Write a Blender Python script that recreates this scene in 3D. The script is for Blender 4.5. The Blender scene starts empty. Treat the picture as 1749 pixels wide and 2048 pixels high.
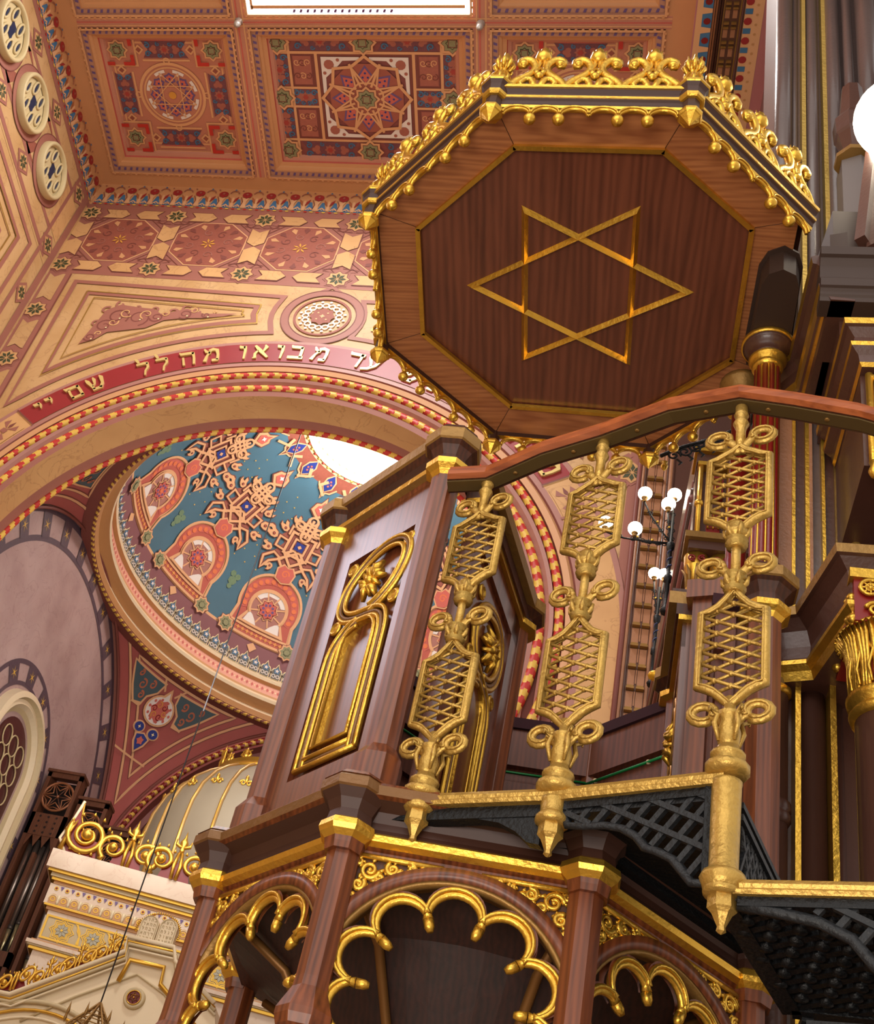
import bpy, math, random
from math import sin, cos, pi, radians, sqrt, atan2, hypot, degrees, asin
from mathutils import Vector, Matrix
V = Vector
random.seed(7)
S = bpy.context.scene
COL = S.collection

# ------------------------------------------------------------------ camera
AZ, EL, ROLL, FPX, CX, CY = -0.3567676, 0.6865065, 0.3422593, 2622.4486, 521.41, 1059.7657
_fw = V((sin(AZ)*cos(EL), cos(AZ)*cos(EL), sin(EL)))
_rt = V((cos(AZ), -sin(AZ), 0)); _up = _rt.cross(_fw)
RT = _rt*cos(ROLL)+_up*sin(ROLL); UP = -_rt*sin(ROLL)+_up*cos(ROLL); FW = _fw
cam_d = bpy.data.cameras.new('camera'); cam = bpy.data.objects.new('camera', cam_d); COL.objects.link(cam)
cam.matrix_world = Matrix((( RT.x, UP.x, -FW.x, 0), (RT.y, UP.y, -FW.y, 0), (RT.z, UP.z, -FW.z, 0), (0, 0, 0, 1)))
cam_d.sensor_fit = 'VERTICAL'; cam_d.sensor_height = 24.0; cam_d.lens = FPX/2048*24.0
cam_d.shift_x = (874.5-CX)/2048; cam_d.shift_y = (CY-1024)/2048
cam_d.clip_start = .05; cam_d.clip_end = 200
S.camera = cam

def ray(x, y): return RT*(x-CX)/FPX - UP*(y-CY)/FPX + FW
def onz(x, y, z): d = ray(x, y); return d*(z/d.z)
def ony(x, y, Y): d = ray(x, y); return d*(Y/d.y)
def onx(x, y, X): d = ray(x, y); return d*(X/d.x)

# ------------------------------------------------------------------ materials
def s2l(h):
    h = h.lstrip('#'); o = []
    for i in (0, 2, 4):
        c = int(h[i:i+2], 16)/255
        o.append(c/12.92 if c <= .04045 else ((c+.055)/1.055)**2.4)
    return (*o, 1)
MATS = {}
def mat(name, col, rough=.6, metal=0.0, var=.12, scale=3.0, bump=0.0, bscale=30.0, coat=0.0, emit=None, es=1.0, spec=None):
    if name in MATS: return MATS[name]
    m = bpy.data.materials.new(name); m.use_nodes = True; nt = m.node_tree; b = nt.nodes['Principled BSDF']
    c = s2l(col); tc = nt.nodes.new('ShaderNodeTexCoord')
    if var > 0:
        n = nt.nodes.new('ShaderNodeTexNoise'); n.inputs['Scale'].default_value = scale; n.inputs['Detail'].default_value = 4
        r = nt.nodes.new('ShaderNodeMix'); r.data_type = 'RGBA'
        r.inputs[6].default_value = tuple(x*(1-var) for x in c[:3])+(1,); r.inputs[7].default_value = tuple(min(1, x*(1+var)) for x in c[:3])+(1,)
        nt.links.new(tc.outputs['Object'], n.inputs['Vector']); nt.links.new(n.outputs['Fac'], r.inputs[0]); nt.links.new(r.outputs[2], b.inputs['Base Color'])
    else: b.inputs['Base Color'].default_value = c
    b.inputs['Roughness'].default_value = rough; b.inputs['Metallic'].default_value = metal
    if spec is not None: b.inputs['Specular IOR Level'].default_value = spec
    if coat: b.inputs['Coat Weight'].default_value = coat; b.inputs['Coat Roughness'].default_value = .12
    if bump:
        n2 = nt.nodes.new('ShaderNodeTexNoise'); n2.inputs['Scale'].default_value = bscale; n2.inputs['Detail'].default_value = 3
        bp = nt.nodes.new('ShaderNodeBump'); bp.inputs['Strength'].default_value = bump; bp.inputs['Distance'].default_value = .01
        nt.links.new(tc.outputs['Object'], n2.inputs['Vector']); nt.links.new(n2.outputs['Fac'], bp.inputs['Height']); nt.links.new(bp.outputs['Normal'], b.inputs['Normal'])
    if emit: b.inputs['Emission Color'].default_value = s2l(emit); b.inputs['Emission Strength'].default_value = es
    MATS[name] = m; return m
def wood(name, c1, c2, rough=.4, axis='Z', scale=1.0, rot=(0, 0, 0), coat=.25):
    if name in MATS: return MATS[name]
    m = bpy.data.materials.new(name); m.use_nodes = True; nt = m.node_tree; b = nt.nodes['Principled BSDF']
    tc = nt.nodes.new('ShaderNodeTexCoord'); mp = nt.nodes.new('ShaderNodeMapping')
    sc = {'X': (1.2, 14, 14), 'Y': (14, 1.2, 14), 'Z': (14, 14, 1.2)}[axis]
    mp.inputs['Scale'].default_value = tuple(v*scale for v in sc); mp.inputs['Rotation'].default_value = rot
    n = nt.nodes.new('ShaderNodeTexNoise'); n.inputs['Scale'].default_value = 2.2; n.inputs['Detail'].default_value = 7; n.inputs['Distortion'].default_value = .6
    w = nt.nodes.new('ShaderNodeTexWave'); w.inputs['Scale'].default_value = 1.1; w.inputs['Distortion'].default_value = 7; w.inputs['Detail'].default_value = 3; w.inputs['Detail Scale'].default_value = 1.2
    mx = nt.nodes.new('ShaderNodeMath'); mx.operation = 'MULTIPLY_ADD'; mx.inputs[1].default_value = .3; 
    r = nt.nodes.new('ShaderNodeValToRGB'); r.color_ramp.elements[0].color = s2l(c1); r.color_ramp.elements[1].color = s2l(c2)
    r.color_ramp.elements[0].position = .3; r.color_ramp.elements[1].position = .95
    L = nt.links.new
    L(tc.outputs['Object'], mp.inputs['Vector']); L(mp.outputs[0], n.inputs['Vector']); L(mp.outputs[0], w.inputs['Vector'])
    L(w.outputs['Fac'], mx.inputs[0]); L(n.outputs['Fac'], mx.inputs[2]); L(mx.outputs[0], r.inputs[0]); L(r.outputs[0], b.inputs['Base Color'])
    bp = nt.nodes.new('ShaderNodeBump'); bp.inputs['Strength'].default_value = .25; bp.inputs['Distance'].default_value = .004
    L(n.outputs['Fac'], bp.inputs['Height']); L(bp.outputs[0], b.inputs['Normal'])
    b.inputs['Roughness'].default_value = rough; b.inputs['Coat Weight'].default_value = coat; b.inputs['Coat Roughness'].default_value = .22
    MATS[name] = m; return m
def marble(name, c1, c2, vein, sc=1.0, rough=.55, amt=.5):
    if name in MATS: return MATS[name]
    m = bpy.data.materials.new(name); m.use_nodes = True; nt = m.node_tree; b = nt.nodes['Principled BSDF']; L = nt.links.new
    tc = nt.nodes.new('ShaderNodeTexCoord')
    n = nt.nodes.new('ShaderNodeTexNoise'); n.inputs['Scale'].default_value = 1.6*sc; n.inputs['Detail'].default_value = 5
    n2 = nt.nodes.new('ShaderNodeTexNoise'); n2.inputs['Scale'].default_value = 2.3*sc; n2.inputs['Detail'].default_value = 8; n2.inputs['Distortion'].default_value = 1.2
    r = nt.nodes.new('ShaderNodeValToRGB'); r.color_ramp.elements[0].color = s2l(c1); r.color_ramp.elements[1].color = s2l(c2); r.color_ramp.elements[0].position = .3; r.color_ramp.elements[1].position = .7
    v = nt.nodes.new('ShaderNodeValToRGB'); e = v.color_ramp.elements; e[0].position = .485; e[0].color = (0, 0, 0, 1); e[1].position = .515; e[1].color = (0, 0, 0, 1)
    k = e.new(.5); k.color = (amt, amt, amt, 1)
    mx = nt.nodes.new('ShaderNodeMix'); mx.data_type = 'RGBA'; mx.inputs[7].default_value = s2l(vein)
    L(tc.outputs['Object'], n.inputs['Vector']); L(tc.outputs['Object'], n2.inputs['Vector']); L(n.outputs['Fac'], r.inputs[0]); L(n2.outputs['Fac'], v.inputs[0])
    L(v.outputs[0], mx.inputs[0]); L(r.outputs[0], mx.inputs[6]); L(mx.outputs[2], b.inputs['Base Color'])
    b.inputs['Roughness'].default_value = rough
    MATS[name] = m; return m

# --- palette
WOOD = wood('carved_red_brown_wood', '#48200d', '#7d4120', .42, coat=.10)
WOODP = wood('varnished_wood_panel', '#4c2212', '#6f3a22', .34, coat=.5)
WOODD = wood('dark_stained_wood', '#30170c', '#4e2614', .55, coat=.04)
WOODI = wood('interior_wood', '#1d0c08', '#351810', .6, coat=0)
CAN = wood('canopy_panel_wood', '#552c1d', '#7c4630', .40, 'Y', .5, coat=.35)
CANR = wood('canopy_border_wood', '#683318', '#93542d', .45, 'X', .9)
RAILW = wood('polished_handrail_wood', '#743517', '#aa5c30', .28, 'X')
GOLD = mat('burnished_gold_leaf', '#dcae44', .34, .88, .22, 14, .25, 55)
GOLDB = mat('bronze_gold_paint', '#b9954a', .42, .65, .2, 12, .5, 45)
GOLDD = mat('dull_gold_trim', '#94703a', .45, .55, .25, 8, .3, 40)
IRON = mat('black_painted_iron', '#0d0e10', .48, 0, .4, 14, .5, 70, spec=.3)
IRONG = mat('dark_grey_iron_frame', '#1c1e21', .5, 0, .35, 14, .5, 70, spec=.35)
VELV = mat('maroon_velvet', '#2e0713', .9, 0, .3, 20)
GREEN = mat('green_cable', '#0f7a3c', .4, 0, 0)
TAN = marble('tan_marble_paint', '#be935f', '#cfa877', '#9d724b', 1.0, .5, .5)
TANS = marble('soffit_tan_marble', '#c99863', '#d8a971', '#a8764a', .8, .5, .5)
MAUVE = mat('mauve_paint', '#9d6354', .55, 0, .08)
MAUVL = mat('light_mauve_paint', '#ab776b', .5, 0, .06)
MAUVD = mat('dark_mauve_line', '#7c4238', .6, 0, .06)
ROSE = mat('rose_brown_ground', '#955241', .6, 0, .18, 24)
RED = mat('vermilion_paint', '#c0322a', .45, 0, .08)
REDD = mat('deep_red_paint', '#7d1512', .4, 0, .1)
ORNG = mat('orange_tan_paint', '#cf9868', .55, 0, .06)
ORNP = mat('coffer_pink_ground', '#c58870', .6, 0, .06)
ORNL = mat('light_orange_line', '#dda877', .55, 0, .04)
CORAL = mat('coral_band', '#c9675a', .6, 0, .1, 30)
CORAO = mat('orange_rosette', '#e07a4c', .6, 0, 0)
TEAL = mat('teal_blue_field', '#4a7183', .6, 0, .22, 1.2)
BLUE = mat('cobalt_blue', '#283a86', .55, 0, .1)
BLUM = mat('mid_blue_paint', '#41729a', .55, 0, .15, 8)
INDI = mat('violet_indigo', '#6a5488', .55, 0, .1, 20)
PLUM = mat('plum_panel_ground', '#76464f', .6, 0, .25, 26)
SAGE = mat('sage_green_star', '#8f8f68', .6, 0, .25, 40)
DGRN = mat('dark_green_rosette', '#3c4327', .6, 0, .1)
WHITE = mat('white_paint', '#e9e2da', .5, 0, .04)
LACE = mat('grey_lace_band', '#8a8a80', .6, 0, .35, 30)
PEACH = mat('peach_outline', '#e0ad7e', .55, 0, .04)
PINKD = mat('dotted_pink_band', '#e2a48c', .55, 0, .1, 30)
PRED = mat('pendentive_red', '#ab5852', .6, 0, .08)
PREDL = mat('pendentive_rose', '#b4655f', .6, 0, .08)
GREYM = marble('grey_rose_marble', '#a68a86', '#bfa6a2', '#8f716c', .9, .42, .4)
DKBR = mat('dark_grey_brown_border', '#574550', .55, 0, .2, 20)
CREAM = mat('cream_plaster', '#e8d6b2', .5, 0, .05)
CREAMM = marble('cream_marble', '#d8c0a6', '#ead7c0', '#c79c82', 1.2, .45, .35)
CREMD = mat('deep_cream_stone', '#c9b68d', .55, 0, .08)  # deeper cream tone for mouldings, frieze ground and small fittings
GREYP = mat('grey_dome_panel', '#887d69', .5, .1, .08)
PIER = mat('dark_brown_pier_paint', '#4f3127', .38, 0, .15, 5, .15, 40, coat=.2)
PIERG = mat('grey_brown_upper_pier_paint', '#5a4b48', .32, 0, .12, 4, .15, 40, coat=.35)
OXR = mat('oxblood_red_column', '#7a1210', .35, 0, .15, 10, .2, 50, coat=.2)
SALM = mat('salmon_brown_pilaster', '#a06f4f', .42, 0, .15, 10, .3, 50)
ORGW = wood('organ_case_wood', '#4b2a1b', '#75462d', .5)
PIPE = mat('pewter_organ_pipe', '#8c7f76', .32, .85, .1)
GLOW = mat('lit_opal_glass', '#ffffff', .3, 0, 0, emit='#fff1d6', es=14)
SKYG = mat('lit_skylight_glass', '#ffffff', .4, 0, 0, emit='#fffdf8', es=6)
NAVY = mat('night_blue_glass', '#1f2f4c', .2, 0, .1)
STONE = mat('pale_stone_floor', '#a8927a', .5, 0, .1)
CRCOR = mat('cream_tracery_stone', '#cdb98a', .55, 0, .08)
WIRE = mat('grey_steel_cable', '#4a4a4e', .4, .6, 0)

YEL = mat('rope_yellow', '#e2b84e', .45, 0, .05); YEP = mat('rope_pale', '#ecd9a4', .5, 0, .04)

# ------------------------------------------------------------------ mesh builder
class MB:
    def __init__(s): s.v = []; s.f = []; s.m = []; s.ms = []; s.sm = []
    def mi(s, m):
        if m not in s.ms: s.ms.append(m)
        return s.ms.index(m)
    def add(s, vs, fs, m, smooth=False):
        o = len(s.v); s.v += [V(x) for x in vs]; k = s.mi(m)
        for f in fs: s.f.append([i+o for i in f]); s.m.append(k); s.sm.append(smooth)
    def poly(s, pts, m): s.add(pts, [list(range(len(pts)))], m)
    def box(s, a, b, m):
        x0, y0, z0 = a; x1, y1, z1 = b
        s.add([(x0, y0, z0), (x1, y0, z0), (x1, y1, z0), (x0, y1, z0), (x0, y0, z1), (x1, y0, z1), (x1, y1, z1), (x0, y1, z1)],
              [[0, 3, 2, 1], [4, 5, 6, 7], [0, 1, 5, 4], [1, 2, 6, 5], [2, 3, 7, 6], [3, 0, 4, 7]], m)
    def extr(s, pts, vec, m, smooth=False):
        n = len(pts); vec = V(vec); P = [V(p) for p in pts]
        s.add(P+[p+vec for p in P], [list(range(n))[::-1], list(range(n, 2*n))]+[[i, (i+1) % n, n+(i+1) % n, n+i] for i in range(n)], m, smooth)
    def bar(s, a, b, w, h, m, up=(0, 0, 1)):
        a = V(a); b = V(b); d = (b-a).normalized(); u = V(up); x = d.cross(u)
        if x.length < 1e-4: x = d.cross(V((1, 0, 0)))
        x.normalize(); u = x.cross(d).normalized()
        s.extr([a+x*w/2+u*h/2, a-x*w/2+u*h/2, a-x*w/2-u*h/2, a+x*w/2-u*h/2], b-a, m)
    def tube(s, path, r, m, seg=8, closed=False, squash=1.0, nrm=None, caps=True):
        P = [V(p) for p in path]; n = len(P); R = r if isinstance(r, (list, tuple)) else [r]*n
        rings = []; prev = None
        for i, p in enumerate(P):
            if closed: t = P[(i+1) % n]-P[i-1]
            else: t = P[min(i+1, n-1)]-P[max(i-1, 0)]
            if t.length < 1e-9: t = V((0, 0, 1))
            t.normalize()
            if nrm is not None: a = V(nrm)
            elif prev is None: a = V((0, 0, 1)) if abs(t.z) < .9 else V((1, 0, 0))
            else: a = prev
            a = (a-t*a.dot(t))
            if a.length < 1e-6: a = t.orthogonal()
            a.normalize(); prev = a; bb = t.cross(a)
            rings.append([p+(bb*cos(2*pi*k/seg)+a*sin(2*pi*k/seg)*squash)*R[i] for k in range(seg)])
        vs = [q for rg in rings for q in rg]; fs = []
        for i in range(n if closed else n-1):
            j = (i+1) % n
            for k in range(seg): fs.append([i*seg+k, i*seg+(k+1) % seg, j*seg+(k+1) % seg, j*seg+k])
        if not closed and caps: fs += [list(range(seg))[::-1], [(n-1)*seg+k for k in range(seg)]]
        s.add(vs, fs, m, True)
    def lathe(s, prof, c, m, seg=16, rot=0, smooth=True, axis=None, a0=0, a1=2*pi, caps=True):
        c = V(c); vs = []; n = len(prof); full = abs(a1-a0-2*pi) < 1e-6; K = seg if full else seg+1
        Z = V(axis).normalized() if axis is not None else V((0, 0, 1))
        X = V((1, 0, 0)) if abs(Z.x) < .9 else V((0, 1, 0)); X = (X-Z*X.dot(Z)).normalized(); Y = Z.cross(X)
        if axis is None: X = V((1, 0, 0)); Y = V((0, 1, 0))
        for k in range(K):
            a = a0+(a1-a0)*k/seg+rot; d = X*cos(a)+Y*sin(a)
            for r, z in prof: vs.append(c+d*r+Z*z)
        fs = []
        for k in range(seg):
            j = (k+1) % K
            for i in range(n-1): fs.append([k*n+i, j*n+i, j*n+i+1, k*n+i+1])
        if caps and full and prof[0][0] > 1e-6: fs.append([k*n for k in range(K)][::-1])
        if caps and full and prof[-1][0] > 1e-6: fs.append([k*n+n-1 for k in range(K)])
        s.add(vs, fs, m, smooth)
    def sphere(s, c, r, m, seg=14, sc=(1, 1, 1)):
        c = V(c); vs = []; fs = []; h = seg//2
        for i in range(h+1):
            p = pi*i/h
            for k in range(seg): a = 2*pi*k/seg; vs.append(c+V((r*sin(p)*cos(a)*sc[0], r*sin(p)*sin(a)*sc[1], r*cos(p)*sc[2])))
        for i in range(h):
            for k in range(seg): fs.append([i*seg+k, (i+1)*seg+k, (i+1)*seg+(k+1) % seg, i*seg+(k+1) % seg])
        s.add(vs, fs, m, True)
    def sweep(s, prof, path, m, closed=False, inward=False, ms=None, caps=True):
        """prof: (offset outward, z) polyline closed loop; path: list of (x,y); mitred in plan"""
        n = len(path); k = len(prof); vs = []
        for i in range(n):
            p = V((*path[i][:2], 0)); zz = path[i][2] if len(path[i]) > 2 else 0
            def nr(a, b): d = V((b[0]-a[0], b[1]-a[1], 0)).normalized(); return V((d.y, -d.x, 0))
            ns = []
            if closed or i > 0: ns.append(nr(path[i-1], path[i]))
            if closed or i < n-1: ns.append(nr(path[i], path[(i+1) % n]))
            if len(ns) == 2: nn = (ns[0]+ns[1]); nn = nn/max(.2, nn.dot(ns[0]))
            else: nn = ns[0]
            for a, z in prof: vs.append(p+nn*a+V((0, 0, z+zz)))
        o = len(s.v); s.v += vs
        for i in range(n if closed else n-1):
            j = (i+1) % n
            for q in range(k):
                w = (q+1) % k; mm = ms[q] if ms else m
                s.f.append([o+i*k+q, o+j*k+q, o+j*k+w, o+i*k+w]); s.m.append(s.mi(mm)); s.sm.append(False)
        if not closed and caps:
            for b in (0, n-1): s.f.append([o+b*k+q for q in range(k)]); s.m.append(s.mi(m)); s.sm.append(False)
    def build(s, name, parent=None, label=None, loc=None):
        me = bpy.data.meshes.new(name); me.from_pydata([tuple(v) for v in s.v], [], s.f)
        for m in s.ms: me.materials.append(m)
        me.polygons.foreach_set('material_index', s.m); me.polygons.foreach_set('use_smooth', s.sm); me.update()
        o = bpy.data.objects.new(name, me); COL.objects.link(o)
        if parent is not None: o.parent = parent
        if label: o['label'] = label
        if loc is not None: o.location = loc
        return o
def tag(o, label, cat, group=None, kind=None):
    if label: o['label'] = label
    if cat: o['category'] = cat
    if group: o['group'] = group
    if kind: o['kind'] = kind
    return o
def thing(name, label, cat, loc=(0, 0, 0), rz=0, group=None):
    o = bpy.data.objects.new(name, None); COL.objects.link(o); o.location = loc; o.rotation_euler = (0, 0, rz)
    o.empty_display_size = .1
    return tag(o, label, cat, group)
def struct(o, label, cat=None): o['kind'] = 'structure'; o['label'] = label; return o
def copy_tree(o, parent=None):
    c = o.copy(); COL.objects.link(c)
    if parent is not None: c.parent = parent
    for ch in list(o.children): copy_tree(ch, c)
    return c
def frame(o, u, n):
    """object matrix with local x = u, local y = n, local z = u x n"""
    u = V(u).normalized(); n = V(n).normalized(); w = u.cross(n)
    return Matrix(((u.x, n.x, w.x, o[0]), (u.y, n.y, w.y, o[1]), (u.z, n.z, w.z, o[2]), (0, 0, 0, 1)))

# ------------------------------------------------------------------ flat painting on any surface
class Paint:
    def __init__(s, mb, fn, step=.004, mx=0): s.mb = mb; s.fn0 = fn; s.step = step; s.k = 0; s.mx = mx
    def fn(s, u, v, l): return s.fn0(u, v, l+(s.k % 40)*s.step/48)
    def fill(s, pts, m, l=1):
        s.k += 1
        if not s.mx: s.mb.poly([s.fn(u, v, l*s.step) for u, v in pts], m); return
        # follow a curved surface: triangulate, then split long edges
        from mathutils.geometry import tessellate_polygon
        T = [[pts[i] for i in t] for t in tessellate_polygon([[V((u, v, 0)) for u, v in pts]])]; out = []
        while T:
            t = T.pop(); e = [hypot(t[i][0]-t[(i+1) % 3][0], t[i][1]-t[(i+1) % 3][1]) for i in range(3)]; i = e.index(max(e))
            if e[i] > s.mx and len(out) < 4000:
                a, b, c = t[i], t[(i+1) % 3], t[(i+2) % 3]; q = ((a[0]+b[0])/2, (a[1]+b[1])/2); T += [[a, q, c], [q, b, c]]
            else: out.append(t)
        vs = [s.fn(u, v, l*s.step) for t in out for u, v in t]; s.mb.add(vs, [[3*i, 3*i+1, 3*i+2] for i in range(len(out))], m)
    def stroke(s, pts, w, m, l=2, closed=False):
        s.k += 1
        if s.mx and not isinstance(w, (list, tuple)):
            o = []; nn_ = len(pts)
            for i in range(nn_ if closed else nn_-1):
                a, b = pts[i], pts[(i+1) % nn_]; kk = max(1, int(math.ceil(hypot(b[0]-a[0], b[1]-a[1])/s.mx))); o += [(a[0]+(b[0]-a[0])*j/kk, a[1]+(b[1]-a[1])*j/kk) for j in range(kk)]
            pts = o if closed else o+[pts[-1]]
        n = len(pts); L = []; R = []
        for i in range(n):
            def nn(a, b):
                dx, dy = b[0]-a[0], b[1]-a[1]; q = hypot(dx, dy) or 1e-9; return (-dy/q, dx/q)
            ns = []
            if closed or i > 0: ns.append(nn(pts[i-1], pts[i]))
            if closed or i < n-1: ns.append(nn(pts[i], pts[(i+1) % n]))
            if len(ns) == 2:
                x, y = ns[0][0]+ns[1][0], ns[0][1]+ns[1][1]; d = max(.5, x*ns[0][0]+y*ns[0][1]); x /= d; y /= d
            else: x, y = ns[0]
            ww = w[i] if isinstance(w, (list, tuple)) else w
            L.append((pts[i][0]+x*ww/2, pts[i][1]+y*ww/2)); R.append((pts[i][0]-x*ww/2, pts[i][1]-y*ww/2))
        vs = [s.fn(*p, l*s.step) for p in L]+[s.fn(*p, l*s.step) for p in R]
        s.mb.add(vs, [[i, (i+1) % n, n+(i+1) % n, n+i] for i in range(n if closed else n-1)], m)
    def line(s, a, b, w, m, l=2): s.stroke([a, b], w, m, l)
    def disc(s, u, v, r, m, l=2, n=16, sy=1): s.fill([(u+r*cos(2*pi*i/n), v+r*sy*sin(2*pi*i/n)) for i in range(n)], m, l)
    def ring(s, u, v, r, w, m, l=2, n=32, a0=0, a1=360, sy=1):
        full = a1-a0 >= 360; k = n if full else n+1
        s.stroke([(u+r*cos(radians(a0+(a1-a0)*i/n)), v+r*sy*sin(radians(a0+(a1-a0)*i/n))) for i in range(k)], w, m, l, full)
    def rect(s, u0, v0, u1, v1, m, l=1): s.fill([(u0, v0), (u1, v0), (u1, v1), (u0, v1)], m, l)
    def frame(s, u0, v0, u1, v1, w, m, l=2): s.stroke([(u0, v0), (u1, v0), (u1, v1), (u0, v1)], w, m, l, True)
    def starp(s, u, v, R, r=None, n=8, rot=0):
        r = r or R*.765; return [(u+(R if i % 2 == 0 else r)*cos(pi*i/n+rot), v+(R if i % 2 == 0 else r)*sin(pi*i/n+rot)) for i in range(2*n)]
    def star(s, u, v, R, m, l=2, r=None, n=8, rot=0):
        s.k += 1; P = s.starp(u, v, R, r, n, rot); k = len(P); c = (u, v)
        vs = [s.fn(*c, l*s.step)]+[s.fn(*p, l*s.step) for p in P]
        s.mb.add(vs, [[0, 1+i, 1+(i+1) % k] for i in range(k)], m)
    def petals(s, u, v, R, m, l=3, n=8, w=.3, r0=.15, rot=0):
        for i in range(n):
            a = 2*pi*i/n+rot; c, d = cos(a), sin(a)
            s.fill([(u+c*R*r0, v+d*R*r0), (u+c*R*.6-d*R*w*.6, v+d*R*.6+c*R*w*.6), (u+c*R, v+d*R), (u+c*R*.6+d*R*w*.6, v+d*R*.6-c*R*w*.6)], m, l)
    def curl(s, u, v, r, w, m, l=3, turns=1.3, a0=0, flip=1, tail=None):
        n = 18; P = []
        if tail: P.append(tail)
        for i in range(n+1):
            t = i/n; a = a0+flip*t*turns*2*pi; q = r*(1-.75*t); P.append((u+q*cos(a), v+q*sin(a)))
        s.stroke(P, [w*(1-.4*i/len(P)) for i in range(len(P))], m, l)
def smooth(P, k=4):
    o = []; n = len(P)
    for i in range(n-1):
        a, b, c, d = P[max(i-1, 0)], P[i], P[i+1], P[min(i+2, n-1)]
        for j in range(k):
            t = j/k; o.append(tuple(.5*(2*b[q]+(c[q]-a[q])*t+(2*a[q]-5*b[q]+4*c[q]-d[q])*t*t+(3*b[q]-a[q]-3*c[q]+d[q])*t**3) for q in range(len(b))))
    return o+[P[-1]]
def arc(cx, cy, r, a0, a1, n=24): return [(cx+r*cos(radians(a0+(a1-a0)*i/n)), cy+r*sin(radians(a0+(a1-a0)*i/n))) for i in range(n+1)]
def spiral(c, r0, r1, a0, turns, n=28, flip=1):
    return [(c[0]+(r0+(r1-r0)*i/n)*cos(a0+flip*2*pi*turns*i/n), c[1]+(r0+(r1-r0)*i/n)*sin(a0+flip*2*pi*turns*i/n)) for i in range(n+1)]
# ================================================================== the room shell
WY, WXL, WXR, ZC, ZK = 12.75, -9.96, .10, 19.0, 18.45     # far wall, side walls, rib soffit, foot of the cove
ACX, ACZ = -5.05, 9.9                                      # arch axis
FLZ = -1.6
fl = MB(); fl.box((-16, -3, FLZ-.2), (8, 28, FLZ), STONE); struct(fl.build('floor'), 'pale stone floor of the nave, below the picture')

# ---- far wall with the arch opening
w = MB(); N = 120
for i in range(N):
    x0 = WXL+(WXR-WXL)*i/N; x1 = WXL+(WXR-WXL)*(i+1)/N
    def zb(x): return ACZ+sqrt(max(0, 5.0**2-(x-ACX)**2))
    w.poly([(x0, WY, zb(x0)), (x1, WY, zb(x1)), (x1, WY, 19.3), (x0, WY, 19.3)], TAN)
def fwall(u, v, l=0): return V((u, WY-l, v))
p = Paint(w, fwall, .004)
FX = [-9.81+1.62*k for k in range(7)]
p.rect(WXL, 16.42, WXR, ZK, MAUVE, 1)
for k in range(6):                                          # interlaced frieze under the cove
    x = FX[k]; c = x+.81
    oc = [(c+.70*cos(radians(22.5+45*i)), 17.42+.66*sin(radians(22.5+45*i))) for i in range(8)]
    p.fill(oc, ORNL, 2); oc2 = [(c+.675*cos(radians(22.5+45*i)), 17.42+.635*sin(radians(22.5+45*i))) for i in range(8)]
    p.fill(oc2, ROSE, 3)
    for i in range(16):                                     # leaf flecks along the rim
        a = 2*pi*i/16; r_ = .56
        p.fill([(c+r_*cos(a-.1), 17.42+r_*.94*sin(a-.1)), (c+(r_-.13)*cos(a), 17.42+(r_-.13)*.94*sin(a)), (c+r_*cos(a+.1), 17.42+r_*.94*sin(a+.1)), (c+(r_+.05)*cos(a), 17.42+(r_+.05)*.94*sin(a))], ORNG if i % 2 else MAUVD, 4)
    for i in range(8): p.curl(c+.33*cos(2*pi*i/8+.2), 17.42+.31*sin(2*pi*i/8+.2), .09, .02, MAUVD if i % 2 else MAUVE, 4, 1.1, i)
    p.petals(c, 17.42, .14, mat('ochre_star', '#d89a3f', .5), 5, 7, .22, .1)
    for sx in (-1, 1):                                      # crossing bands and small triangles between the octagons
        for zz in (17.95, 16.92):
            sg = 1 if zz > 17.4 else -1
            p.stroke([(c+sx*.28, zz+sg*.2), (c+sx*.78, zz-sg*.28)], .012, MAUVD, 3)
            p.stroke([(c+sx*.78, zz-sg*.02), (c+sx*.5, zz+sg*.02)], .012, MAUVD, 3)
            p.stroke([(c+sx*.62, zz-sg*.02), (c+sx*.72, zz+sg*.10), (c+sx*.52, zz+sg*.06)], .014, MAUVD, 3, True)
for row, zz, dz in ((0, 18.17, -1), (1, 16.65, 1)):
    for k in range(7):
        x = FX[k]
        p.star(x, zz, .255, MAUVE, 2); p.star(x, zz, .22, MAUVD, 3); p.star(x, zz, .20, TANS, 4); p.petals(x, zz, .15, DGRN, 5, 8, .34, .12)
        if k < 6:
            for s_ in (1, -1):                              # arrow shaped marble pieces pointing at the middle of the octagon
                c = x+.81; a = c-s_*.56; b = c-s_*.05
                q = [(a, zz-.14), (b-s_*.12, zz-.14), (b, zz), (b-s_*.12, zz+.14), (a, zz+.14), (a+s_*.10, zz)]
                p.fill(q, MAUVD, 3); q2 = [(a+s_*.02+(q_[0]-a)*.94, zz+(q_[1]-zz)*.86) for q_ in q]; p.fill(q2, TANS, 4)
        for s_ in (1,):
            a = zz+dz*.26; b = zz+dz*.74
            q = [(x-.17, a), (x-.17, b-dz*.1), (x, b), (x+.17, b-dz*.1), (x+.17, a), (x, a+dz*.09)]
            p.fill(q, MAUVD, 3); p.fill([(x+(u_-x)*.88, zz+(v_-zz)*1.0+dz*.012) for u_, v_ in q], TANS, 4)
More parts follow.
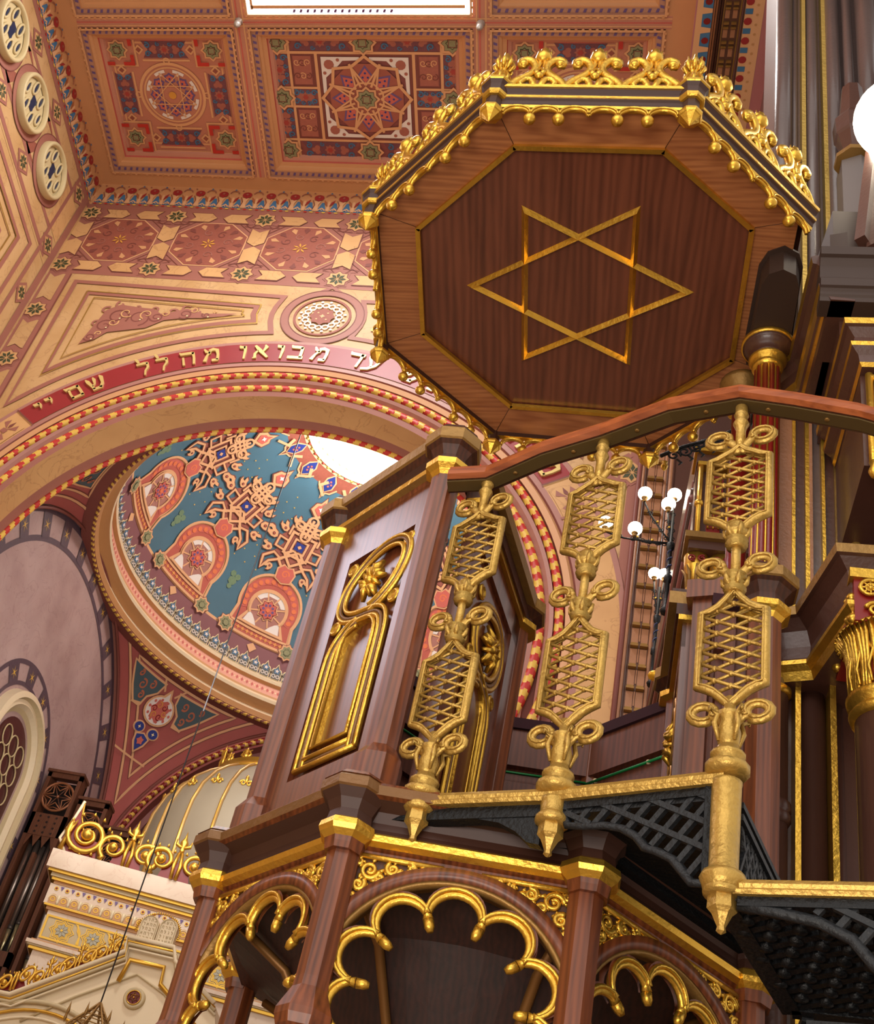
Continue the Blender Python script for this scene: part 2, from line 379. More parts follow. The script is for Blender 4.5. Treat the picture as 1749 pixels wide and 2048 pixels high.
# left border column of stars
p.rect(-9.96, 9, -9.52, 16.42, MAUVE, 1)
for k in range(5):
    zz = 16.65-1.245*k
    if k: p.star(-9.79, zz, .25, MAUVE, 2); p.star(-9.79, zz, .22, MAUVD, 3); p.star(-9.79, zz, .20, TANS, 4); p.petals(-9.79, zz, .15, DGRN, 5, 8, .34, .12)
    q = [(-9.90, zz-.27), (-9.79, zz-.36), (-9.66, zz-.27), (-9.62, zz-.27), (-9.62, zz-.98), (-9.66, zz-.98), (-9.79, zz-.89), (-9.90, zz-.98)]
    p.fill(q, TAN, 3)
p.line((-9.52, 16.4), (-9.52, 9), .03, MAUVD, 2)
# spandrel panels either side of the medallion
MX, MZ = ACX+.08, 15.68
for s_ in (-1, 1):
    def mir(P): return [(ACX+s_*(ACX-x_)*-1 if s_ == -1 else 2*ACX-x_, z_) for x_, z_ in P]
    def mr(x_): return x_ if s_ == -1 else 2*ACX-x_
    def panel(xl, zt, zb_, R_, mr_, xr, w_, m_, l_):
        top = [(xl, zt), (xr, zt-.10)]
        zr = ACZ+sqrt(R_**2-(xr+.05-ACX)**2)
        rt = [(MX-mr_*cos(radians(t)), MZ+mr_*sin(radians(t))) for t in (30, 12, 0, -12, -28)]
        a0 = atan2(rt[-1][1]-ACZ, rt[-1][0]-ACX); a1 = math.acos((xl-ACX)/R_)
        bt = [(ACX+R_*cos(a0+(a1-a0)*t/18), ACZ+R_*sin(a0+(a1-a0)*t/18)) for t in range(19)]
        if mr_ > 1: rt = [(xr, zt-.12), (xr-.03, (zt+zr)/2-.05), (xr+.03, zr)]; a0 = atan2(rt[-1][1]-ACZ, rt[-1][0]-ACX); bt = [(ACX+R_*cos(a0+(a1-a0)*t/18), ACZ+R_*sin(a0+(a1-a0)*t/18)) for t in range(19)]
        P = [(xl, zt)]+[(xr-.02, zt-.08)]+rt[1:-1]+bt
        p.stroke([(mr(x_), z_) for x_, z_ in P], w_, m_, l_, True)
        return P
    panel(-9.36, 16.2, 0, 5.36, .82, -5.68, .085, MAUVE, 3)
    P = panel(-9.04, 15.92, 0, 5.66, 1.16, -6.06, .085, MAUVE, 3)
    panel(-9.06, 15.96, 0, 5.60, 1.10, -6.0, .022, GOLDB, 4)
    panel(-8.88, 15.80, 0, 5.80, 1.30, -6.25, .022, GOLDB, 4)
    # scrolling ornament in the corner of the panel
    orn = [(-8.72, 14.62), (-8.62, 15.15), (-8.55, 15.5), (-8.35, 15.66), (-8.05, 15.62), (-7.75, 15.6), (-7.55, 15.45), (-7.42, 15.56), (-7.22, 15.66), (-7.0, 15.6), (-6.9, 15.56), (-6.55, 15.6), (-6.35, 15.62), (-6.55, 15.53), (-6.9, 15.45), (-7.2, 15.42), (-7.5, 15.34), (-7.75, 15.12), (-8.1, 15.02), (-8.35, 14.95), (-8.5, 14.75)]
    p.fill([(mr(x_), z_) for x_, z_ in orn], MAUVE, 4)
    random.seed(3+s_)
    for (x_, z_, r_) in [(-8.3, 15.35, .2), (-8.45, 15.1, .16), (-7.95, 15.35, .2), (-7.2, 15.52, .12), (-8.6, 14.8, .1), (-7.65, 15.4, .12), (-6.85, 15.53, .07)]:
        p.curl(mr(x_), z_, r_, .03, MAUVD, 5, 1.3, random.random()*6, 1); p.curl(mr(x_+.12), z_+.1, r_*.6, .025, TANS, 6, 1.0, random.random()*6, -1)
        p.disc(mr(x_+.05), z_-.05, .016, YEP, 7, 8)
    for i in range(9):
        x_, z_ = orn[1+i]; p.curl(mr(x_), z_+.0, .09, .045, MAUVE, 4, .9, i)
# medallion
p.ring(MX, MZ, .60, .13, MAUVE, 3, 40); p.ring(MX, MZ, .66, .015, MAUVD, 4, 40); p.ring(MX, MZ, .535, .015, MAUVD, 4, 40); p.ring(MX, MZ, .44, .04, ROSE, 4, 40)
p.stroke([(MX-.16, MZ+.63), (MX, MZ+.75), (MX+.16, MZ+.63)], .06, MAUVE, 3); p.stroke([(MX-.16, MZ-.62), (MX, MZ-.74), (MX+.16, MZ-.62)], .06, MAUVE, 3)
for i in range(16):
    a = 2*pi*i/16; c_, d_ = MX+.27*cos(a), MZ+.27*sin(a)
    p.ring(c_, d_, .05, .022, WHITE, 5, 8); p.disc(MX+.36*cos(a+.2), MZ+.36*sin(a+.2), .026, WHITE, 5, 6)
p.star(MX, MZ, .21, ROSE, 6, .17, 8); p.star(MX, MZ, .05, ORNL, 7, .025, 4)
for i in range(4): p.disc(MX+.11*cos(pi/4+i*pi/2), MZ+.11*sin(pi/4+i*pi/2), .018, ORNL, 7, 6)
# right margin beside the arch: mauve border, a green star
p.rect(-.10, 2, .02, 16.42, MAUVE, 2); p.star(-.06, 12.86, .25, MAUVE, 3); p.star(-.06, 12.86, .2, TANS, 4); p.petals(-.06, 12.86, .16, DGRN, 5, 8, .34, .12)
p.stroke([(-1.0, 14.2), (-.5, 13.4), (-.3, 13.0), (-.1, 13.2)], .09, MAUVE, 3); p.stroke([(-.62, 12.4), (-.35, 12.75), (-.1, 12.6)], .09, MAUVE, 3)
p.stroke([(-.62, 12.4), (-.32, 11.2), (-.1, 10.6)], .07, MAUVE, 3)
far = w.build('wall_far'); struct(far, 'marbled far wall with interlaced frieze, medallion and great arch')

# ---- archivolt swept round the arch and down its jambs
def archpath(R, Y, n=96, a0=0, a1=180): return [(ACX+R*cos(radians(a0+(a1-a0)*i/n)), Y, ACZ+R*sin(radians(a0+(a1-a0)*i/n))) for i in range(n+1)]
def archsweep(mb, prof, n=96):
    rows = []
    for R, Y, m_ in prof:
        P = archpath(R, Y, n); rows.append([(ACX+R, Y, 0)]+P+[(ACX-R, Y, 0)])
    for k in range(len(rows)-1):
        A, B = rows[k], rows[k+1]; L_ = len(A)
        mb.add(A+B, [[i, i+1, L_+i+1, L_+i] for i in range(L_-1)], prof[k+1][2], False)
am = MB()
archsweep(am, [(5.15, 12.75, MAUVE), (5.13, 12.725, MAUVL), (5.06, 12.725, MAUVL), (4.64, 12.725, TANS), (4.56, 12.725, MAUVL), (4.54, 12.75, MAUVD), (4.50, 12.70, ORNG), (4.42, 12.72, ORNG), (4.40, 12.80, MAUVD), (4.30, 12.80, MAUVD), (4.28, 12.74, MAUVD),
               (4.23, 12.76, MAUVL), (4.18, 12.82, MAUVL), (4.17, 12.88, MAUVD), (4.07, 12.88, MAUVD), (4.06, 12.80, MAUVE), (3.97, 12.82, MAUVE), (3.97, 12.84, TANS), (4.00, 13.30, TANS), (4.0, 13.52, MAUVE), (4.1, 13.56, MAUVE)])
def rope(mb, pts, r, ma, mb_, seg=8, per=7, tw=1.0):
    """twisted candy rope: the stripe turns round the tube"""
    P = [V(q) for q in pts]; n = len(P); vs = []
    for i in range(n):
        t = (P[min(i+1, n-1)]-P[max(i-1, 0)]).normalized(); a = V((0, -1, 0)); a = (a-t*a.dot(t)).normalized(); b = t.cross(a)
        vs += [P[i]+(a*cos(2*pi*k/seg)+b*sin(2*pi*k/seg))*r for k in range(seg)]
    for m_, want in ((ma, 0), (mb_, 1)):
        mb.add(vs, [[i*seg+k, i*seg+(k+1) % seg, (i+1)*seg+(k+1) % seg, (i+1)*seg+k] for i in range(n-1) for k in range(seg) if (((i+k*tw)/per) % 1 < .45) == bool(want)], m_, True)
n_ = 620
r1 = MB(); rope(r1, archpath(4.35, 12.76, n_, -25, 205), .058, YEL, RED, 8, 7, 1.2)
r2 = MB(); rope(r2, archpath(4.12, 12.82, n_, -25, 205), .062, YEL, RED, 8, 8, 1.3)
r3 = MB(); rope(r3, archpath(3.99, 13.52, n_, -25, 205), .045, YEL, RED, 8, 8, 1.2)
arch = am.build('arch_moulding', far, 'mauve and gold stepped mouldings of the great arch')
r1.build('twisted_rope', far, 'outer red and gold twisted rope'); r2.build('twisted_rope', far, 'inner red and gold twisted rope'); r3.build('twisted_rope', far, 'red and gold rope on the rear edge of the arch')
ap = MB(); pa = Paint(ap, lambda u, v, l=0: V((ACX+v*cos(radians(u)), 12.72-l, ACZ+v*sin(radians(u)))), .004)
def sector(a0, a1, r0, r1_, m_, l=1, n=40):
    for i in range(n):
        b0 = a0+(a1-a0)*i/n; b1 = a0+(a1-a0)*(i+1)/n; pa.fill([(b0, r0), (b1, r0), (b1, r1_), (b0, r1_)], m_, l)
RB = mat('inscription_red', '#93262a', .45, 0, .1, 6)
sector(33.6, 142.6, 4.64, 5.06, RB, 1, 60)
for a0, a1 in ((142.9, 142.6), (33.6, 33.3)): sector(a0, a1, 4.62, 5.08, MAUVD, 2, 1)
for a0, a1 in ((144.2, 150.5), (25.7, 32.0)):               # carved square beyond each end of the inscription
    sector(a0, a1, 4.66, 5.04, TANS, 1, 6); cm = (a0+a1)/2
    for sx in (-1, 1):
        for rr in (4.75, 4.95): pa.fill([(cm+sx*.5, 4.85), (cm+sx*1.4, rr-.05), (cm+sx*2.6, rr), (cm+sx*1.4, rr+.05)], MAUVE, 2)
        pa.fill([(cm+sx*.8, 4.85), (cm+sx*1.6, 4.82), (cm+sx*2.8, 4.85), (cm+sx*1.6, 4.88)], MAUVD, 2)
    sector(cm-.5, cm+.5, 4.80, 4.90, MAUVE, 3, 1)
sector(25.2, 25.7, 4.62, 5.08, MAUVE, 1, 1); sector(150.5, 151, 4.62, 5.08, MAUVE, 1, 1); pa.fill([(24.5, 4.66), (24.5, 5.04), (20, 4.85)], MAUVE, 1)
ap.build('inscription_band', far, 'red band under the gilded letters')

# Hebrew letters, right to left along the band (drawn with a broad pen)
def pen(strokes, mb, org, ux, uz, h, d):
    def pt(x, y, l): return org+ux*(x*h)+uz*(y*h)+V((0, -l, 0))
    for st in strokes:
        pts, w_ = st; n = len(pts)
        L_, R_ = [], []
        for i in range(n):
            a = pts[max(i-1, 0)]; b = pts[min(i+1, n-1)]; dx, dy = b[0]-a[0], b[1]-a[1]; q = hypot(dx, dy)
            ww = w_[i] if isinstance(w_, (list, tuple)) else w_
            L_.append((pts[i][0]-dy/q*ww/2, pts[i][1]+dx/q*ww/2)); R_.append((pts[i][0]+dy/q*ww/2, pts[i][1]-dx/q*ww/2))
        for i in range(n-1):
            q = [L_[i], L_[i+1], R_[i+1], R_[i]]
            mb.extr([pt(x, y, 0) for x, y in q], (0, -d, 0), LETG)
LETG = mat('gilded_letter', '#e6cd83', .35, .35, .06)
G = {
 'yod': [([(-.16, .98), (-.12, .86), (.06, .84), (.12, .86)], [.06, .22, .22, .1]), ([(.1, .92), (.13, .7), (.02, .48)], [.14, .12, .04])],
 'vav': [([(-.18, 1.0), (-.13, .88), (.1, .86)], [.06, .2, .2]), ([(.09, .95), (.11, .6), (.06, 0)], [.16, .14, .1])],
 'mem': [([(-.34, 1.0), (-.24, .78), (-.02, .62)], [.08, .16, .1]), ([(-.1, .84), (.1, .92), (.3, .84), (.34, .5), (.3, .08)], [.16, .22, .2, .14, .14]), ([(-.02, .8), (-.22, .45), (-.34, .04)], [.1, .12, .18]), ([(.34, .09), (.02, .09)], .18)],
 'memf': [([(-.4, 1.0), (-.34, .86), (.2, .84), (.32, .8)], [.06, .22, .2, .16]), ([(.28, .88), (.3, .5), (.28, .05)], .15), ([(-.2, .8), (-.24, .4), (-.22, .05)], .12), ([(-.28, .09), (.34, .09)], .17)],
 'shin': [([(-.42, 1.0), (-.36, .8), (-.2, .1)], [.06, .2, .12]), ([(-.04, 1.0), (-.02, .82), (-.08, .5), (-.24, .34)], [.06, .18, .1, .06]), ([(.3, 1.0), (.36, .84), (.3, .4), (.1, .08)], [.06, .2, .15, .14]), ([(-.3, .1), (.2, .1)], .19)],
 'lamed': [([(-.28, 1.32), (-.2, 1.16), (-.14, .9)], [.1, .16, .1]), ([(-.3, .84), (.1, .84), (.28, .8)], [.14, .2, .18]), ([(.26, .84), (.24, .5), (.06, .26), (-.02, -.05)], [.14, .14, .1, .08])],
 'he': [([(-.4, 1.0), (-.34, .88), (.2, .86), (.32, .82)], [.06, .2, .2, .16]), ([(.28, .9), (.3, .5), (.26, 0)], [.15, .13, .12]), ([(-.24, .6), (-.24, 0)], [.1, .13])],
 'alef': [([(-.34, .96), (-.1, .62), (.34, .06)], [.12, .22, .12]), ([(.16, 1.0), (.24, .84), (.1, .5)], [.06, .2, .08]), ([(-.16, .6), (-.3, .34), (-.28, .04), (-.4, .02)], [.08, .14, .16, .06])],
 'bet': [([(-.32, 1.0), (-.26, .88), (.16, .86), (.26, .78)], [.06, .2, .2, .16]), ([(.24, .88), (.24, .1)], .15), ([(-.4, .1), (.38, .1)], .19)],
 'dalet': [([(-.4, 1.0), (-.34, .88), (.36, .86)], [.06, .2, .19]), ([(.22, .95), (.22, .5), (.18, 0)], [.15, .13, .12])],
 'ayin': [([(-.3, 1.0), (-.24, .84), (-.06, .45), (.02, .2)], [.06, .18, .12, .1]), ([(.26, 1.0), (.3, .82), (.2, .35), (-.1, .06), (-.42, -.04)], [.06, .18, .14, .16, .12])],
 'het': [([(-.36, .9), (.36, .9)], .2), ([(.28, .9), (.28, 0)], .14), ([(-.26, .9), (-.26, 0)], .14)],
 'resh': [([(-.36, 1.0), (-.3, .88), (.2, .86), (.28, .7)], [.06, .2, .2, .14]), ([(.26, .85), (.26, 0)], .14)],
 'zayin': [([(-.2, .96), (.2, .84)], .18), ([(.02, .85), (.02, 0)], [.12, .16])],
}
spell = [('yod', 79, 815), ('yod', 100, 804), ('memf', 153, 790), ('shin', 194.4, 770), ('lamed', 289, 743), ('lamed', 326, 733), ('he', 376.8, 721), ('mem', 423, 716), ('vav', 486, 709), ('alef', 522, 710), ('vav', 560, 708), ('bet', 592, 711), ('mem', 637, 717), ('dalet', 710, 724), ('ayin', 741, 735), ('shin', 817, 759), ('mem', 853, 777), ('shin', 894, 802)]
ang = [(g, degrees(atan2(ony(x, y, 12.7).z-ACZ, ony(x, y, 12.7).x-ACX))) for g, x, y in spell]
ang += [('het', 49.5), ('resh', 46.2), ('zayin', 43.2), ('mem', 40.0), ('mem', 36.4)]
for g, a in ang:
    L_ = MB(); a = radians(a); ur = V((cos(a), 0, sin(a))); ut = V((sin(a), 0, -cos(a)))
    pen(G[g], L_, V((ACX, 12.715, ACZ))+ur*4.69, ut, ur, .31, .03); L_.build('letter', far)

# ---- left wall with its roundels
lw = MB(); lw.poly([(WXL, -3, FLZ), (WXL, WY+.3, FLZ), (WXL, WY+.3, 19.3), (WXL, -3, 19.3)], TAN)
pl = Paint(lw, lambda u, v, l=0: V((WXL+l, u, v)), .004)
pl.rect(6.5, 16.98-.66, WY, ZK, TAN, 1)
for z_ in (17.95, 16.85): pl.line((-3, z_), (12.15, z_), .085, MAUVE, 2)
pl.rect(-3, 18.33, WY, ZK, MAUVE, 2); pl.line((-3, 16.42), (12.4, 16.42), .10, MAUVE, 2)
pl.line((12.6, ZK), (12.6, 3), .16, MAUVE, 3); pl.line((12.15, ZK), (12.15, 16.4), .085, MAUVE, 3)
for k in range(8):
    y = 11.36-1.235*k
    if k: 
        for sx in (-1, 1): pl.fill([(y+.62-sx*.2, 17.36), (y+.62, 17.36+.5*sx), (y+.62+.3, 17.36+.42*sx), (y+.62-.3, 17.36+.42*sx)], ROSE, 2)
    else: pl.rect(11.98, 16.9, 12.5, 17.9, TANS, 2)
    pl.ring(y, 17.34, .53, .13, MAUVE, 4, 36); pl.ring(y, 17.34, .595, .015, MAUVD, 5, 36); pl.disc(y, 17.34, .07, MAUVD, 1)
    for zz in (18.14, 16.63):
        yy = y+.62+(.36 if k == 0 else 0)
        q = [(yy-.26, zz), (yy, zz+.22), (yy+.26, zz), (yy, zz-.22)]
        pl.fill(q, MAUVE, 3); pl.fill([(yy+(a_-yy)*.7, zz+(b_-zz)*.72) for a_, b_ in q], TANS, 4); pl.petals(yy, zz, .13, DGRN, 5, 8, .34, .12)
for k in range(6):
    zz = 15.40-1.245*k; q = [(12.40-.2, zz), (12.4, zz+.26), (12.6, zz), (12.4, zz-.26)]
    pl.fill(q, MAUVE, 3); pl.fill([(12.4+(a_-12.4)*.7, zz+(b_-zz)*.72) for a_, b_ in q], TANS, 4); pl.petals(12.4, zz, .12, DGRN, 5, 8, .34, .12)
pl.line((12.2, 16.4), (12.2, 3), .09, MAUVE, 2)
pl.stroke([(3, 16.12), (11.95, 16.12), (11.95, 12)], .09, MAUVE, 2)
pl.stroke([(3, 15.82), (11.62, 15.82), (11.62, 12)], .10, MAUVE, 2); pl.stroke([(3, 15.77), (11.56, 15.77), (11.56, 12)], .02, GOLDB, 4); pl.stroke([(3, 15.60), (11.42, 15.60), (11.42, 12)], .03, GOLDB, 4)
pl.fill([(8, 15.4), (11.2, 15.4), (11.28, 15.0), (11.1, 14.3), (11.25, 13.6), (10.9, 13.0), (10.4, 12.4), (8, 12.4)], MAUVE, 3)
random.seed(5)
for i in range(26): pl.curl(8.8+random.random()*2.4, 13+random.random()*2.3, .16, .03, (MAUVD, TANS)[i % 2], 4+i % 2, 1.2, random.random()*6, (-1)**i)
for i in range(12): pl.disc(11.22, 13.2+i*.18, .07, MAUVE, 3, 8)
left = lw.build('wall_left'); struct(left, 'marbled left wall with a row of pierced roundels under the ceiling')
for k in range(7):                                          # pierced roundels: cream tracery, dark glass lenses painted on top for a recessed look
    y = 11.36-1.235*k; t = thing('roundel_window', ['nearest the corner of the far wall', 'second from the corner', 'third from the corner'][k] if k < 3 else '', 'window', (WXL+.02, y, 17.34))
    t['label'] = 'cream pierced roundel high on the left wall, '+(['nearest the corner of the far wall', 'second from the corner', 'third from the corner', 'fourth from the corner', 'fifth from the corner', 'sixth from the corner', 'seventh from the corner'][k]); t['group'] = 'pierced roundels of the left wall'
    f = MB(); f.lathe([(.40, .05), (.41, .11), (.44, .13), (.475, .11), (.48, .0)], (0, 0, 0), CRCOR, 32, axis=(1, 0, 0), caps=False); f.lathe([(0, .04), (.41, .04)], (0, 0, 0), CRCOR, 32, axis=(1, 0, 0), caps=False)
    for (yy, zz, w_, h_) in ((-.13, .235, .05, .13), (.13, .235, .05, .13), (-.13, -.235, .05, .13), (.13, -.235, .05, .13), (-.29, 0, .045, .12), (.29, 0, .045, .12)):
        f.tube([(.055, yy+w_*1.25*cos(radians(t)), zz+h_*1.12*sin(radians(t))) for t in range(0, 360, 24)], .022, CRCOR, 6, True)
    f.build('tracery', t)
    g = MB()
    for (yy, zz, w_, h_) in ((-.13, .235, .05, .13), (.13, .235, .05, .13), (-.13, -.235, .05, .13), (.13, -.235, .05, .13), (-.29, 0, .045, .12), (.29, 0, .045, .12)):
        g.poly([(.05, yy+w_*s_, zz+h_*c_) for s_, c_ in ((0, -1), (.7, -.55), (1, 0), (.7, .55), (0, 1), (-.7, .55), (-1, 0), (-.7, -.55))], NAVY)
    g.poly([(.05, a_*.5, b_) for a_, b_ in ((-.2, -.14), (.2, -.14), (.14, -.04), (.14, .04), (.2, .14), (-.2, .14), (-.14, .04), (-.14, -.04))], NAVY); g.build('dark_glass', t)
# ================================================================== coffered ceiling
cl = MB(); ZF = 19.22
RX = [-9.62, -6.81, -2.97, -.20]; RY = [12.43, 9.60, 6.75, 3.9]     # rib centre lines (first and last are the border)
cl.box((WXL, -3, ZF+.02), (WXR+.1, WY+.1, ZF+.2), ORNP)
pc = Paint(cl, lambda u, v, l=0: V((u, v, ZF+.02-l)), .004)
HW = .13
def ribs(mb):
    # border and ribs as solid boxes
    mb.box((WXL, RY[0], ZC), (WXR, WY, ZF+.05), ORNG); mb.box((WXL, -3, ZC+.002), (RX[0], RY[0]-.001, ZF+.05), ORNG); mb.box((RX[3]-.08, -3, ZC+.002), (WXR, RY[0]-.001, ZF+.05), ORNG)
    for x in RX[1:3]: mb.box((x-HW, -3, ZC), (x+HW, RY[0], ZF+.05), ORNP)
    for y in RY[1:]: mb.box((RX[0], y-.10, ZC+.001), (RX[3], y+.10, ZF+.05), ORNP)
ribs(cl)
pr = Paint(cl, lambda u, v, l=0: V((u, v, ZC-l)), .004)
for x in RX[1:3]:
    for o in (-.07, -.02, .07): pr.line((x+o, -2), (x+o, RY[0]), .025, ORNL if o != -.02 else CORAL, 1)
for y in RY[1:3]:
    for o in (-.06, 0, .06): pr.line((RX[0], y+o), (RX[3], y+o), .022, (ORNL, CORAL)[o == 0], 1)
BRG = mat('braid_ground', '#b98a72', .6, 0, .06)
def braid(P, x0, y0, x1, y1, m1, m2, w_=.075, l=3):
    m1 = BRG; m2 = INDI
    P.frame(x0, y0, x1, y1, w_, m1, l)
    for (a, b) in (((x0, y0), (x1, y0)), ((x1, y0), (x1, y1)), ((x1, y1), (x0, y1)), ((x0, y1), (x0, y0))):
        d = hypot(b[0]-a[0], b[1]-a[1]); n = int(d/.11); ux, uy = (b[0]-a[0])/d, (b[1]-a[1])/d
        for i in range(n):
            c0 = a[0]+ux*(i+.5)*d/n, a[1]+uy*(i+.5)*d/n
            P.fill([(c0[0]-ux*.03-uy*.028, c0[1]-uy*.03+ux*.028), (c0[0]+ux*.012-uy*.028, c0[1]+uy*.012+ux*.028), (c0[0]+ux*.03+uy*.028, c0[1]+uy*.03-ux*.028), (c0[0]-ux*.012+uy*.028, c0[1]-uy*.012-ux*.028)], m2, l+1)
def cell(x0, x1, y0, y1):
    """stepped coving round one coffer: list of (inset, z, material)"""
    st = [(0, ZC-.03, ORNL), (.035, ZC-.03, ORNL), (.035, ZC+.02, BRG), (.125, ZC+.02, BRG), (.13, ZC+.05, ORNG), (.17, ZC+.07, ORNG), (.18, ZC+.11, ORNL), (.24, ZC+.13, ORNG), (.25, ZC+.17, CORAL), (.30, ZC+.19, ORNP), (.33, ZF+.01, ORNP)]
    for k in range(len(st)-1):
        (a, za, _), (b, zb_, m_) = st[k], st[k+1]
        A = [(x0+a, y0+a, za), (x1-a, y0+a, za), (x1-a, y1-a, za), (x0+a, y1-a, za)]; B = [(x0+b, y0+b, zb_), (x1-b, y0+b, zb_), (x1-b, y1-b, zb_), (x0+b, y1-b, zb_)]
        cl.add(A+B, [[i, (i+1) % 4, 4+(i+1) % 4, 4+i] for i in range(4)], m_)
    q = Paint(cl, lambda u, v, l=0: V((u, v, ZC+.02-l)), .004); braid(q, x0+.08, y0+.08, x1-.08, y1-.08, INDI, BLUE, .07, 1)
    q2 = Paint(cl, lambda u, v, l=0: V((u, v, ZC-.03-l)), .003)
    for (a, b) in (((x0, y0), (x1, y0)), ((x1, y0), (x1, y1)), ((x1, y1), (x0, y1)), ((x0, y1), (x0, y0))):
        d = hypot(b[0]-a[0], b[1]-a[1]); n = int(d/.1); ux, uy = (b[0]-a[0])/d, (b[1]-a[1])/d
        for i in range(n): q2.disc(a[0]+ux*(i+.5)*d/n, a[1]+uy*(i+.5)*d/n, .024, ORNL if i % 2 else ORNG, 1, 6)
def sage(u, v, R=.17, q=9):
    pc.star(u, v, R*1.36, ORNL, q); pc.star(u, v, R*1.08, MAUVD, q+1); pc.star(u, v, R, SAGE, q+2); pc.star(u, v, R*.66, DGRN, q+3, R*.5); pc.star(u, v, R*.56, SAGE, q+4, R*.43)
    for i in range(4): a = pi/4+i*pi/2; pc.line((u+R*.5*cos(a), v+R*.5*sin(a)), (u+R*.5*cos(a+1.6), v+R*.5*sin(a+1.6)), .012, MAUVD, q+5)
ARD = mat('muted_rose_arabesque', '#a86454', .6, 0, .12, 20); ARR = mat('muted_red_rosette', '#a8423a', .6, 0, .1)
def arab(u0, v0, u1, v1, base, mot, horiz=True):
    """arabesque strip with notched ends"""
    cx_, cy_ = (u0+u1)/2, (v0+v1)/2; n = .10
    if horiz: q = [(u0, v0), (u1, v0), (u1-n, cy_), (u1, v1), (u0, v1), (u0+n, cy_)]
    else: q = [(u0, v0), (cx_, v0+n), (u1, v0), (u1, v1), (cx_, v1-n), (u0, v1)]
    for q_ in [q[:3]+q[3:]]:
        pc.fill(q, base, 3)
    L = (u1-u0) if horiz else (v1-v0); W = ((v1-v0) if horiz else (u1-u0))
    def at(a, b): return (cx_+a, cy_+b) if horiz else (cx_+b, cy_+a)
    pc.star(*at(0, 0), W*.18, ARR, 5, W*.12, 6); pc.star(*at(0, 0), W*.32, ARD, 4, W*.22, 8)
    for s_ in (-1, 1):
        pc.disc(*at(s_*L*.23, W*.12), W*.15, ARD, 4, 8); pc.disc(*at(s_*L*.23, -W*.12), W*.15, ARD, 4, 8); pc.disc(*at(s_*L*.29, 0), W*.13, ARD, 4, 8)
        for t in (-1, 1):
            c0 = at(s_*L*.38, t*W*.26); pc.curl(*c0, W*.18, .028, mot, 5, 1.2, s_+t, s_*t)
            c0 = at(s_*L*.13, t*W*.33); pc.curl(*c0, W*.12, .022, mot, 5, 1.1, s_+t, -s_*t)
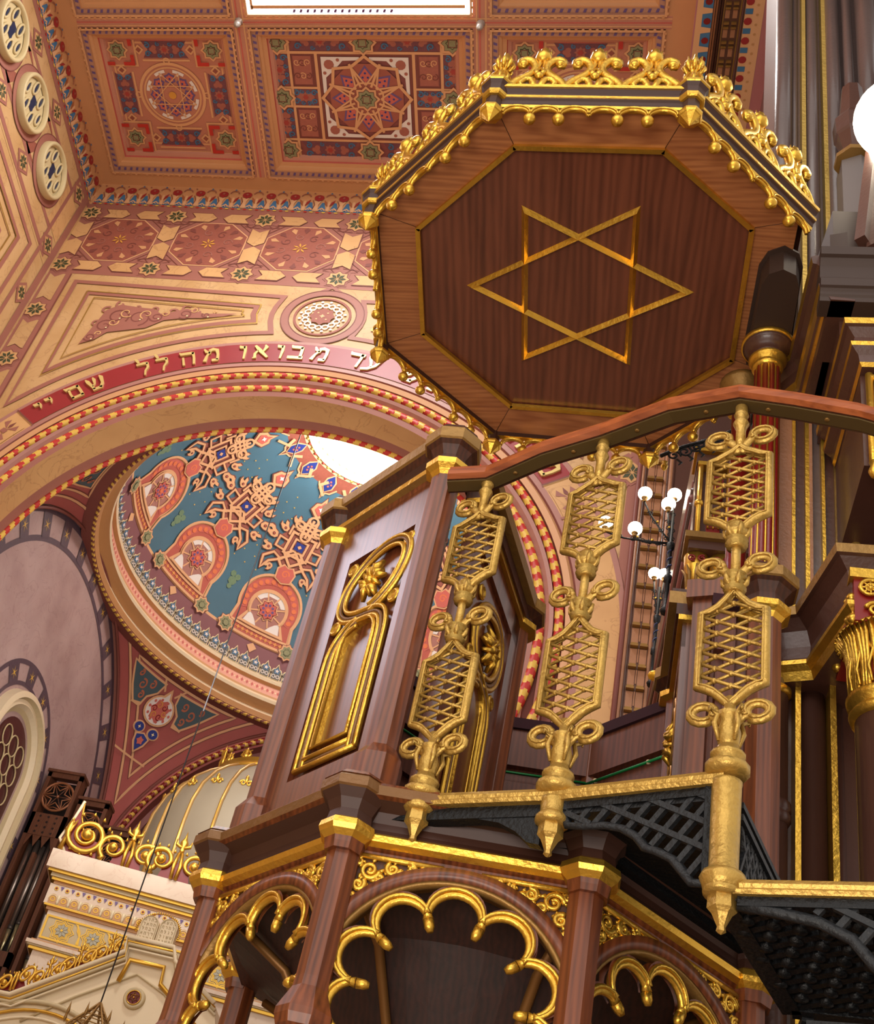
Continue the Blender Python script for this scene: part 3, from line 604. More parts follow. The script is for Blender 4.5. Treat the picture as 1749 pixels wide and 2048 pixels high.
def field_centre(cx_, cy_):
    U, Vv = 1.43, .98
    pc.rect(cx_-1.72, cy_-1.3, cx_+1.72, cy_+1.3, ORNP, 1); pc.frame(cx_-1.63, cy_-1.2, cx_+1.63, cy_+1.2, .045, ORNL, 2)
    pc.rect(cx_-1.6, cy_-1.15, cx_+1.6, cy_+1.15, mat('centre_coffer_ground', '#8a4c48', .6, 0, .15, 20), 2)
    for s_ in (-1, 1):
        for t in (-1, 1):
            arab(cx_+min(s_*.22, s_*1.2), cy_+t*Vv-.16, cx_+max(s_*.22, s_*1.2), cy_+t*Vv+.16, PLUM, BLUM)
            arab(cx_+s_*U-.16, cy_+min(t*.2, t*.76), cx_+s_*U+.16, cy_+max(t*.2, t*.76), PLUM, BLUM, False)
            x0, x1 = sorted((cx_+s_*.86, cx_+s_*1.22)); y0, y1 = sorted((cy_+t*.2, cy_+t*.76))
            pc.frame(x0, y0, x1, y1, .035, MAUVD, 3); pc.rect(x0+.03, y0+.03, x1-.03, y1-.03, ARD, 4)
            for i in range(6): pc.curl(x0+.09+.09*(i % 3), y0+.14+.24*(i//3), .06, .018, (ORNL, MAUVD)[i % 2], 5, 1.2, i)
        arab(cx_+min(s_*.84, s_*1.24), cy_-.15, cx_+max(s_*.84, s_*1.24), cy_+.15, PLUM, BLUM)
        pc.line((cx_+s_*1.25, cy_-1.15), (cx_+s_*1.25, cy_+1.15), .045, ORNL, 5); pc.line((cx_+s_*.80, cy_-.8), (cx_+s_*.80, cy_+.8), .05, ORNL, 5)
        pc.line((cx_-1.6, cy_+s_*.79), (cx_+1.6, cy_+s_*.79), .045, ORNL, 5)
        for t in (-1, 1): pc.line((cx_+t*.82, cy_+s_*.17), (cx_+t*1.6, cy_+s_*.17), .04, ORNL, 5)
    # white cornered square with eight petalled rosette
    pc.frame(cx_-.75, cy_-.75, cx_+.75, cy_+.75, .04, MAUVD, 5)
    for s_ in (-1, 1):
        for t in (-1, 1):
            P = [(s_*.72, t*.72), (s_*.08, t*.72), (s_*.08, t*.665), (s_*.36, t*.655), (s_*.5, t*.5), (s_*.655, t*.36), (s_*.665, t*.08), (s_*.72, t*.08)]
            pc.fill([(cx_+a, cy_+b) for a, b in P], WHITE, 6); pc.disc(cx_+s_*.59, cy_+t*.59, .085, ARD, 7, 10)
            pc.disc(cx_+s_*.44, cy_+t*.67, .03, ARD, 7, 8); pc.disc(cx_+s_*.67, cy_+t*.44, .03, ARD, 7, 8)
    oc = [(cx_+.66*cos(radians(22.5+45*i)), cy_+.66*sin(radians(22.5+45*i))) for i in range(8)]
    pc.fill(oc, mat('rosette_ground', '#a35b4a', .6, 0, .1), 7)
    st = pc.starp(cx_, cy_, .74, .60); pc.stroke(st, .05, ORNL, 9, True)
    for i in range(8):
        a = i*pi/4; u, v = cx_+.40*cos(a), cy_+.40*sin(a)
        kite = [(u+.19*cos(a)*1, v+.19*sin(a)), (u+.13*cos(a+pi/2), v+.13*sin(a+pi/2)), (u-.17*cos(a), v-.17*sin(a)), (u-.13*cos(a+pi/2), v-.13*sin(a+pi/2))]
        pc.fill(kite, INDI, 8); pc.fill([(u+(x-u)*.72, v+(y-v)*.72) for x, y in kite], CORAL, 9)
        for q in range(3): pc.disc(u+.05*cos(a+2.1*q), v+.05*sin(a+2.1*q), .02, BLUE, 10, 6)
        pc.line((cx_+.22*cos(a+pi/8), cy_+.22*sin(a+pi/8)), (cx_+.66*cos(a+pi/8), cy_+.66*sin(a+pi/8)), .04, ORNL, 10)
        pc.line((cx_+.30*cos(a+pi/8), cy_+.30*sin(a+pi/8)), (cx_+.30*cos(a-pi/8), cy_+.30*sin(a-pi/8)), .03, ORNL, 10); pc.line((cx_+.60*cos(a+pi/8), cy_+.60*sin(a+pi/8)), (cx_+.24*cos(a), cy_+.24*sin(a)), .03, ORNL, 10); pc.line((cx_+.60*cos(a-pi/8), cy_+.60*sin(a-pi/8)), (cx_+.24*cos(a), cy_+.24*sin(a)), .03, ORNL, 10)
    for i in (-1, 0, 1):
        for j in (-1, 0, 1): sage(cx_+i*U, cy_+j*Vv, .17, 12)
def field_side(cx_, cy_):
    U, Vv = .84, .82; g = mat('side_coffer_ground', '#c17f66', .6, 0, .05)
    pc.rect(cx_-1.2, cy_-1.3, cx_+1.2, cy_+1.3, ORNP, 1); pc.rect(cx_-1.05, cy_-1.06, cx_+1.05, cy_+1.06, g, 2)
    pc.frame(cx_-1.1, cy_-1.1, cx_+1.1, cy_+1.1, .04, ORNL, 3); pc.frame(cx_-1.14, cy_-1.16, cx_+1.14, cy_+1.16, .02, MAUVD, 3)
    pc.frame(cx_-.96, cy_-.94, cx_+.96, cy_+.94, .03, ORNL, 3); pc.rect(cx_-.34, cy_+.86, cx_+.34, cy_+1.02, CORAL, 3); pc.rect(cx_-.34, cy_-1.02, cx_+.34, cy_-.86, CORAL, 3)
    for s_ in (-1, 1):
        for t in (-1, 1):
            u, v = cx_+s_*U, cy_+t*Vv
            pc.rect(u-.33, v-.31, u+.33, v+.31, g, 4); pc.frame(u-.31, v-.29, u+.31, v+.29, .035, ORNL, 5)
            for a in (-1, 1):
                for b in (-1, 1): pc.stroke([(u+a*.25, v+b*.08), (u+a*.25, v+b*.24), (u+a*.08, v+b*.24)], .065, RED, 13)
            for a, b in ((1, 0), (-1, 0), (0, 1), (0, -1)): pc.star(u+a*.38, v+b*.37, .09, ORNL, 6, .064, 4); pc.star(u+a*.38, v+b*.37, .05, ROSE, 7, .035, 4)
            sage(u, v, .145)
    for t in (-1, 1):
        arab(cx_-.40, cy_+t*Vv-.15, cx_+.40, cy_+t*Vv+.15, PLUM, BLUM); pc.stroke([(cx_-.42, cy_+t*Vv-.19), (cx_+.42, cy_+t*Vv-.19)], .035, ORNL, 5); pc.stroke([(cx_-.42, cy_+t*Vv+.19), (cx_+.42, cy_+t*Vv+.19)], .035, ORNL, 5)
        arab(cx_+t*U-.15, cy_-.40, cx_+t*U+.15, cy_+.40, PLUM, BLUM, False); pc.stroke([(cx_+t*U-.19, cy_-.42), (cx_+t*U-.19, cy_+.42)], .035, ORNL, 5); pc.stroke([(cx_+t*U+.19, cy_-.42), (cx_+t*U+.19, cy_+.42)], .035, ORNL, 5)
    pc.disc(cx_, cy_, .56, g, 4, 32)
    for r_, w_ in ((.57, .05), (.50, .03)): pc.ring(cx_, cy_, r_, w_, ORNL, 6, 40)
    for i in range(4): a = i*pi/2; pc.ring(cx_+.62*cos(a), cy_+.62*sin(a), .05, .025, ORNL, 6, 12)
    for i in range(8):
        a = i*pi/4+pi/8; pc.ring(cx_, cy_, .44, .055, WHITE, 6, 6, degrees(a)-13, degrees(a)+13); pc.disc(cx_+.40*cos(a), cy_+.40*sin(a), .03, WHITE, 7, 6)
        b = i*pi/4; u, v = cx_+.30*cos(b), cy_+.30*sin(b); pc.star(u, v, .11, INDI, 6, .085, 6, b); pc.star(u, v, .075, CORAL, 7, .055, 6, b); pc.disc(u, v, .02, BLUE, 8, 6)
        pc.line((cx_+.44*cos(a), cy_+.44*sin(a)), (cx_+.44*cos(a+3*pi/4), cy_+.44*sin(a+3*pi/4)), .018, ORNL, 9)
    pc.disc(cx_, cy_, .07, mat('ochre_star', '#d89a3f', .5), 9, 8)
for j in range(3):
    for i in range(3):
        x0 = (RX[0], RX[1]+HW, RX[2]+HW)[i]; x1 = (RX[1]-HW, RX[2]-HW, RX[3]-.08)[i]; y1 = RY[j] if j == 0 else RY[j]-.10; y0 = RY[j+1]+.10
        cell(x0, x1, y0, y1); cx_, cy_ = (-8.27, -4.88, -1.50)[i], (11.01, 8.17, 5.3)[j]
        if j == 1 and i == 1: continue
        if j == 0: (field_side, field_centre, field_side)[i](cx_, cy_)
        elif j == 1: pc.rect(x0+.3, y0+.3, x1-.3, y1-.3, ORNG, 1)
ceil = cl.build('ceiling'); struct(ceil, 'orange coffered ceiling painted with stars, rosettes and arabesques')
sk = MB(); x0, x1, y0, y1 = RX[1]+HW+.01, RX[2]-HW-.01, RY[2]+.11, RY[1]-.11
sk.box((x0, y0, ZC+.01), (x1, y1, ZC+.10), SKYG); sk.bar((x0+.1, y1-.14, ZC+.005), (x1-.1, y1-.14, ZC+.005), .05, .02, ORNL); sk.bar((x0+.1, y0, ZC+.005), (x0+.1, y1-.1, ZC+.005), .04, .02, ORNL); sko = sk.build('skylight_pane', ceil, 'glaring white skylight')
# floral cove between wall and ceiling (far, left)
cv = MB()
for i in range(1):
    cv.add([(WXL, WY, ZK), (WXR, WY, ZK), (WXR, 12.68, ZC+.01), (WXL+.07, 12.68, ZC+.01)], [[0, 1, 2, 3]], ORNG)
    cv.add([(WXL, WY, ZK), (WXL, -3, ZK), (WXL+.07, -3, ZC+.01), (WXL+.07, 12.68, ZC+.01)], [[0, 1, 2, 3]], ORNG)
CRF = mat('crimson_flower', '#9c2a2c', .5, 0, .08)
def cove(P, a, b):
    n = int(round((b-a)/.43)); d = (b-a)/n
    P.rect(a, 0, b, .04, MAUVE, 1)
    for i in range(n):
        u = a+(i+.5)*d
        for c in (u+d*.25, u-d*.25):                        # blue ground between the stems
            P.fill([(c-.085, .05), (c+.085, .05), (c+.055, .15), (c+.02, .27), (c-.02, .27), (c-.055, .15)], BLUM, 1); P.stroke([(c-.07, .07), (c, .13), (c+.07, .07)], .022, PEACH, 2)
        P.fill([(u-.05, .05), (u+.05, .05), (u+.03, .2), (u+.07, .3), (u-.05, .3), (u-.02, .2)], PEACH, 3); P.stroke([(u-.06, .06), (u-.03, .2), (u-.08, .31)], .012, MAUVD, 4)
        P.disc(u+.02, .37, .088, CRF, 5, 12, .8); P.fill([(u-.06, .33), (u+.02, .28), (u+.1, .33), (u+.02, .36)], CRF, 5); P.star(u+.02, .38, .03, ARD, 6, .015, 5)
        v = u+d/2
        P.fill([(v-.03, .05), (v+.03, .05), (v+.02, .3), (v-.02, .3)], PEACH, 3)
        for s_ in (-1, 1): P.fill([(v+s_*.01, .16), (v+s_*.08, .24), (v+s_*.10, .33), (v+s_*.04, .27)], CRF if s_ > 0 else mat('flower_ochre_red', '#a8603a', .5), 4)
        P.ring(v, .38, .085, .022, MAUVE, 4, 8, 15, 165); P.disc(v, .49, .022, BLUM, 4, 4); P.disc(u-.08, .48, .018, MAUVE, 4, 5)
        for q in range(5): P.ring(u-.18+q*.09, .055, .03, .012, PEACH, 4, 6, 0, 180)
        for q in range(4): P.disc(u-.16+q*.107, .018, .035, YEL if q % 2 else RED, 3, 6, .5)
cove(Paint(cv, lambda u, v, l=0: V((u, WY-v*.125-l, ZK+v)), .004), WXL+.05, WXR)
cove(Paint(cv, lambda u, v, l=0: V((WXL+v*.125+l, u, ZK+v)), .004), 2.0, 12.70)
cvo = cv.build('trim_1'); struct(cvo, 'painted cove of red flowers and blue palmettes round the ceiling')
for k, (px_, py_) in enumerate(((478, 42), (962, 47))):
    b = onz(px_, py_, ZC-.02); t = MB()
    t.lathe([(.0, -.17), (.045, -.15), (.06, -.10), (.045, -.055), (.07, -.03), (.05, .02)], (0, 0, 0), mat('pearl_grey_boss', '#b9b4ae', .3, .3), 12)
    o = t.build('ceiling_boss', None, None, (b.x, b.y, ZC-.01)); tag(o, 'small pearl grey boss on the ceiling rib at the %s corner of the skylight' % ('left' if k == 0 else 'right'), 'ceiling boss', 'bosses at the skylight corners')
# ================================================================== domed bay behind the great arch
DX, DY, DZ, DR = -5.05, 17.9, 14.3, 4.3
bay = thing('dome', 'blue starred dome on a ring of mouldings seen through the great arch', 'dome', (0, 0, 0)); bay['kind'] = 'structure'; del bay['category']
# shell: bands by height
def sph(az, ph, l=0, R=DR): a = radians(az); q = radians(ph); r = R-l; return V((DX+r*cos(q)*cos(a), DY+r*cos(q)*sin(a), DZ+r*sin(q)))
d = MB(); NA = 120
bands = [(8.5, 9.6, CREAM), (9.6, 10.6, DKBR), (10.6, 12.2, LACE), (12.2, 17.0, PLUM if 0 else mat('plum_band', '#86565a', .6, 0, .08)), (17.0, 17.8, PEACH), (17.8, 66, TEAL), (66, 70.4, ROSE), (70.4, 71.2, YEP)]
for p0, p1, m_ in bands:
    k = max(1, int((p1-p0)/3.5)); vs = []; fs = []
    for i in range(k+1):
        for j in range(NA): vs.append(sph(360*j/NA, p0+(p1-p0)*i/k))
    for i in range(k):
        for j in range(NA): fs.append([i*NA+j, i*NA+(j+1) % NA, (i+1)*NA+(j+1) % NA, (i+1)*NA+j])
    d.add(vs, fs, m_, True)
def local(az0, ph0):
    def fn(s_, t, l=0):
        ph = ph0+degrees(t/DR); return sph(az0-degrees(s_/(DR*max(.2, cos(radians(ph))))), ph, l)
    return fn
def knotbox(P, pts, w=.075, m_=PEACH, l=6): P.stroke(pts, w+.035, MAUVD, l-1, True); P.stroke(pts, w, m_, l, True)
CORM = mat('medallion_coral_ground', '#bb5f50', .6, 0, .08)
for k in range(12):
    az = 122.8+30*k
    P = Paint(d, (lambda f_: (lambda u, v, l=0: f_(u*1.11, (v+.66)*1.12-.66, l)))(local(az, 26.5)), .006, .16)
    up = Paint(d, (lambda f_: (lambda u, v, l=0: f_(u*1.12, v*1.0, l)))(local(az, 47.0)), .006, .16)
    # horseshoe band
    ho = [(-.66, -.62)]+arc(0, .02, .62, 200, -20, 26)+[(.66, -.62)]
    P.fill(ho, PEACH, 1); ho1 = [(-.60, -.58)]+arc(0, .02, .575, 200, -20, 26)+[(.60, -.58)]; P.fill(ho1, CORM, 2)
    P.fill([(-.70, -.66), (.70, -.66), (.64, -.48), (-.64, -.48)], CORM, 3)
    P.ring(0, .02, .49, .12, CORAL, 3, 30, -24, 204)
    for a in range(-15, 200, 15): P.disc(.49*cos(radians(a)), .02+.49*sin(radians(a)), .048, CORAO, 4, 8)
    for s_ in range(-5, 6): P.star(s_*.10, -.575, .05, mat('orange_star', '#e09a52', .5), 4, .022, 4)
    P.stroke([(-.66, -.665), (.66, -.665)], .05, PEACH, 5); P.stroke([(-.60, -.495), (.60, -.495)], .045, PEACH, 5)
    P.stroke(ho, .045, PEACH, 5, False)
    ins = [(-.50, -.46)]+arc(0, -.04, .405, 205, -25, 24)+[(.50, -.46)]
    P.fill(ins, PEACH, 5); ins2 = [(-.42, -.43)]+arc(0, -.04, .36, 208, -28, 24)+[(.42, -.43)]; P.fill(ins2, MAUVL, 6)
    for a in (50, 130): P.fill([(.345*cos(radians(a+t)), -.04+.345*sin(radians(a+t))) for t in (-24, -12, 0, 12, 24)]+[(.25*cos(radians(a+t)), -.04+.25*sin(radians(a+t))) for t in (20, 0, -20)], WHITE, 7)
    for s_ in (-1, 1): P.fill([(s_*.38, -.41), (s_*.10, -.41), (s_*.16, -.32), (s_*.24, -.24), (s_*.32, -.20)], WHITE, 7)
    P.fill([(-.12, .30), (0, .33), (.12, .30), (.09, .22), (-.09, .22)], WHITE, 7)
    P.ring(0, -.04, .36, .045, PEACH, 9, 28, -30, 210); P.stroke([(-.44, -.43), (.44, -.43)], .045, PEACH, 9)
    for a in (22, 67, 112, 157): P.stroke([(.34*cos(radians(a)), -.04+.34*sin(radians(a))), (-.34*cos(radians(a)), -.04-.34*sin(radians(a)))], .028, PEACH, 8)
    P.star(0, -.04, .225, PEACH, 9); P.star(0, -.04, .20, MAUVD, 10); P.star(0, -.04, .185, CORAL, 11); P.star(0, -.04, .05, CORAO, 13, .035)
    for i in range(8): P.disc(.10*cos(i*pi/4), -.04+.10*sin(i*pi/4), .026, INDI, 12, 6); P.disc(.145*cos(i*pi/4+.39), -.04+.145*sin(i*pi/4+.39), .016, REDD, 12, 5)
    # stars at the foot
    for s_ in (-1, 1):
        x = s_*.665; P.star(x, -.645, .19, MAUVD, 6); P.star(x, -.645, .175, PEACH, 7); P.star(x, -.645, .135, SAGE, 8); P.star(x, -.645, .08, DGRN, 9, .06); P.star(x, -.645, .065, SAGE, 10, .05)
    P.fill([(0, -.72), (-.1, -.80), (0, -.92), (.1, -.80)], PEACH, 3)
    # shield above the band
    sh = [(0, .52), (-.17, .58), (-.20, .78), (-.10, .90), (0, .86), (.10, .90), (.20, .78), (.17, .58)]
    P.fill(sh, PEACH, 7); P.fill([(x*.85, .72+(y-.72)*.86) for x, y in sh], CORAL, 8); P.curl(0, .72, .08, .025, CORAO, 9, 1.2)
    # tall interlaced arabesque
    Q = up
    def strap(pts, w=.052, l=6, closed=True): Q.stroke(pts, w+.036, MAUVD, l-2, closed); Q.stroke(pts, w, PEACH, l, closed)
    gr = [(0, -.66), (.24, -.46), (.40, -.30), (.30, -.06), (.42, .06), (.30, .26), (.14, .34)]; Q.fill(gr+[(-x, y) for x, y in gr[::-1]], mat('arabesque_rose_ground', '#9c5c4e', .6, 0, .08), 2)
    strap([(0, -.68), (.26, -.42), (0, -.16), (-.26, -.42)]); strap([(0, -.46), (.20, -.26), (0, -.04), (-.20, -.26)])
    strap([(-.24, -.24), (.24, -.24), (.24, .24), (-.24, .24)]); strap([(-.13, -.13), (.13, -.13), (.13, .13), (-.13, .13)], .04)
    for s_ in (-1, 1):
        strap([(s_*.22, -.40), (s_*.42, -.56), (s_*.52, -.78), (s_*.56, -.52), (s_*.40, -.34)], .045)
        strap([(s_*.24, -.20), (s_*.44, -.20), (s_*.44, .02), (s_*.24, .02)], .04); strap([(s_*.12, .24), (s_*.12, .34), (s_*.30, .34), (s_*.30, .14)], .04, 6, False)
        for (cx_, cy_, r_, a_) in ((.52, -.30, .085, -.3), (.54, -.02, .10, .2), (.40, .20, .085, .7), (.34, -.62, .07, -1.0), (.26, .44, .075, 1.0)):
            ca, sa = cos(a_), sin(a_)
            def R2(x, y): return (s_*(cx_+x*ca-y*sa), cy_+x*sa+y*ca)
            leaf = [(-.6, 0), (-.2, .8), (.6, .9), (1.2, 1.3), (1.9, 1.0), (1.5, .5), (1.0, .3), (1.5, -.2), (2.1, -.1), (1.5, -.8), (.5, -.9), (-.3, -.6)]
            Q.fill([R2(x*r_*1.12, y*r_*1.2) for x, y in leaf], MAUVD, 4); Q.fill([R2(x*r_, y*r_) for x, y in leaf], PEACH, 5); u_, v_ = R2(.35*r_, 0); Q.disc(u_, v_, r_*.34, MAUVD, 6, 8); Q.disc(u_, v_, r_*.15, CORAL, 7, 6)
    up.star(0, 0, .12, MAUVD, 7, .085, 4); up.rect(-.09, -.09, .09, .09, BLUE, 8); up.star(0, 0, .045, PEACH, 9, .032, 4)
    for s_ in (-1, 1):                                      # endless knot
        for t in (-1, 0, 1):
            if s_ == 1: up.stroke([(-.22, .42+t*.09), (.22, .42+t*.09)], .075, MAUVD, 6); up.stroke([(t*.09, .22), (t*.09, .66)], .075, MAUVD, 6); up.stroke([(-.22, .42+t*.09), (.22, .42+t*.09)], .045, PEACH, 7); up.stroke([(t*.09, .22), (t*.09, .66)], .045, PEACH, 7)
        up.ring(s_*.20, .44, .085, .045, PEACH, 8, 12); up.ring(0, .44+s_*.2, .085, .045, PEACH, 8, 12)
    fl_ = [(0, .72), (-.16, .86), (-.12, 1.02), (-.05, 1.06), (0, 1.22), (.05, 1.06), (.12, 1.02), (.16, .86)]
    up.fill([(x*1.25, .96+(y-.96)*1.2) for x, y in fl_], MAUVD, 5); up.fill([(x*1.1, .96+(y-.96)*1.05) for x, y in fl_], PEACH, 6); up.fill([(x*.7, .94+(y-.94)*.7) for x, y in fl_], CORAL, 7); up.star(0, .94, .06, WHITE, 8, .03, 4)
    for s_ in (-1, 1): up.stroke([(s_*.12, 1.22), (s_*.28, 1.40), (s_*.16, 1.56)], .06, PEACH, 5)
    # small gold stars on the blue, sprig between medallions
    random.seed(40+k)
    ft = Paint(d, local(az+15, 40), .006)
    for i in range(9):
        for j in (-1, 0, 1):
            t = -.35+i*.22; s_ = j*(.30-.012*i)+(.11 if i % 2 else 0)
            if abs(s_) < .42-.03*i: ft.star(s_, t, .022, YEL, 2, .01, 4)
    ft.disc(0, -.82, .10, mat('olive_sprig', '#6f8a6a', .6, 0, .3, 30), 2, 7); ft.disc(.07, -.70, .07, MATS['olive_sprig'], 2, 6); ft.disc(-.06, -.68, .07, MATS['olive_sprig'], 2, 6); ft.disc(0, -.95, .06, MATS['olive_sprig'], 2, 6)
# ring of palmettes round the oculus
for k in range(18):
    Q = Paint(d, local(122.8+20*k+5, 66.0), .006, .2)
    ph = 66.0
    Q.fill([(-.22, .02), (-.12, -.12), (-.04, -.12), (0, -.26), (.04, -.12), (.12, -.12), (.22, .02), (.16, .30), (-.16, .30)], ROSE, 1)
    Q.stroke([(-.22, .04), (-.13, -.10), (-.04, -.13), (0, -.28), (.04, -.13), (.13, -.10), (.22, .04)], .035, PEACH, 3)
    dr = [(0, -.10), (-.085, .02), (-.08, .18), (0, .32), (.08, .18), (.085, .02)]
    Q.fill([(x*1.5, .1+(y-.1)*1.15) for x, y in dr], PEACH, 3); Q.fill([(x*1.15, .1+(y-.1)*1.0) for x, y in dr], BLUE, 4)
    for a_, b_ in ((0, .04), (0, .16), (-.04, .1), (.04, .1)): Q.star(a_, b_, .03, CORAL, 5, .02, 4)
# lace of palmettes at the foot of the dome
for k in range(108):
    Q = Paint(d, local(360/108*k, 12.0), .006)
    Q.fill([(-.105, -.20), (-.115, -.02), (-.09, .05), (-.05, .06), (0, .17), (.05, .06), (.09, .05), (.115, -.02), (.105, -.20)], YEP, 1); Q.fill([(-.09, -.19), (-.10, -.01), (-.04, .05), (0, .14), (.04, .05), (.10, -.01), (.09, -.19)], mat('lace_dark_ground', '#6d6a60', .6, 0, .2, 30), 2)
    Q.star(0, .0, .085, BLUM, 3, .05, 5, pi/2); Q.star(0, .0, .05, WHITE, 4, .022, 5, pi/2)
    for s_ in (-1, 1): Q.ring(s_*.045, -.12, .036, .014, WHITE, 3, 7); 
    Q.disc(.13, -.06, .03, mat('umber_dot', '#4d3a26', .6), 3, 4)
d.build('painted_shell', bay, 'blue vault with gold stars, coral medallions and interlaced arabesques')
# cornice ring
r = MB(); CR = CREAM; OT = mat('ochre_tan_moulding', '#c6935f', .5, 0, .06)
prof = [(4.55, 14.02), (4.36, 14.02), (4.30, 14.06), (4.26, 14.16), (4.30, 14.24), (4.20, 14.30), (4.12, 14.36), (4.10, 14.42), (4.16, 14.50), (4.18, 14.56), (4.22, 14.58), (4.23, 14.80), (4.16, 14.84), (4.14, 14.90), (4.22, 14.97)]
ms = [MAUVD, MAUVD, OT, CR, OT, OT, CR, CR, OT, OT, PINKD, OT, CR, CR]
for i in range(len(prof)-1): r.lathe([prof[i], prof[i+1]], (DX, DY, 0), ms[i], 128, caps=False)
PK = Paint(r, lambda u, v, l=0: V((DX+(4.225-l)*cos(u), DY+(4.225-l)*sin(u), 14.69+v)), .004)
for k in range(230):
    a = 2*pi*k/230; PK.fill([(a-.007, 0), (a, -.05), (a+.007, 0), (a, .05)], CORAL, 1); PK.fill([(a+.0136-.004, 0), (a+.0136, -.02), (a+.0136+.004, 0), (a+.0136, .02)], YEP, 1)
r.build('cornice_ring', bay, 'cream and ochre ring of mouldings under the dome')
rb = MB(); pts = [(DX+4.33*cos(2*pi*k/720), DY+4.33*sin(2*pi*k/720), 14.03) for k in range(721)]
rope(rb, pts, .035, YEL, MAUVD, 6, 4, .7); rb.build('bead_course', bay, 'gold beads along the lower edge of the ring')
# oculus: bright ring and glazed lantern
oc = MB()
op = [(1.40, 18.37), (1.34, 18.34), (1.30, 18.40), (1.12, 18.62), (1.06, 18.60), (1.02, 18.66), (1.02, 18.9), (.90, 18.95), (.86, 19.2), (.80, 19.2)]
om = [YEL, WHITE, PINKD, WHITE, OT, WHITE, ORNG, WHITE, WHITE]
for i in range(len(op)-1): oc.lathe([op[i], op[i+1]], (DX, DY, 0), om[i], 64, caps=False)
for k in range(44): a = 2*pi*k/44; oc.sphere((DX+1.22*cos(a), DY+1.22*sin(a), 18.49), .035, YEP, 8)
for k in range(60): a = 2*pi*k/60; oc.sphere((DX+1.38*cos(a), DY+1.38*sin(a), 18.36), .035, YEL if k % 2 else RED, 6)
oc.build('oculus_ring', bay, 'brightly lit moulded ring round the oculus')
og = MB(); og.lathe([(0, 19.35), (.85, 19.3)], (DX, DY, 0), SKYG, 40, caps=False); og.build('oculus_glass', bay, 'glowing white lantern glass')

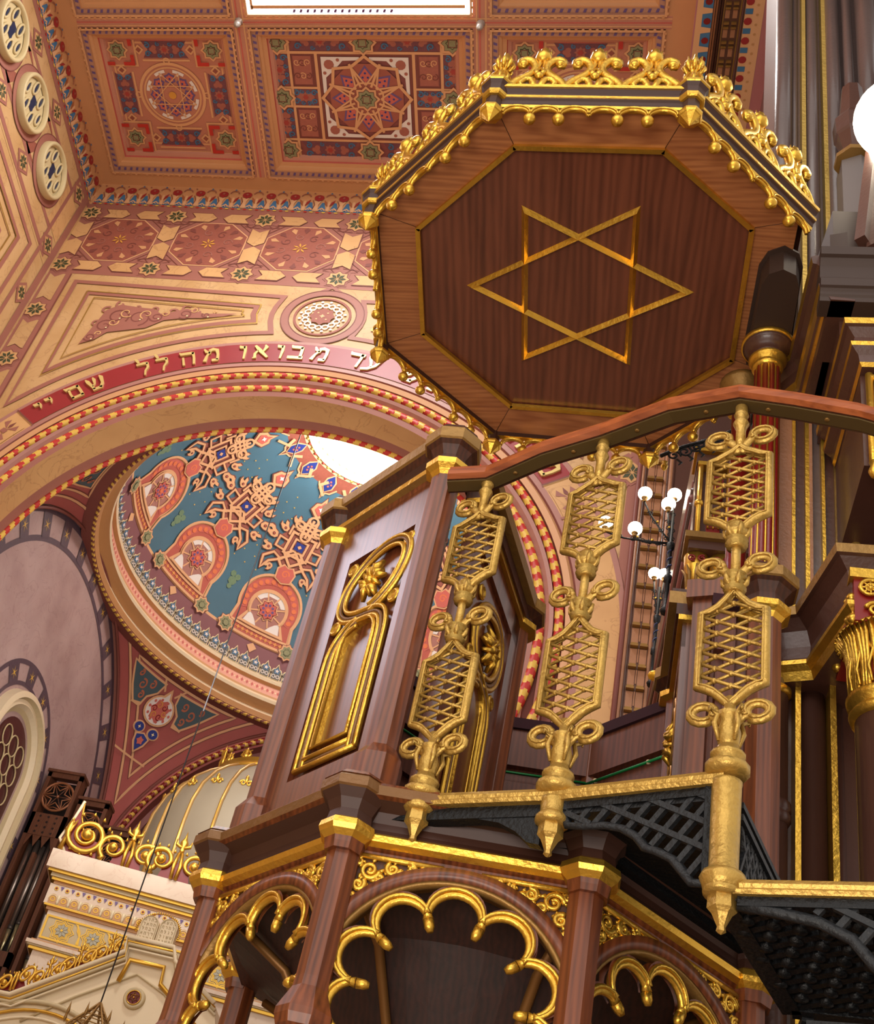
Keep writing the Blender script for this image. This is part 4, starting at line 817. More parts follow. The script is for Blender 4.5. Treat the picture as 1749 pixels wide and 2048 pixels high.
# ---- pendentives
def pend(az, ph, l=0): a = radians(az); q = radians(ph); rr = 6.08-l; return V((DX+rr*cos(q)*cos(a), DY+rr*cos(q)*sin(a), 10+rr*sin(q)))
pm = MB()
for c_ in range(4):
    vs = []; NN, MM = 36, 14
    for i in range(NN+1):
        a = radians(90*c_-45+90*i/NN)+pi/4; am_ = (a % (pi/2)); e = 4.3/max(cos(am_), sin(am_))
        for j in range(MM+1):
            rr = 4.3+(min(e, 6.07)-4.3)*j/MM; vs.append((DX+rr*cos(a), DY+rr*sin(a), 10+sqrt(max(0, 6.08**2-rr*rr))))
    pm.add(vs, [[i*(MM+1)+j, (i+1)*(MM+1)+j, (i+1)*(MM+1)+j+1, i*(MM+1)+j+1] for i in range(NN) for j in range(MM)], PRED, True)
for corner in range(4):
    def pf(a, b, l=0, c_=corner): return pend(137.3+90*c_+a, b, l)
    P = Paint(pm, pf, .008, 2.2)
    def outline(e, pt):
        pb = degrees(math.acos(e*sqrt(2)/6.08)); R_ = []
        for t in range(15):
            ph = pt+(pb-pt)*t/14; R_.append((45-degrees(math.acos(min(1, e/(6.08*cos(radians(ph)))))), ph))
        L_ = [(-x-2.3*(1 if 0 else 0), y) for x, y in R_[:-1]][::-1]
        return [(x-2.3, y) for x, y in R_+L_]+[(-R_[0][0]-2.3+2*R_[0][0]*t/8, pt) for t in range(1, 8)]
    for e, pt, m_ in ((4.125, 42.9, PEACH), (3.985, 41.2, PEACH)):
        o1 = outline(e, pt); P.stroke(o1, .80, MAUVD, 1, True); P.stroke(o1, .50, m_, 2, True)
    P.fill([(x*.0, 30) for x in ()] or [(-1, 30), (1, 30), (0, 29)], PRED, 1)
    for s_ in (-1, 1):
        tr_ = [(s_*13.4, 40.4), (s_*2.3, 40.2), (s_*2.8, 37.8), (s_*4.6, 36.2), (s_*4.9, 34.0), (s_*6.8, 34.0), (s_*9.6, 36.5)]
        P.fill(tr_, mat('slate_teal_ground', '#4a5f66', .6, 0, .15), 3); P.stroke(tr_, .45, PEACH, 4, True)
        for (a_, b_, r_) in ((5.2, 38.6, .9), (7.5, 37.6, 1.1), (6.2, 35.8, .8), (9.6, 39.2, .7)): P.curl(s_*a_, b_, r_, .42, mat('terracotta_scroll', '#b5694c', .6), 5, 1.2, s_, s_)
        P.line((s_*1.5, 38.9), (s_*3.4, 41.2), .45, PEACH, 4); P.line((s_*4.6, 34.6), (s_*7.2, 33.9), .45, PEACH, 4)
    P.disc(0, 35.3, 4.0, MAUVD, 5, 24, .82); P.disc(0, 35.3, 3.8, PEACH, 6, 24, .82); P.disc(0, 35.3, 3.35, WHITE, 7, 24, .82); P.fill([(-1.8, 37.2), (0, 40.2), (1.8, 37.2)], PEACH, 6); P.fill([(-1.2, 37), (0, 39.3), (1.2, 37)], WHITE, 7)
    P.star(0, 35.3, 2.5, CORAL, 8, 1.9, 7)
    for i in range(6): P.curl(1.4*cos(i*1.05), 35.3+1.2*sin(i*1.05), .7, .22, (REDD, mat('ochre_star', '#d89a3f', .5))[i % 2], 9, 1.1, i)
    for i in range(10): P.disc(2.75*cos(i*.628), 35.3+2.2*sin(i*.628), .33, CORAL, 8, 6)
    for a_, b_, r_ in ((1.9, 30.9, 1.15), (-1.9, 30.9, 1.15)): P.disc(a_, b_, r_+.35, PEACH, 6, 16, .8); P.disc(a_, b_, r_, BLUE, 8, 14, .8); P.star(a_, b_, .42, YEP, 9, .18, 4)
    P.fill([(-1.9, 29.6), (0, 30.4), (1.9, 29.6), (1.5, 28.0), (0, 26.0), (-1.5, 28.0)], PEACH, 7); P.fill([(-1.5, 29.5), (0, 30.1), (1.5, 29.5), (1.1, 28.2), (0, 26.6), (-1.1, 28.2)], BLUE, 8); P.star(0, 28.7, .9, CORAL, 9, .6, 5)
    P.line((-4.0, 25.0), (4.2, 25.4), .4, PEACH, 4)
    # dark lines along the arches
for c_ in range(4):
    ax = V(((1, 0, 0), (0, 1, 0), (-1, 0, 0), (0, -1, 0))[c_]); tx = V((-ax.y, ax.x, 0)); pts = [V((DX, DY, 10))+ax*4.285+tx*4.24*cos(radians(t))+V((0, 0, 4.24*sin(radians(t)))) for t in range(0, 181, 3)]
    pm.tube(pts, .03, MAUVD, 6)
pm.build('pendentives', bay, 'rose red pendentives with white medallions and blue trefoils')
# ---- lunettes and the far arch
def lun(mb, x, mtl):
    mb.add([(x, DY-4.4, FLZ), (x, DY+4.4, FLZ), (x, DY+4.4, 14.5), (x, DY-4.4, 14.5)], [[0, 1, 2, 3]], mtl)
lm_ = MB(); TX = -9.45; lun(lm_, TX, GREYM)
for i in range(48):
    a, b = pi*i/48, pi*(i+1)/48; lm_.add([(TX, DY+4.3*cos(a), 10+4.3*sin(a)), (-9.35, DY+4.3*cos(a), 10+4.3*sin(a)), (-9.35, DY+4.3*cos(b), 10+4.3*sin(b)), (TX, DY+4.3*cos(b), 10+4.3*sin(b))], [[0, 1, 2, 3]], MAUVE)
P = Paint(lm_, lambda u, v, l=0: V((TX+l, u, v)), .004)
P.ring(DY, 10, 4.22, .12, DKBR, 2, 60, 0, 180); P.ring(DY, 10, 3.72, .10, DKBR, 2, 60, 0, 180)
for k in range(15):
    a = radians(4+k*12.3); P.fill([(DY+r_*cos(a+t), 10+r_*sin(a+t)) for r_, t in ((3.74, -.04), (4.2, -.04), (4.2, .04), (3.74, .04))], DKBR, 3); P.star(DY+3.96*cos(a), 10+3.96*sin(a), .13, YEL, 4, .02, 6)
WYC, WZC = 17.65, 9.85
P.ring(WYC, WZC, 1.62, .08, DKBR, 2, 40, -6, 186); P.ring(WYC, WZC, 1.26, .07, DKBR, 2, 40, -6, 186)
for s_ in (-1, 1):
    for r_ in (1.62, 1.26): P.line((WYC+s_*r_, WZC-.1), (WYC+s_*r_, 6), .08, DKBR, 2)
    for k in range(5): P.rect(WYC+s_*1.26, WZC-1-k*.9, WYC+s_*1.62, WZC-.62-k*.9, DKBR, 3); P.star(WYC+s_*1.44, WZC-.81-k*.9, .12, YEL, 4, .02, 6)
for k in range(6): a = radians(18+k*29); P.fill([(WYC+r_*cos(a+t), WZC+r_*sin(a+t)) for r_, t in ((1.28, -.12), (1.6, -.12), (1.6, .12), (1.28, .12))], DKBR, 3); P.star(WYC+1.44*cos(a), WZC+1.44*sin(a), .12, YEL, 4, .02, 6)
lo = lm_.build('wall_bay_left'); struct(lo, 'grey rose marbled lunette wall of the domed bay, with dark border')
wn = thing('window_1', 'round headed window with cream moulded frame in the grey lunette wall', 'window', (TX, WYC, WZC)); wn['kind'] = 'structure'; del wn['category']
f = MB()
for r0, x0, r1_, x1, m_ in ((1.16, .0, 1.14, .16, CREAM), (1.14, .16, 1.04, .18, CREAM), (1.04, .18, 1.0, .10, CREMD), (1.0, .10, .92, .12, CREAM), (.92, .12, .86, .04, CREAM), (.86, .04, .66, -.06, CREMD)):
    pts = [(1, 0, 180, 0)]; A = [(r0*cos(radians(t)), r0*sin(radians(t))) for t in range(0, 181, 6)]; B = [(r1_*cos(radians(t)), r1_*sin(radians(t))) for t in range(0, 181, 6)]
    A = [(r0, -4)]+A+[(-r0, -4)]; B = [(r1_, -4)]+B+[(-r1_, -4)]; n = len(A)
    f.add([(x0, y, z) for y, z in A]+[(x1, y, z) for y, z in B], [[i, i+1, n+i+1, n+i] for i in range(n-1)], m_, False)
f.build('window_frame', wn)
g = MB(); g.poly([(-.0+.01, y, z) for y, z in [(.70, -4)]+[(.70*cos(radians(t)), .70*sin(radians(t))) for t in range(0, 181, 10)]+[(-.70, -4)]], mat('dusky_rose_glass', '#5a3230', .25)); g.build('pane', wn)
g = MB()
for i in range(6):
    for j in range(-1, 2): g.tube([(.03, j*.34+.17*cos(radians(t)), .25-.36*i+.18*sin(radians(t))) for t in range(0, 360, 24)], .014, CRCOR, 5, True)
g.build('tracery', wn)
rw = MB(); lun(rw, -.65, GREYM); struct(rw.build('wall_bay_right'), 'plain right wall of the domed bay')
fw = MB()                                                   # far arch wall and apse
N = 60
for i in range(N):
    x0 = DX-4.3+8.6*i/N; x1 = DX-4.3+8.6*(i+1)/N
    def zt(x, R=4.2): return 10+sqrt(max(0, R*R-(x-DX)**2))
    fw.poly([(x0, 22.21, zt(x0)), (x1, 22.21, zt(x1)), (x1, 22.21, 14.5), (x0, 22.21, 14.5)], PRED)
APR = mat('apse_rose_plaster', '#8a5a56', .6, 0, .12, 2)
for (R0, Y0, R1, Y1, m_) in ((4.28, 22.18, 4.18, 22.16, MAUVD), (4.18, 22.16, 4.0, 22.22, PRED), (4.0, 22.22, 3.98, 22.40, MAUVD), (3.98, 22.40, 3.86, 22.42, APR), (3.86, 22.42, 3.80, 24.6, APR)):
    A = [(DX+R0*cos(pi*i/60), Y0, 10+R0*sin(pi*i/60)) for i in range(61)]; B = [(DX+R1*cos(pi*i/60), Y1, 10+R1*sin(pi*i/60)) for i in range(61)]
    A = [(DX+R0, Y0, FLZ)]+A+[(DX-R0, Y0, FLZ)]; B = [(DX+R1, Y1, FLZ)]+B+[(DX-R1, Y1, FLZ)]; n = len(A)
    fw.add(A+B, [[i, i+1, n+i+1, n+i] for i in range(n-1)], m_)
fw.poly([(DX-4.4, 24.6, FLZ), (DX+4.4, 24.6, FLZ), (DX+4.4, 24.6, 14.2), (DX-4.4, 24.6, 14.2)], mat('apse_dark_rose', '#6e4643', .6, 0, .12, 2))
for sx in (-1, 1): fw.poly([(DX+sx*4.3, 22.21, FLZ), (DX+sx*4.19, 22.21, FLZ), (DX+sx*4.19, 22.21, 14.5), (DX+sx*4.3, 22.21, 14.5)], PREDL); fw.poly([(DX+sx*4.29, 22.21, FLZ), (DX+sx*4.6, 22.21, FLZ), (DX+sx*4.6, 22.21, 10.4), (DX+sx*4.29, 22.21, 10.4)], PREDL)
fo = fw.build('wall_apse'); struct(fo, 'rose wall and arch of the apse behind the ark')
rb = MB(); rope(rb, [(DX+4.08*cos(pi*i/400), 22.16, 10+4.08*sin(pi*i/400)) for i in range(401)], .055, YEL, REDD, 6, 5, .2); rb.build('bead_course', fo, 'red and gold chequered bead round the apse arch')
# wall between the nave arch and the bay
nw = MB(); A = [(DX+4.0*cos(pi*i/60), 13.54, 9.9+4.0*sin(pi*i/60)) for i in range(61)]; B = [(DX+4.3*cos(pi*i/60), 13.6, 10+4.3*sin(pi*i/60)) for i in range(61)]
A = [(DX+4.0, 13.54, FLZ)]+A+[(DX-4.0, 13.54, FLZ)]; B = [(DX+4.3, 13.6, FLZ)]+B+[(DX-4.3, 13.6, FLZ)]; nn_ = len(A)
nw.add(A+B, [[i, i+1, nn_+i+1, nn_+i] for i in range(nn_-1)], MAUVE); struct(nw.build('trim_2'), 'mauve rear edge of the great arch')
# steel cable of the hanging lamp
c0 = ony(200, 2010, 14.0)
lampt = thing('hanging_lamp', 'tip of a gilt pierced lamp on a long thin steel cable before the ark', 'lamp', (c0.x, 14.0, c0.z))
o = MB(); o.tube([(0, 0, 0), (0, 0, 11.2)], .009, WIRE, 6); o.build('cable', lampt)
o = MB()
for k in range(8):
    a = 2*pi*k/8; o.tube([(.01*cos(a), .01*sin(a), .02), (.10*cos(a), .10*sin(a), -.10), (.30*cos(a), .30*sin(a), -.34), (.34*cos(a), .34*sin(a), -.6)], .014, GOLDD, 6)
    for q in range(4): o.tube([((.1+.05*q)*cos(a), (.1+.05*q)*sin(a), -.10-.06*q), ((.1+.05*q)*cos(a+.785), (.1+.05*q)*sin(a+.785), -.10-.06*q)], .008, GOLDD, 5)
    o.lathe([(0, .12), (.02, 0), (.0, -.05)], (.34*cos(a), .34*sin(a), -.22), GOLDD, 8)
o.sphere((0, 0, 0), .03, GOLDD, 10); o.build('pierced_canopy', lampt)
# ================================================================== sounding board over the pulpit
KX, KY = -.38, 4.27
def kv(R, k, z=0, c=(KX, KY)): a = radians(-112.5+45*k); return V((c[0]+R*cos(a), c[1]+R*sin(a), z))
can = thing('pulpit_canopy', 'octagonal wooden sounding board with gilt star of David, crest and pendants over the pulpit', 'canopy', (KX, KY, 5.6))
def child(mb, name, par, lab=None):
    """build a mesh given in world coordinates as a child of an unrotated empty"""
    o_ = V(par.matrix_basis.translation) if par.parent is None else V(par.get('wo', (0, 0, 0)))
    mb.v = [v-o_ for v in mb.v]
    o = mb.build(name, par, lab); o['wo'] = tuple(o_); return o
def kids(mb, name, par, lab=None):
    o_ = V(par['wo']); mb.v = [v-o_ for v in mb.v]; o = mb.build(name, par, lab); return o
Z0 = 5.6
inner = [kv(.895, k, Z0) for k in range(8)]
inner[2] = onz(1505, 456, Z0); inner[3] = onz(1464.5, 718, Z0)
inner[4] = V((inner[4].x, inner[4].y, Z0))
outer = [kv(1.135, k, Z0-.012) for k in range(8)]; outer[2] = V((.60, 3.79, Z0-.012)); outer[3] = V((.60, 4.72, Z0-.012))
b = MB()                                                    # dark central panel, slightly recessed
b.add([v+V((0, 0, .012)) for v in inner]+[v+V((0, 0, .05)) for v in inner], [list(range(8))], CAN)
child(b, 'soffit_panel', can)
b = MB()
ax_m = [wood('canopy_border_wood_a%d' % i, '#8f5330', '#b97a4a', .42, 'X', .9, (0, 0, radians(-(-90+45*i)-90)), .2) for i in range(8)]
for k in range(8):
    j = (k+1) % 8; b.add([inner[k], inner[j], outer[j], outer[k], outer[k]+V((0, 0, .06)), outer[j]+V((0, 0, .06)), inner[j]+V((0, 0, .05)), inner[k]+V((0, 0, .05))], [[0, 1, 2, 3], [4, 5, 6, 7], [0, 1, 6, 7]], ax_m[k % 8])
    b.tube([inner[k]+(outer[k]-inner[k])*.02+V((0, 0, -.001)), outer[k]+V((0, 0, -.001))], .0016, WOODD, 4)
child(b, 'border_boards', can)
b = MB()
for k in range(8):
    j = (k+1) % 8; d = (inner[j]-inner[k]).normalized(); b.bar(inner[k]-d*.004+V((0, 0, -.008)), inner[j]+d*.004+V((0, 0, -.008)), .024, .024, GOLD)
child(b, 'octagon_frame', can, 'gilt octagonal moulding')
# star of David
st = MB(); hx = [onz(x, y, Z0) for x, y in ((1043.1, 413.1), (1282.1, 414.2), (1389, 587.5), (1260.3, 733.3), (1043, 724.7), (933.3, 573.2))]
cS = sum(hx, V((0, 0, 0)))/6
def strip(mb, A, B, w_, h_, m_):
    n = len(A)
for tri in ((0, 2, 4), (1, 3, 5)):
    for q in range(3):
        a, c_ = hx[tri[q]], hx[tri[(q+1) % 3]]; d = (c_-a).normalized(); x = V((-d.y, d.x, 0)); z0, z1 = Z0+.012, Z0-.014
        # mitred triangular-section bar
        def tri_in(P, amt): return P+(cS-P).normalized()*amt
        A0, A1 = a, a+(cS-a).normalized()*.066; B0, B1 = c_, c_+(cS-c_).normalized()*.066; Am, Bm = (A0+A1)/2, (B0+B1)/2
        st.add([(A0.x, A0.y, z0), (B0.x, B0.y, z0), (B1.x, B1.y, z0), (A1.x, A1.y, z0), (Am.x, Am.y, z1), (Bm.x, Bm.y, z1)], [[0, 1, 5, 4], [3, 4, 5, 2]], GOLD)
child(st, 'star_of_david', can, 'gilt six pointed star')
# cornice
oct_ = lambda ap: [(KX+ap/cos(pi/8)*cos(radians(-112.5+45*k)), KY+ap/cos(pi/8)*sin(radians(-112.5+45*k))) for k in range(8)]
b = MB()
base = oct_(1.0)
prof = [(.03, 5.56), (.056, 5.556), (.060, 5.572), (.064, 5.578), (.068, 5.596), (.078, 5.602), (.082, 5.604), (.084, 5.618), (.078, 5.622), (.080, 5.646), (.092, 5.662), (.100, 5.664), (.103, 5.682), (.10, 5.686), (.02, 5.71)]
DKW = mat('dark_cornice_brown', '#3a1d10', .55, 0, .15, 12)
pm_ = [GOLD, GOLD, DKW, DKW, DKW, GOLDD, GOLD, DKW, DKW, DKW, GOLDD, GOLD, DKW, DKW, DKW]
b.sweep(prof, [base[k % 8] for k in range(3, 11)], WOODD, False, ms=pm_)
b.add([kv(1.10, k, 5.716) for k in range(8)]+[kv(.3, k, 5.95) for k in range(8)], [[k, (k+1) % 8, 8+(k+1) % 8, 8+k] for k in range(8)]+[list(range(8, 16))], WOODD)
child(b, 'cornice', can, 'dark cornice with gilt fillets')
def lobes(mb, A, B, n, z, r, skip_mid=True, mtl=GOLD, drops=None, nrm=(0, 0, 1)):
    """row of little hanging arches from A to B"""
    A = V(A); B = V(B); d = (B-A)/n; u = d.normalized(); nn = V(nrm); L_ = d.length
    for i in range(n):
        c0 = A+d*(i+.5); pts = []
        for t in range(0, 181, 15):
            pts.append(c0-u*cos(radians(t))*L_*.48+V((0, 0, -.072+.055*sin(radians(t))))+V((0, 0, z)))
        mb.tube(pts, [.009+.004*sin(radians(t)) for t in range(0, 181, 15)], mtl, 8)
        mb.tube([q+nn*.014 for q in pts], .006, mtl, 6)
# valance arches and drops, one set a side
for k in (0, 1, 3, 4, 5, 6, 7):
    a, c_ = kv(1.135, k), kv(1.135, k+1); d = (c_-a).normalized(); nrm = V((d.y, -d.x, 0)); a = a+d*.045; c_ = c_-d*.045
    v = MB(); lobes(v, a, c_, 6, 5.578, .06, nrm=nrm)
    v.bar(a+V((0, 0, 5.568))+nrm*-.005, c_+V((0, 0, 5.568))+nrm*-.005, .012, .012, GOLDD)
    vo = child(v, 'valance', can, 'gilt scalloped valance')
    vo['wo'] = (KX, KY, 5.6)
    for i in range(1, 6):
        q = a+(c_-a)*i/6; mbd = MB()
        if i != 3: mbd.lathe([(.006, .03), (.013, .012), (.010, .004), (.024, -.004), (.029, -.018), (.026, -.032), (.014, -.044), (.007, -.048), (.0, -.050)], q+V((0, 0, 5.488)), GOLD, 14)
        else: mbd.lathe([(.008, .03), (.012, .015), (.0, 0)], q+V((0, 0, 5.50)), GOLD, 8)
        kids(mbd, 'pendant_drop', vo)
# corner bosses with drop, little post on the cornice, finial
R8 = radians(22.5)
for k in (0, 1, 4, 5, 6, 7):
    q = kv(1.145, k)+V((0, 0, -.032)); bm = MB()
    bm.lathe([(.0, -.145), (.022, -.115), (.044, -.088), (.050, -.085), (.056, -.075), (.056, -.062), (.046, -.055)], q+V((0, 0, 5.60)), GOLD, 8, R8, False)
    bm.lathe([(.040, -.058), (.038, .02), (.040, .04)], q+V((0, 0, 5.60)), DKW, 8, R8, False)
    bm.lathe([(.050, .03), (.060, .035), (.062, .055), (.052, .06)], q+V((0, 0, 5.60)), GOLD, 8, R8, False)
    bm.lathe([(.052, .058), (.058, .07), (.062, .10), (.076, .118)], q+V((0, 0, 5.60)), DKW, 8, R8, False)
    bm.lathe([(.076, .118), (.082, .122), (.082, .138), (.06, .142)], q+V((0, 0, 5.60)), GOLD, 8, R8, False)
    child(bm, 'corner_boss', can)
    fm = MB(); p0 = kv(1.14, k)+V((0, 0, 5.70))
    fm.lathe([(.030, 0), (.044, .02), (.048, .045), (.040, .075), (.026, .10), (.022, .115), (.034, .13), (.036, .15), (.026, .17)], p0, GOLD, 12)
    for i in range(8):
        a = i*pi/4; fm.tube([p0+V((.045*cos(a), .045*sin(a), .02)), p0+V((.052*cos(a), .052*sin(a), .055)), p0+V((.03*cos(a), .03*sin(a), .105))], [.006, .009, .004], GOLD, 6)
        fm.tube([p0+V((.026*cos(a), .026*sin(a), .125)), p0+V((.046*cos(a), .046*sin(a), .155)), p0+V((.036*cos(a), .036*sin(a), .18)), p0+V((.044*cos(a), .044*sin(a), .195))], [.010, .012, .008, .003], GOLD, 6)
    fm.lathe([(.022, .165), (.026, .19), (.014, .225), (.0, .25)], p0, GOLD, 8)
    fm.v = [V((v.x, v.y, p0.z+(v.z-p0.z)*1.45)) for v in fm.v]
    child(fm, 'flame_finial', can)
# crest ornaments, three a side
def crest(mb, o, u, n):
    mb = type('S', (), dict(tube=lambda P, r, m, seg=8, mb=mb: mb.tube(smooth([tuple(q) for q in P], 2), [1.3*r[min(len(r)-1, int(i/2+.5))] for i in range(2*(len(P)-1)+1)] if isinstance(r, list) else r*1.3, m, seg), sphere=mb.sphere))
    M = frame(o, u, n)
    def T(P): return [M @ V((x*.94, y, z*1.5)) for x, y, z in P]
    for s_ in (-1, 1):
        mb.tube(T([(s_*.135, 0, .0), (s_*.125, .0, .03), (s_*.09, 0, .06), (s_*.045, 0, .09), (s_*.028, 0, .13), (s_*.045, 0, .165), (s_*.08, 0, .178), (s_*.105, 0, .165), (s_*.10, 0, .145), (s_*.08, 0, .14)]), [.014, .016, .017, .016, .015, .017, .018, .017, .014, .008], GOLD, 8)
        mb.sphere(M @ V((s_*.086, -.004, .225)), .024, GOLD, 10, (1, 1, .8))
        mb.tube(T([(s_*.02, 0, .20), (s_*.012, 0, .16), (s_*.03, 0, .12), (s_*.07, 0, .085), (s_*.11, 0, .05), (s_*.12, 0, .01)]), [.006, .010, .011, .011, .010, .008], GOLD, 6)
        mb.tube(T([(s_*.015, -.01, .0), (s_*.03, -.01, .045), (s_*.065, -.01, .05), (s_*.085, -.01, .025), (s_*.065, -.01, .01)]), [.010, .013, .013, .011, .006], GOLD, 6)
        mb.tube(T([(0, -.008, .075), (s_*.02, -.012, .095), (s_*.0, -.012, .115)]), [.008, .012, .006], GOLD, 6)
    mb.sphere(M @ V((0, -.012, .105)), .022, GOLD, 10)
    mb.tube(T([(0, 0, .17), (0, 0, .205), (0, 0, .235), (0, 0, .262)]), [.014, .030, .018, .002], GOLD, 8)
    for s_ in (-1, 1): mb.tube(T([(0, 0, .20), (s_*.028, -.004, .215), (s_*.032, -.004, .238)]), [.010, .010, .003], GOLD, 6)
    mb.tube(T([(-.13, 0, .005), (.13, 0, .005)]), .009, GOLD, 6)
cm = None
for k in range(8):
    if k == 2: continue
    a, c_ = kv(1.165, k), kv(1.165, k+1); d = (c_-a).normalized(); nrm = V((d.y, -d.x, 0))
    for i in range(3):
        q = a+(c_-a)*((i+.5)/3*.86+.07)+V((0, 0, 5.675)); m = MB(); crest(m, q, d, -nrm); child(m, 'crest_ornament', can)
# ================================================================== pulpit
PX, PY = -.36, 4.35
pul = thing('pulpit', 'octagonal carved wooden pulpit with gilt cusped arches and a tall panelled parapet', 'pulpit', (PX, PY, FLZ))
pul['wo'] = (PX, PY, FLZ)
def pv(R, k, z=0): a = radians(-157.5+45*k); return V((PX+R*cos(a), PY+R*sin(a), z))
def side(k, ap):
    a = radians(-135+45*k); n = V((cos(a), sin(a), 0)); return V((PX, PY, 0))+n*ap, n, V((-sin(a), cos(a), 0))
R8 = radians(22.5)
def octp(ap): return [tuple(pv(ap/cos(pi/8), k)[:2]) for k in range(8)]
WOODI2 = wood('matt_inner_wood', '#4a2416', '#6c3925', .55, coat=.0)
BRG2 = mat('brown_gilt_fillet', '#74502a', .42, .35, .2, 8, .3, 40)
# ---- middle cornice
b = MB()
prof = [(-.10, 1.83), (.0, 1.83), (.005, 1.855), (.02, 1.862), (.040, 1.872), (.045, 1.890), (.032, 1.902), (.02, 1.92), (.015, 1.945), (.03, 1.975), (.07, 1.995), (.088, 2.0), (.092, 2.03), (.08, 2.045), (-.02, 2.06), (-.10, 2.06)]
pm_ = [WOODD, WOOD, WOOD, GOLD, GOLD, GOLD, DKW, DKW, DKW, DKW, WOOD, BRG2, WOOD, WOOD, WOOD, WOOD]
b.sweep(prof, octp(.84), WOODD, True, ms=pm_)
child(b, 'cornice', pul, 'wooden cornice with a gilt lower bead')
# corner breaks of the cornice
for k in range(8):
    b = MB(); q = pv(.925, k)
    b.lathe([(.058, 1.82), (.062, 1.84), (.066, 1.855)], q, WOOD, 8, R8, False)
    b.lathe([(.066, 1.855), (.085, 1.87), (.092, 1.885), (.088, 1.905), (.074, 1.915)], q, GOLD, 8, R8, False)
    b.lathe([(.074, 1.915), (.070, 1.945), (.085, 1.975), (.108, 2.0)], q, DKW, 8, R8, False)
    b.lathe([(.108, 2.0), (.115, 2.005), (.115, 2.035), (.105, 2.045)], q, BRG2, 8, R8, False)
    b.lathe([(.11, 2.045), (.09, 2.065)], q, WOOD, 8, R8, False)
    child(b, 'cornice_block', pul)
# ---- lower posts
for k in range(8):
    b = MB(); q = pv(.915, k)
    b.lathe([(.052, FLZ), (.052, 1.27)], q, WOOD, 8, R8, False)
    b.lathe([(.052, 1.27), (.075, 1.285), (.085, 1.31), (.085, 1.33), (.072, 1.36), (.054, 1.40), (.052, 1.43), (.052, 1.84)], q, WOOD, 8, R8, False)
    child(b, 'post', pul)
